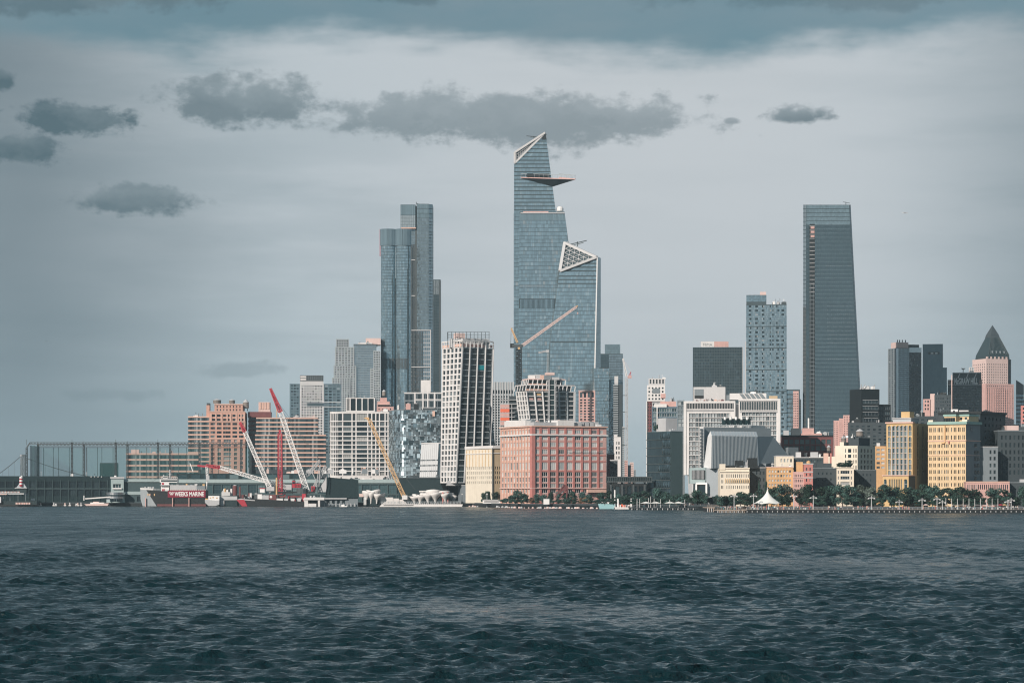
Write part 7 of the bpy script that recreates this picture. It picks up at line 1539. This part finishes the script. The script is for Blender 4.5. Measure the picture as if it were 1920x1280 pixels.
# double-headed lamps along the pier
def lamp(px,ytop,Y,z,label,h2=True):
    t=thing('lamp_post',label,'lamp post',(PX(px,Y),Y,z),0,'pier lamp posts'); h=PZ(ytop,Y)-z
    k=MB(); k.cyl((0,0),.24,0,h,8,LGREY,.15); k.build('pole',t); k=MB(); k.bar((-1.5,0,h-1.2),(1.5,0,h-1.2),.2,LGREY); k.bar((-1.5,0,h-1.2),(0,0,h-.3),.1,LGREY); k.bar((1.5,0,h-1.2),(0,0,h-.3),.1,LGREY); k.build('crossarm',t)
    for sx_ in (-1,1): k=MB(); k.lathe((sx_*1.45,0),[(.05,h-.95),(.4,h-1.35),(.45,h-1.55),(.05,h-1.6)],8,PLG); k.build('lamp_head',t)
for i,(px,yt) in enumerate(((1376.5,925),(1413,925),(1488,925),(1525,928),(1634,929),(1686,936),(1729,933),(1757,931),(1767,937),(1890,936),(1896,933))):
    lamp(px,yt,1200 if px<1400 else 1206,ZD,['double lamp post on the pale timber jetty','double lamp post just left of the white tent','double lamp post first to the right of the white tent','double lamp post second to the right of the white tent','double lamp post below the small cream house','double lamp post below the golden building','lamp post below the gap left of the yellow tower','tall lamp post at the yellow tower left edge','shorter lamp post right of the tall one below the yellow tower','lamp post left of the last tall one near the right edge','rightmost tall double lamp post'][i])
for i in range(10):
    px=1773.5+i*10.85; t,h=post_thing('white_pylon','slim white pylon in the evenly spaced row on the pier','pylon',px,1215,ZD,934 if i else 933,.17,PLG,'row of white pylons on the pier'); k=MB(); k.cyl((0,0),.36,0,1.0,8,LGREY); k.build('foot',t)
    if i<9 and i!=4: k=MB(); k.bar((0,0,h*.42),(PX(px+10.85,1215)-PX(px,1215),0,h*.42),.14,PLG); k.build('rail',t)
# tent
def tent():
    Y=1215; t=thing('white_tent','white peaked tensile tent pavilion on the pier among people','tent',(PX(1439,Y),Y,ZD)); s=Y/F; n=24; prof=[]
    H=PZ(917,Y)-ZD; z0=PZ(943.5,Y)-ZD; rr=25*s
    vs=[];fs=[]; m=14
    for j in range(m+1):
        q=j/m; r_=rr*(1-q)**1.9+.25; z=z0+(H-z0)*q
        for i in range(n):
            a=2*math.pi*i/n; sc_=1+.06*math.cos(6*a)*(1-q)**2; vs.append((r_*sc_*math.cos(a),r_*sc_*math.sin(a),z-(.25*math.cos(6*a)*(1-q)**3)))
    for j in range(m):
        for i in range(n): k2=(i+1)%n; fs.append((j*n+i,j*n+k2,(j+1)*n+k2,(j+1)*n+i))
    k=MB(); k.mesh(vs,fs,TENT); k.build('canopy',t,smooth=True); k=MB(); k.cyl((0,0),.22,0,H+1.0,8,LGREY); k.build('centre_pole',t)
    for i in range(6): a=2*math.pi*(i+.5)/6; k=MB(); x,y=rr*.84*math.cos(a),rr*.84*math.sin(a); k.cyl((x,y),.14,0,z0+1.0,6,WHITEP); k.build('pole',t)
    k=MB()
    for i in range(6): a=2*math.pi*i/6; k.bar((rr*.98*math.cos(a),rr*.98*math.sin(a),z0),(rr*1.2*math.cos(a),rr*1.2*math.sin(a),.05),.07,LGREY)
    k.build('guy_rope',t)
tent()
for i,(px,Y,lab) in enumerate(((1362,1290,'small flat white kiosk roof left of the jetty lamp'),(1371,1296,'grey peaked kiosk roof behind the jetty lamp'))):
    t=thing('kiosk',lab,'kiosk',(PX(px,Y),Y,G)); k=MB(); k.box(-2.4,0,0,2.4,3,2.3,DGREY); k.build('booth',t); k=MB(); k.hexa([(-3.4,-.8,2.3),(3.4,-.8,2.3),(3.4,4,2.3),(-3.4,4,2.3)],[(-3.2 if i==0 else -.6,-.7,2.7+i),(3.2 if i==0 else .6,-.7,2.7+i),(3.2 if i==0 else .6,3.8,2.7+i),(-3.2 if i==0 else -.6,3.8,2.7+i)],WHITEP if i==0 else LGREY); k.build('roof',t)
# ================================================================ trees
def leafmat(name,col):
    m=bpy.data.materials.new(name); m.use_nodes=True; t=m.node_tree; b=t.nodes['Principled BSDF']; b.inputs['Roughness'].default_value=.6; b.inputs['Specular IOR Level'].default_value=.25
    g=t.nodes.new('ShaderNodeNewGeometry'); oi=t.nodes.new('ShaderNodeObjectInfo'); h=t.nodes.new('ShaderNodeHueSaturation'); h.inputs['Color'].default_value=(*col,1)
    mr=t.nodes.new('ShaderNodeMapRange'); mr.inputs[3].default_value=.45; mr.inputs[4].default_value=1.9; t.links.new(g.outputs['Random Per Island'],mr.inputs[0])
    m2=t.nodes.new('ShaderNodeMapRange'); m2.inputs[3].default_value=.6; m2.inputs[4].default_value=1.5; t.links.new(oi.outputs['Random'],m2.inputs[0])
    m3=t.nodes.new('ShaderNodeMapRange'); m3.inputs[3].default_value=.47; m3.inputs[4].default_value=.53; t.links.new(oi.outputs['Random'],m3.inputs[0]); t.links.new(m3.outputs[0],h.inputs['Hue'])
    mu=t.nodes.new('ShaderNodeMath'); mu.operation='MULTIPLY'; t.links.new(mr.outputs[0],mu.inputs[0]); t.links.new(m2.outputs[0],mu.inputs[1]); t.links.new(mu.outputs[0],h.inputs['Value']); t.links.new(h.outputs[0],b.inputs['Base Color'])
    tr=t.nodes.new('ShaderNodeBsdfTranslucent'); t.links.new(h.outputs[0],tr.inputs[0]); mx=t.nodes.new('ShaderNodeMixShader'); mx.inputs[0].default_value=.25; t.links.new(b.outputs[0],mx.inputs[1]); t.links.new(tr.outputs[0],mx.inputs[2]); t.links.new(mx.outputs[0],t.nodes['Material Output'].inputs[0])
    return m
LEAF=leafmat('leaf_dark_green',(.034,.072,.056)); LEAFG=leafmat('leaf_grey_green',(.085,.11,.09)); LEAFT=leafmat('leaf_blue_green',(.05,.10,.085)); LEAFB=leafmat('leaf_dry_brown',(.26,.17,.11)); BARK=mat('bark',(.10,.08,.065),var=.25,scale=1)
def crownmesh(seed,h,w,lm,n=1500,tall=1.):
    r=random.Random(seed); k=MB(); lob=[]
    for i in range(r.randint(12,17)):
        a=r.uniform(0,6.28); q=math.sqrt(r.random())*.62; zz=r.uniform(.24,.86); sc_=(1-abs(zz-.6)*.9); lob.append((w*q*math.cos(a)*sc_,w*q*math.sin(a)*sc_,h*zz,w*r.uniform(.26,.46)))
    for i in range(n):
        lx,ly,lz,lr=r.choice(lob); d=Vector((r.gauss(0,1),r.gauss(0,1),r.gauss(0,1))).normalized(); q=lr*(.55+.5*r.random()**.6); p=Vector((lx,ly,lz))+Vector((d.x,d.y,d.z*.8*tall))*q
        s=r.uniform(.26,.58)*(w/5)**.5; nn=(d+Vector((r.uniform(-.6,.6),r.uniform(-.6,.6),r.uniform(-.2,.8)))).normalized(); u=nn.orthogonal().normalized(); u.rotate(Matrix.Rotation(r.uniform(0,6.28),3,nn)); v=nn.cross(u)
        k.mesh([p-u*s,p-v*s*.7,p+u*s,p+v*s*.7+nn*s*.3],[(0,1,2,3)],lm)
    return k.data('crown')
def trunkmesh(seed,h,w):
    r=random.Random(seed+99); k=MB(); top=Vector((r.uniform(-.3,.3),r.uniform(-.3,.3),h*.5)); k.tube((0,0,0),top,h*.03,BARK,7,h*.02)
    for i in range(6): a=r.uniform(0,6.28); e=top+Vector((w*.55*math.cos(a),w*.55*math.sin(a),h*r.uniform(.12,.36))); st=top*r.uniform(.6,1); k.tube(st,e,h*.014,BARK,5,h*.005)
    return k.data('trunk')
PROT={}
for nm,lm in (('g',LEAF),('s',LEAFG),('t',LEAFT),('b',LEAFB)):
    PROT[nm]=[(crownmesh(i*7+ord(nm),10,4.6,lm,1500),trunkmesh(i,10,4.6)) for i in range(3 if nm!='g' else 5)]
tr_r=random.Random(77)
def tree(px,Y,ytop,wpx,kind,label,group,z=G):
    h=PZ(ytop,Y)-z; cm,tm=tr_r.choice(PROT[kind]); t=thing('tree',label,'tree',(PX(px,Y),Y,z),tr_r.uniform(0,6.28),group); w=wpx*Y/F
    f=h/10*1.0; g_=w/9.6; t.scale=(g_,g_,f)
    obj('crown',cm,t); obj('trunk',tm,t)
# right-hand row
G1='trees lining the promenade pier'
xs=1336
i=0
def lab(px,kind):
    a='grey green' if kind=='s' else 'dark green'
    for lim,s_ in ((1405,'leafy tree in front of the beige low block'),(1440,'leafy tree behind the left side of the white tent'),(1490,'leafy tree between the white tent and the orange house'),(1525,'leafy tree below the red brick turret house'),(1570,'leafy tree below the plain dark low house'),(1645,'leafy tree below the small cream house'),(1712,'leafy tree below the golden arched building'),(1745,'leafy tree in the gap left of the yellow tower'),(1815,'leafy tree below the yellow brick tower'),(1895,'leafy tree below the red arcade block'),(2100,'leafy tree at the far right edge')):
        if px<lim: return a+' '+s_
rowtops=[(1352,930,24),(1372,926,30),(1388,921,32),(1402,922,30),(1425,914,30),(1447,911,36),(1462,906,34),(1478,907,34),(1500,912,36),(1518,905,36),(1537,910,40),(1556,908,42),(1580,906,44),(1600,910,40),(1618,908,40),(1634,911,36),(1655,906,44),(1676,911,38),(1695,913,34),(1712,912,36),(1733,905,40),(1748,908,36),(1768,913,38),(1788,912,44),(1806,910,44),(1826,914,38),(1845,915,40),(1866,913,42),(1886,915,40),(1904,910,44),(1926,908,44)]
for j,(px,yt,w) in enumerate(rowtops):
    kd='s' if px in (1478,1500,1618,1634) else 'g'
    tree(px,1262+(j%3)*9,yt,w,kd,lab(px,kd),G1)
for j,px in enumerate(range(1345,1930,17)): tree(px+tr_r.uniform(-5,5),1243+(j%2)*5,tr_r.uniform(926,934),tr_r.uniform(20,30),'g',lab(px,'g').replace('leafy','small leafy'),G1)
tree(1437,1300,899,10,'g','narrow dark cypress-like tree against the orange house','single trees'); tree(1423,1318,899,5,'g','thin pointed conifer against the beige low block','single trees')
for px,yt,w in ((1578,866,26),(1590,862,28)): tree(px,1368,yt,w,'g','bushy roof-garden tree above the small cream house','roof garden trees',PZ(878,1368))
for px,yt in ((1236,790),(1243,786),(1230,795)): tree(px,1500,yt,14,'t','thin planted tree on the faceted black building roof','roof trees',PZ(810,1500))
# shore in the middle
G2='trees along the middle shore'
for j,(px,Y,yt,w,kd,lb) in enumerate(((915,1665,919,20,'g','round dark tree beside the grey hall'),(928,1660,921,18,'g','round dark tree beside the grey hall'),(906,1668,923,14,'g','round dark tree beside the grey hall'),
  (970,1570,917,26,'t','large blue green tree in front of the red brick corner'),(982,1566,921,24,'t','large blue green tree in front of the red brick corner'),(960,1572,925,18,'t','large blue green tree in front of the red brick corner'),
  (1005,1560,925,18,'t','blue green tree below the red brick right face'),(1018,1558,923,18,'t','blue green tree below the red brick right face'),(1032,1555,921,18,'t','blue green tree below the red brick right face'),(1046,1552,920,16,'t','blue green tree below the red brick right face'),(1060,1548,918,22,'t','blue green tree below the red brick right face'),(1074,1545,919,22,'t','blue green tree below the red brick right face'),(1090,1540,921,20,'t','blue green tree below the red brick right face'),(1103,1536,922,18,'t','blue green tree below the red brick right face'),
  (1073,1530,932,11,'b','withered brown young tree on the middle shore'),(1089,1525,932,10,'b','withered brown young tree on the middle shore'),(1096,1524,931,10,'b','withered brown young tree on the middle shore'),(1104,1522,933,10,'b','withered brown young tree on the middle shore'),(996,1550,933,12,'b','withered brown young tree on the middle shore'),
  (1064,1512,938,20,'t','low round bush at the shore below the red brick block'),(966,1552,936,12,'t','low round bush at the shore below the red brick block'),
  (1126,1500,922,26,'g','dark tree below the railway viaduct'),(1142,1490,918,28,'g','dark tree below the railway viaduct'),(1160,1480,924,24,'t','dark tree below the railway viaduct'),(1176,1470,926,24,'t','dark tree below the railway viaduct'),(1192,1462,921,30,'g','dark tree below the railway viaduct'),(1210,1455,918,32,'g','dark tree below the faceted black building'),(1232,1450,914,28,'t','dark tree below the faceted black building'),(1250,1446,920,30,'t','dark tree below the faceted black building'),(1268,1442,922,28,'t','dark tree below the faceted black building'),(1284,1440,924,26,'g','dark tree below the slab hotel stilts'),(1308,1405,917,32,'g','dark tree in front of the museum portal'),(1322,1402,922,24,'g','dark tree in front of the museum portal'),(1343,1398,930,20,'g','dark tree left of the beige low block'))):
    tree(px,Y,yt,w,kd,lb,G2)
for px in (942,950,958,968,978,988,998,1008,1018,1028,1038,1048,1058,1068,1078,1088,1098,1108): tree(px,np.interp(px,[940,1120],[1580,1508])+tr_r.uniform(0,10),tr_r.uniform(931,936),17,tr_r.choice('gtt'),'low blue green shrub in the hedge below the red brick block',G2)
for px in (1120,1134,1150,1168,1186,1204,1222,1240,1258,1276,1296,1314,1332): tree(px,1425+tr_r.uniform(-8,8),tr_r.uniform(929,935),24,tr_r.choice('gt'),'low dark tree in the hedge behind the dock',G2)
def bronze():
    t,L=world_thing('steel_sculpture','rust brown angular canopy structure in front of the red brick block','sculpture',1055,1545,G); k=MB(); k.extr([L(1048,926),L(1058,907),L(1065,911),L(1064,922),L(1056,919)],(0,5,0),DRB); k.build('leaning_plate',t)
    for a,b_ in (((1040,932),(1058,908)),((1048,936),(1062,916)),((1062,936),(1064,912))): k=MB(); k.bar(L(*a),L(*b_),.7,DRB); k.build('strut',t)
bronze()
b=B('white_site_hut','small white site hut on the shore below the red brick block',1019,1019,1030,935,1528,D=3); b.vol(0,b.W,0,3,0,b.H,WHITEP); b.pbox('roof_edge',-.1,-.15,b.H,b.W+.1,3,b.H+.2,LGREY); b.done()
b=B('white_shore_shed','low white shed with dark stripe on the shore beside the long barge',905,905,938,937,1650,D=5); b.vol(0,b.W,0,5,0,b.H,WHITEP,R_=([(1,b.W-1)],[(b.z(941),b.z(939))],dict(gm=WIND))); b.pbox('roof_edge',-.2,-.3,b.H,b.W+.2,5,b.H+.3,LGREY); b.done()
r2=random.Random(91)
for i in range(60):
    px=r2.uniform(870,1125); Y=np.interp(px,[870,880,930,965,1120,1182],[1738,1696,1636,1556,1497,1470])-1.5; k=MB(); q=r2.uniform(.5,1.3); pts=[]
    for a in range(7): aa=a*2*math.pi/7; pts.append((q*r2.uniform(.7,1.2)*math.cos(aa),q*r2.uniform(.6,1)*math.sin(aa)))
    k.prism(pts,-.3,q*.8,LGREY if i%2 else PINKC,[(x*.6,y*.6) for x,y in pts]); k.build('shore_rock',None,('grey' if i%2 else 'pinkish')+' boulder lying at the foot of the river wall','rock','boulders along the river wall',loc=(PX(px,Y),Y,.1))
for i,px in enumerate((866.5,889,913)):
    t,L=world_thing('utility_pole',['thin dark pole in front of the grey hall','thin dark pole with pale box at the grey hall right end','thin pale pole beside the round tree'][i],'pole',px,1735 if px<900 else 1655,G); k=MB(); k.bar(L(px,943),L(px,924),.3,DKST if i<2 else LGREY); k.build('shaft',t); k=MB(); k.cbox(L(px,926),(.9,.5,.8),PLG); k.build('box',t)
# ================================================================ people
def person_mesh(pose,seed):
    me=bpy.data.meshes.new('person_rig'); r=random.Random(seed); sw=r.uniform(.08,.28)*(1 if pose!='stand' else .35)
    V=[(0,0,.95),(0,0,1.2),(0,0,1.42),(0,0,1.52),(0,0,1.66)]; E=[(0,1),(1,2),(2,3),(3,4)]; Rd=[.15,.14,.15,.055,.095]
    for sgn in (-1,1):
        i=len(V); V+=[(.10*sgn,0,.88),(.11*sgn,-sw*sgn,.48),(.12*sgn,-sw*.6*sgn,.06),(.12*sgn,-sw*.6*sgn-.14,.03)]; E+=[(0,i),(i,i+1),(i+1,i+2),(i+2,i+3)]; Rd+=[.1,.07,.05,.045]
        i=len(V); lift=.25 if pose=='reach' and sgn>0 else 0
        V+=[(.2*sgn,0,1.40),(.27*sgn,sw*.5*sgn,1.12+lift*.4),(.27*sgn,sw*.9*sgn-.1,.86+lift)]; E+=[(2,i),(i,i+1),(i+1,i+2)]; Rd+=[.065,.048,.04]
    me.from_pydata(V,E,[]); o=bpy.data.objects.new('rig',me); COL.objects.link(o); md=o.modifiers.new('s','SKIN'); 
    for i,q in enumerate(Rd): me.skin_vertices[0].data[i].radius=(q,q*.8)
    me.skin_vertices[0].data[0].use_root=True
    dg=bpy.context.evaluated_depsgraph_get(); dg.update(); out=bpy.data.meshes.new_from_object(o.evaluated_get(dg)); bpy.data.objects.remove(o)
    return out
CLO=[mat('cloth_'+n,c_,var=0) for n,c_ in (('white',(.72,.72,.70)),('red',(.48,.06,.05)),('black',(.03,.03,.035)),('navy',(.04,.06,.12)),('pink',(.62,.30,.28)),('grey',(.28,.29,.30)),('tan',(.42,.33,.24)),('teal',(.08,.28,.30)))]
HAIR=mat('hair',(.05,.035,.025),var=0)
names=['white','red','black','navy','pink','grey','tan','teal']
PM=[]
for i in range(18):
    me=person_mesh(['stand','walk','reach'][i%3],i); top=(i*3)%8; bot=(i*5+2)%8
    for m in (CLO[bot],CLO[top],SKINP,HAIR): me.materials.append(m)
    for p in me.polygons:
        z=p.center.z; p.material_index=0 if z<.95 else (1 if z<1.47 and not (z<1.05 and abs(p.center.x)>.22) else (2 if z<1.66 else 3))
    me.name='person'; PM.append((me,names[top],names[bot]))
pr=random.Random(13); 
spots=[]
for i in range(150):
    q=pr.random()
    if q<.28: px=pr.gauss(1440,24); Y=pr.uniform(1193,1212); z=ZD; w='by the white tent'
    elif q<.38: px=pr.uniform(1348,1399); Y=pr.uniform(1207,1222); z=ZJ; w='on the pale timber jetty'
    elif q<.56: px=pr.uniform(1470,1640); Y=pr.uniform(1192,1228); z=ZD; w='right of the white tent'
    elif q<.86: px=pr.uniform(1740,1915); Y=pr.uniform(1192,1228); z=ZD; w='below the yellow tower'
    elif q<.9: px=pr.uniform(1640,1740); Y=pr.uniform(1192,1228); z=ZD; w='below the golden building'
    else: px=pr.uniform(1200,1322); Y=pr.uniform(1397,1425); z=ZM; w='on the dark dock'
    if z==ZD and px<1403: px=1404+pr.random()*20
    me,a,b_=pr.choice(PM); 
    obj('person',me,None,'person in %s top and %s trousers %s'%(a,b_,w),'person','people '+w,None,(PX(px,Y),Y,z),pr.uniform(0,6.28)).scale=(1.08,1.08,pr.uniform(1.0,1.1))
# parasols / red umbrellas among the crowd
for i,(px,m,lb) in enumerate(((1876,REDP,'red parasol on the pier near the right edge'),(1883,YELP,'yellow parasol on the pier near the right edge'),(1413,PKB,'pink parasol left of the white tent'),(1736,PINKC,'pale pink parasol below the gap left of the yellow tower'))):
    t=thing('parasol',lb,'parasol',(PX(px,1222),1222,ZD)); k=MB(); k.cyl((0,0),.05,0,2.4,6,LGREY); k.build('pole',t); k=MB(); k.lathe((0,0),[(1.5,2.0),(.8,2.4),(.02,2.6)],10,m); k.build('canopy',t)
# ================================================================ sky traffic
Y=6000
t=thing('airliner','tiny distant airliner flying in the right-hand sky','airplane',(PX(1697,5600),5600,PZ(399,5600)),R(80)); t.scale=(.45,.45,.45); k=MB(); k.lathe((0,0),[(.05,-14),(1.6,-11),(1.9,-4),(1.9,7),(.8,12),(.05,14)],10,PLG)
me=k.data('fuselage'); me.transform(Matrix.Rotation(R(90),4,'X')); obj('fuselage',me,t); k=MB(); k.extr([(-16,3,0),(0,-4,0),(16,3,0),(16,5,0),(0,2,0),(-16,5,0)],(0,0,.4),LGREY); k.build('wing',t); k=MB(); k.extr([(0,11,1),(0,14,5),(0,15.5,5),(0,14,1)],(.4,0,0),LGREY); k.build('tail_fin',t)
for i,(px,py) in enumerate(((88,640),(1385,700))):
    t=thing('bird',['tiny dark bird in the left-hand sky','tiny dark bird beside the pale blue slab tower'][i],'bird',(PX(px,900),900,PZ(py,900)),R(30)); k=MB(); k.mesh([(0,-.35,0),(.07,0,.06),(0,.4,0),(-.07,0,.06),(0,0,-.07)],[(0,1,3),(1,2,3),(0,4,1),(1,4,2),(2,4,3),(3,4,0)],NBLK); k.build('body',t); k=MB(); k.mesh([(0,-.1,.03),(.75,.05,.35),(.7,.2,.33),(0,.15,.03),(-.75,.05,.35),(-.7,.2,.33)],[(0,1,2,3),(0,3,5,4)],NBLK); k.build('wing',t)
# ================================================================ haze
def haze():
    me=bpy.data.meshes.new('haze'); x,y0,y1,z0,z1=9200,-700,16200,-3.,412
    v=[(-x,y0,z0),(x,y0,z0),(x,y1,z0),(-x,y1,z0),(-x,y0,z1),(x,y0,z1),(x,y1,z1),(-x,y1,z1)]
    me.from_pydata(v,[],[(3,2,1,0),(4,5,6,7),(0,1,5,4),(1,2,6,5),(2,3,7,6),(3,0,4,7)])
    m=bpy.data.materials.new('haze'); m.use_nodes=True; t=m.node_tree; t.nodes.remove(t.nodes['Principled BSDF']); pv=t.nodes.new('ShaderNodeVolumePrincipled'); pv.inputs['Color'].default_value=(.66,.88,1,1); pv.inputs['Density'].default_value=HAZE; pv.inputs['Anisotropy'].default_value=0
    t.links.new(pv.outputs[0],t.nodes['Material Output'].inputs['Volume']); me.materials.append(m); obj('haze',me,label='thin pale blue haze over the river and city',kind='stuff')
HAZE=.000045
haze()

# ================================================================ tell look-alikes apart by their order along the shore
ORD=['leftmost','second from left','third from left','fourth from left','fifth from left','sixth from left','seventh from left','eighth from left','ninth from left','tenth from left','eleventh from left','twelfth from left']
by={}
for o in bpy.data.objects:
    if o.parent is None and 'category' in o: by.setdefault(o['label'],[]).append(o)
for l,os_ in by.items():
    if 2<=len(os_)<=20:
        os_.sort(key=lambda o:o.location.x/o.location.y)
        for i,o in enumerate(os_):
            q=ORD[i] if i<12 else ('rightmost' if i==len(os_)-1 else ORD[len(os_)-1-i].replace('from left','from right').replace('leftmost','rightmost'))
            if i==len(os_)-1 and i>1: q='rightmost'
            o['label']=q+' '+l
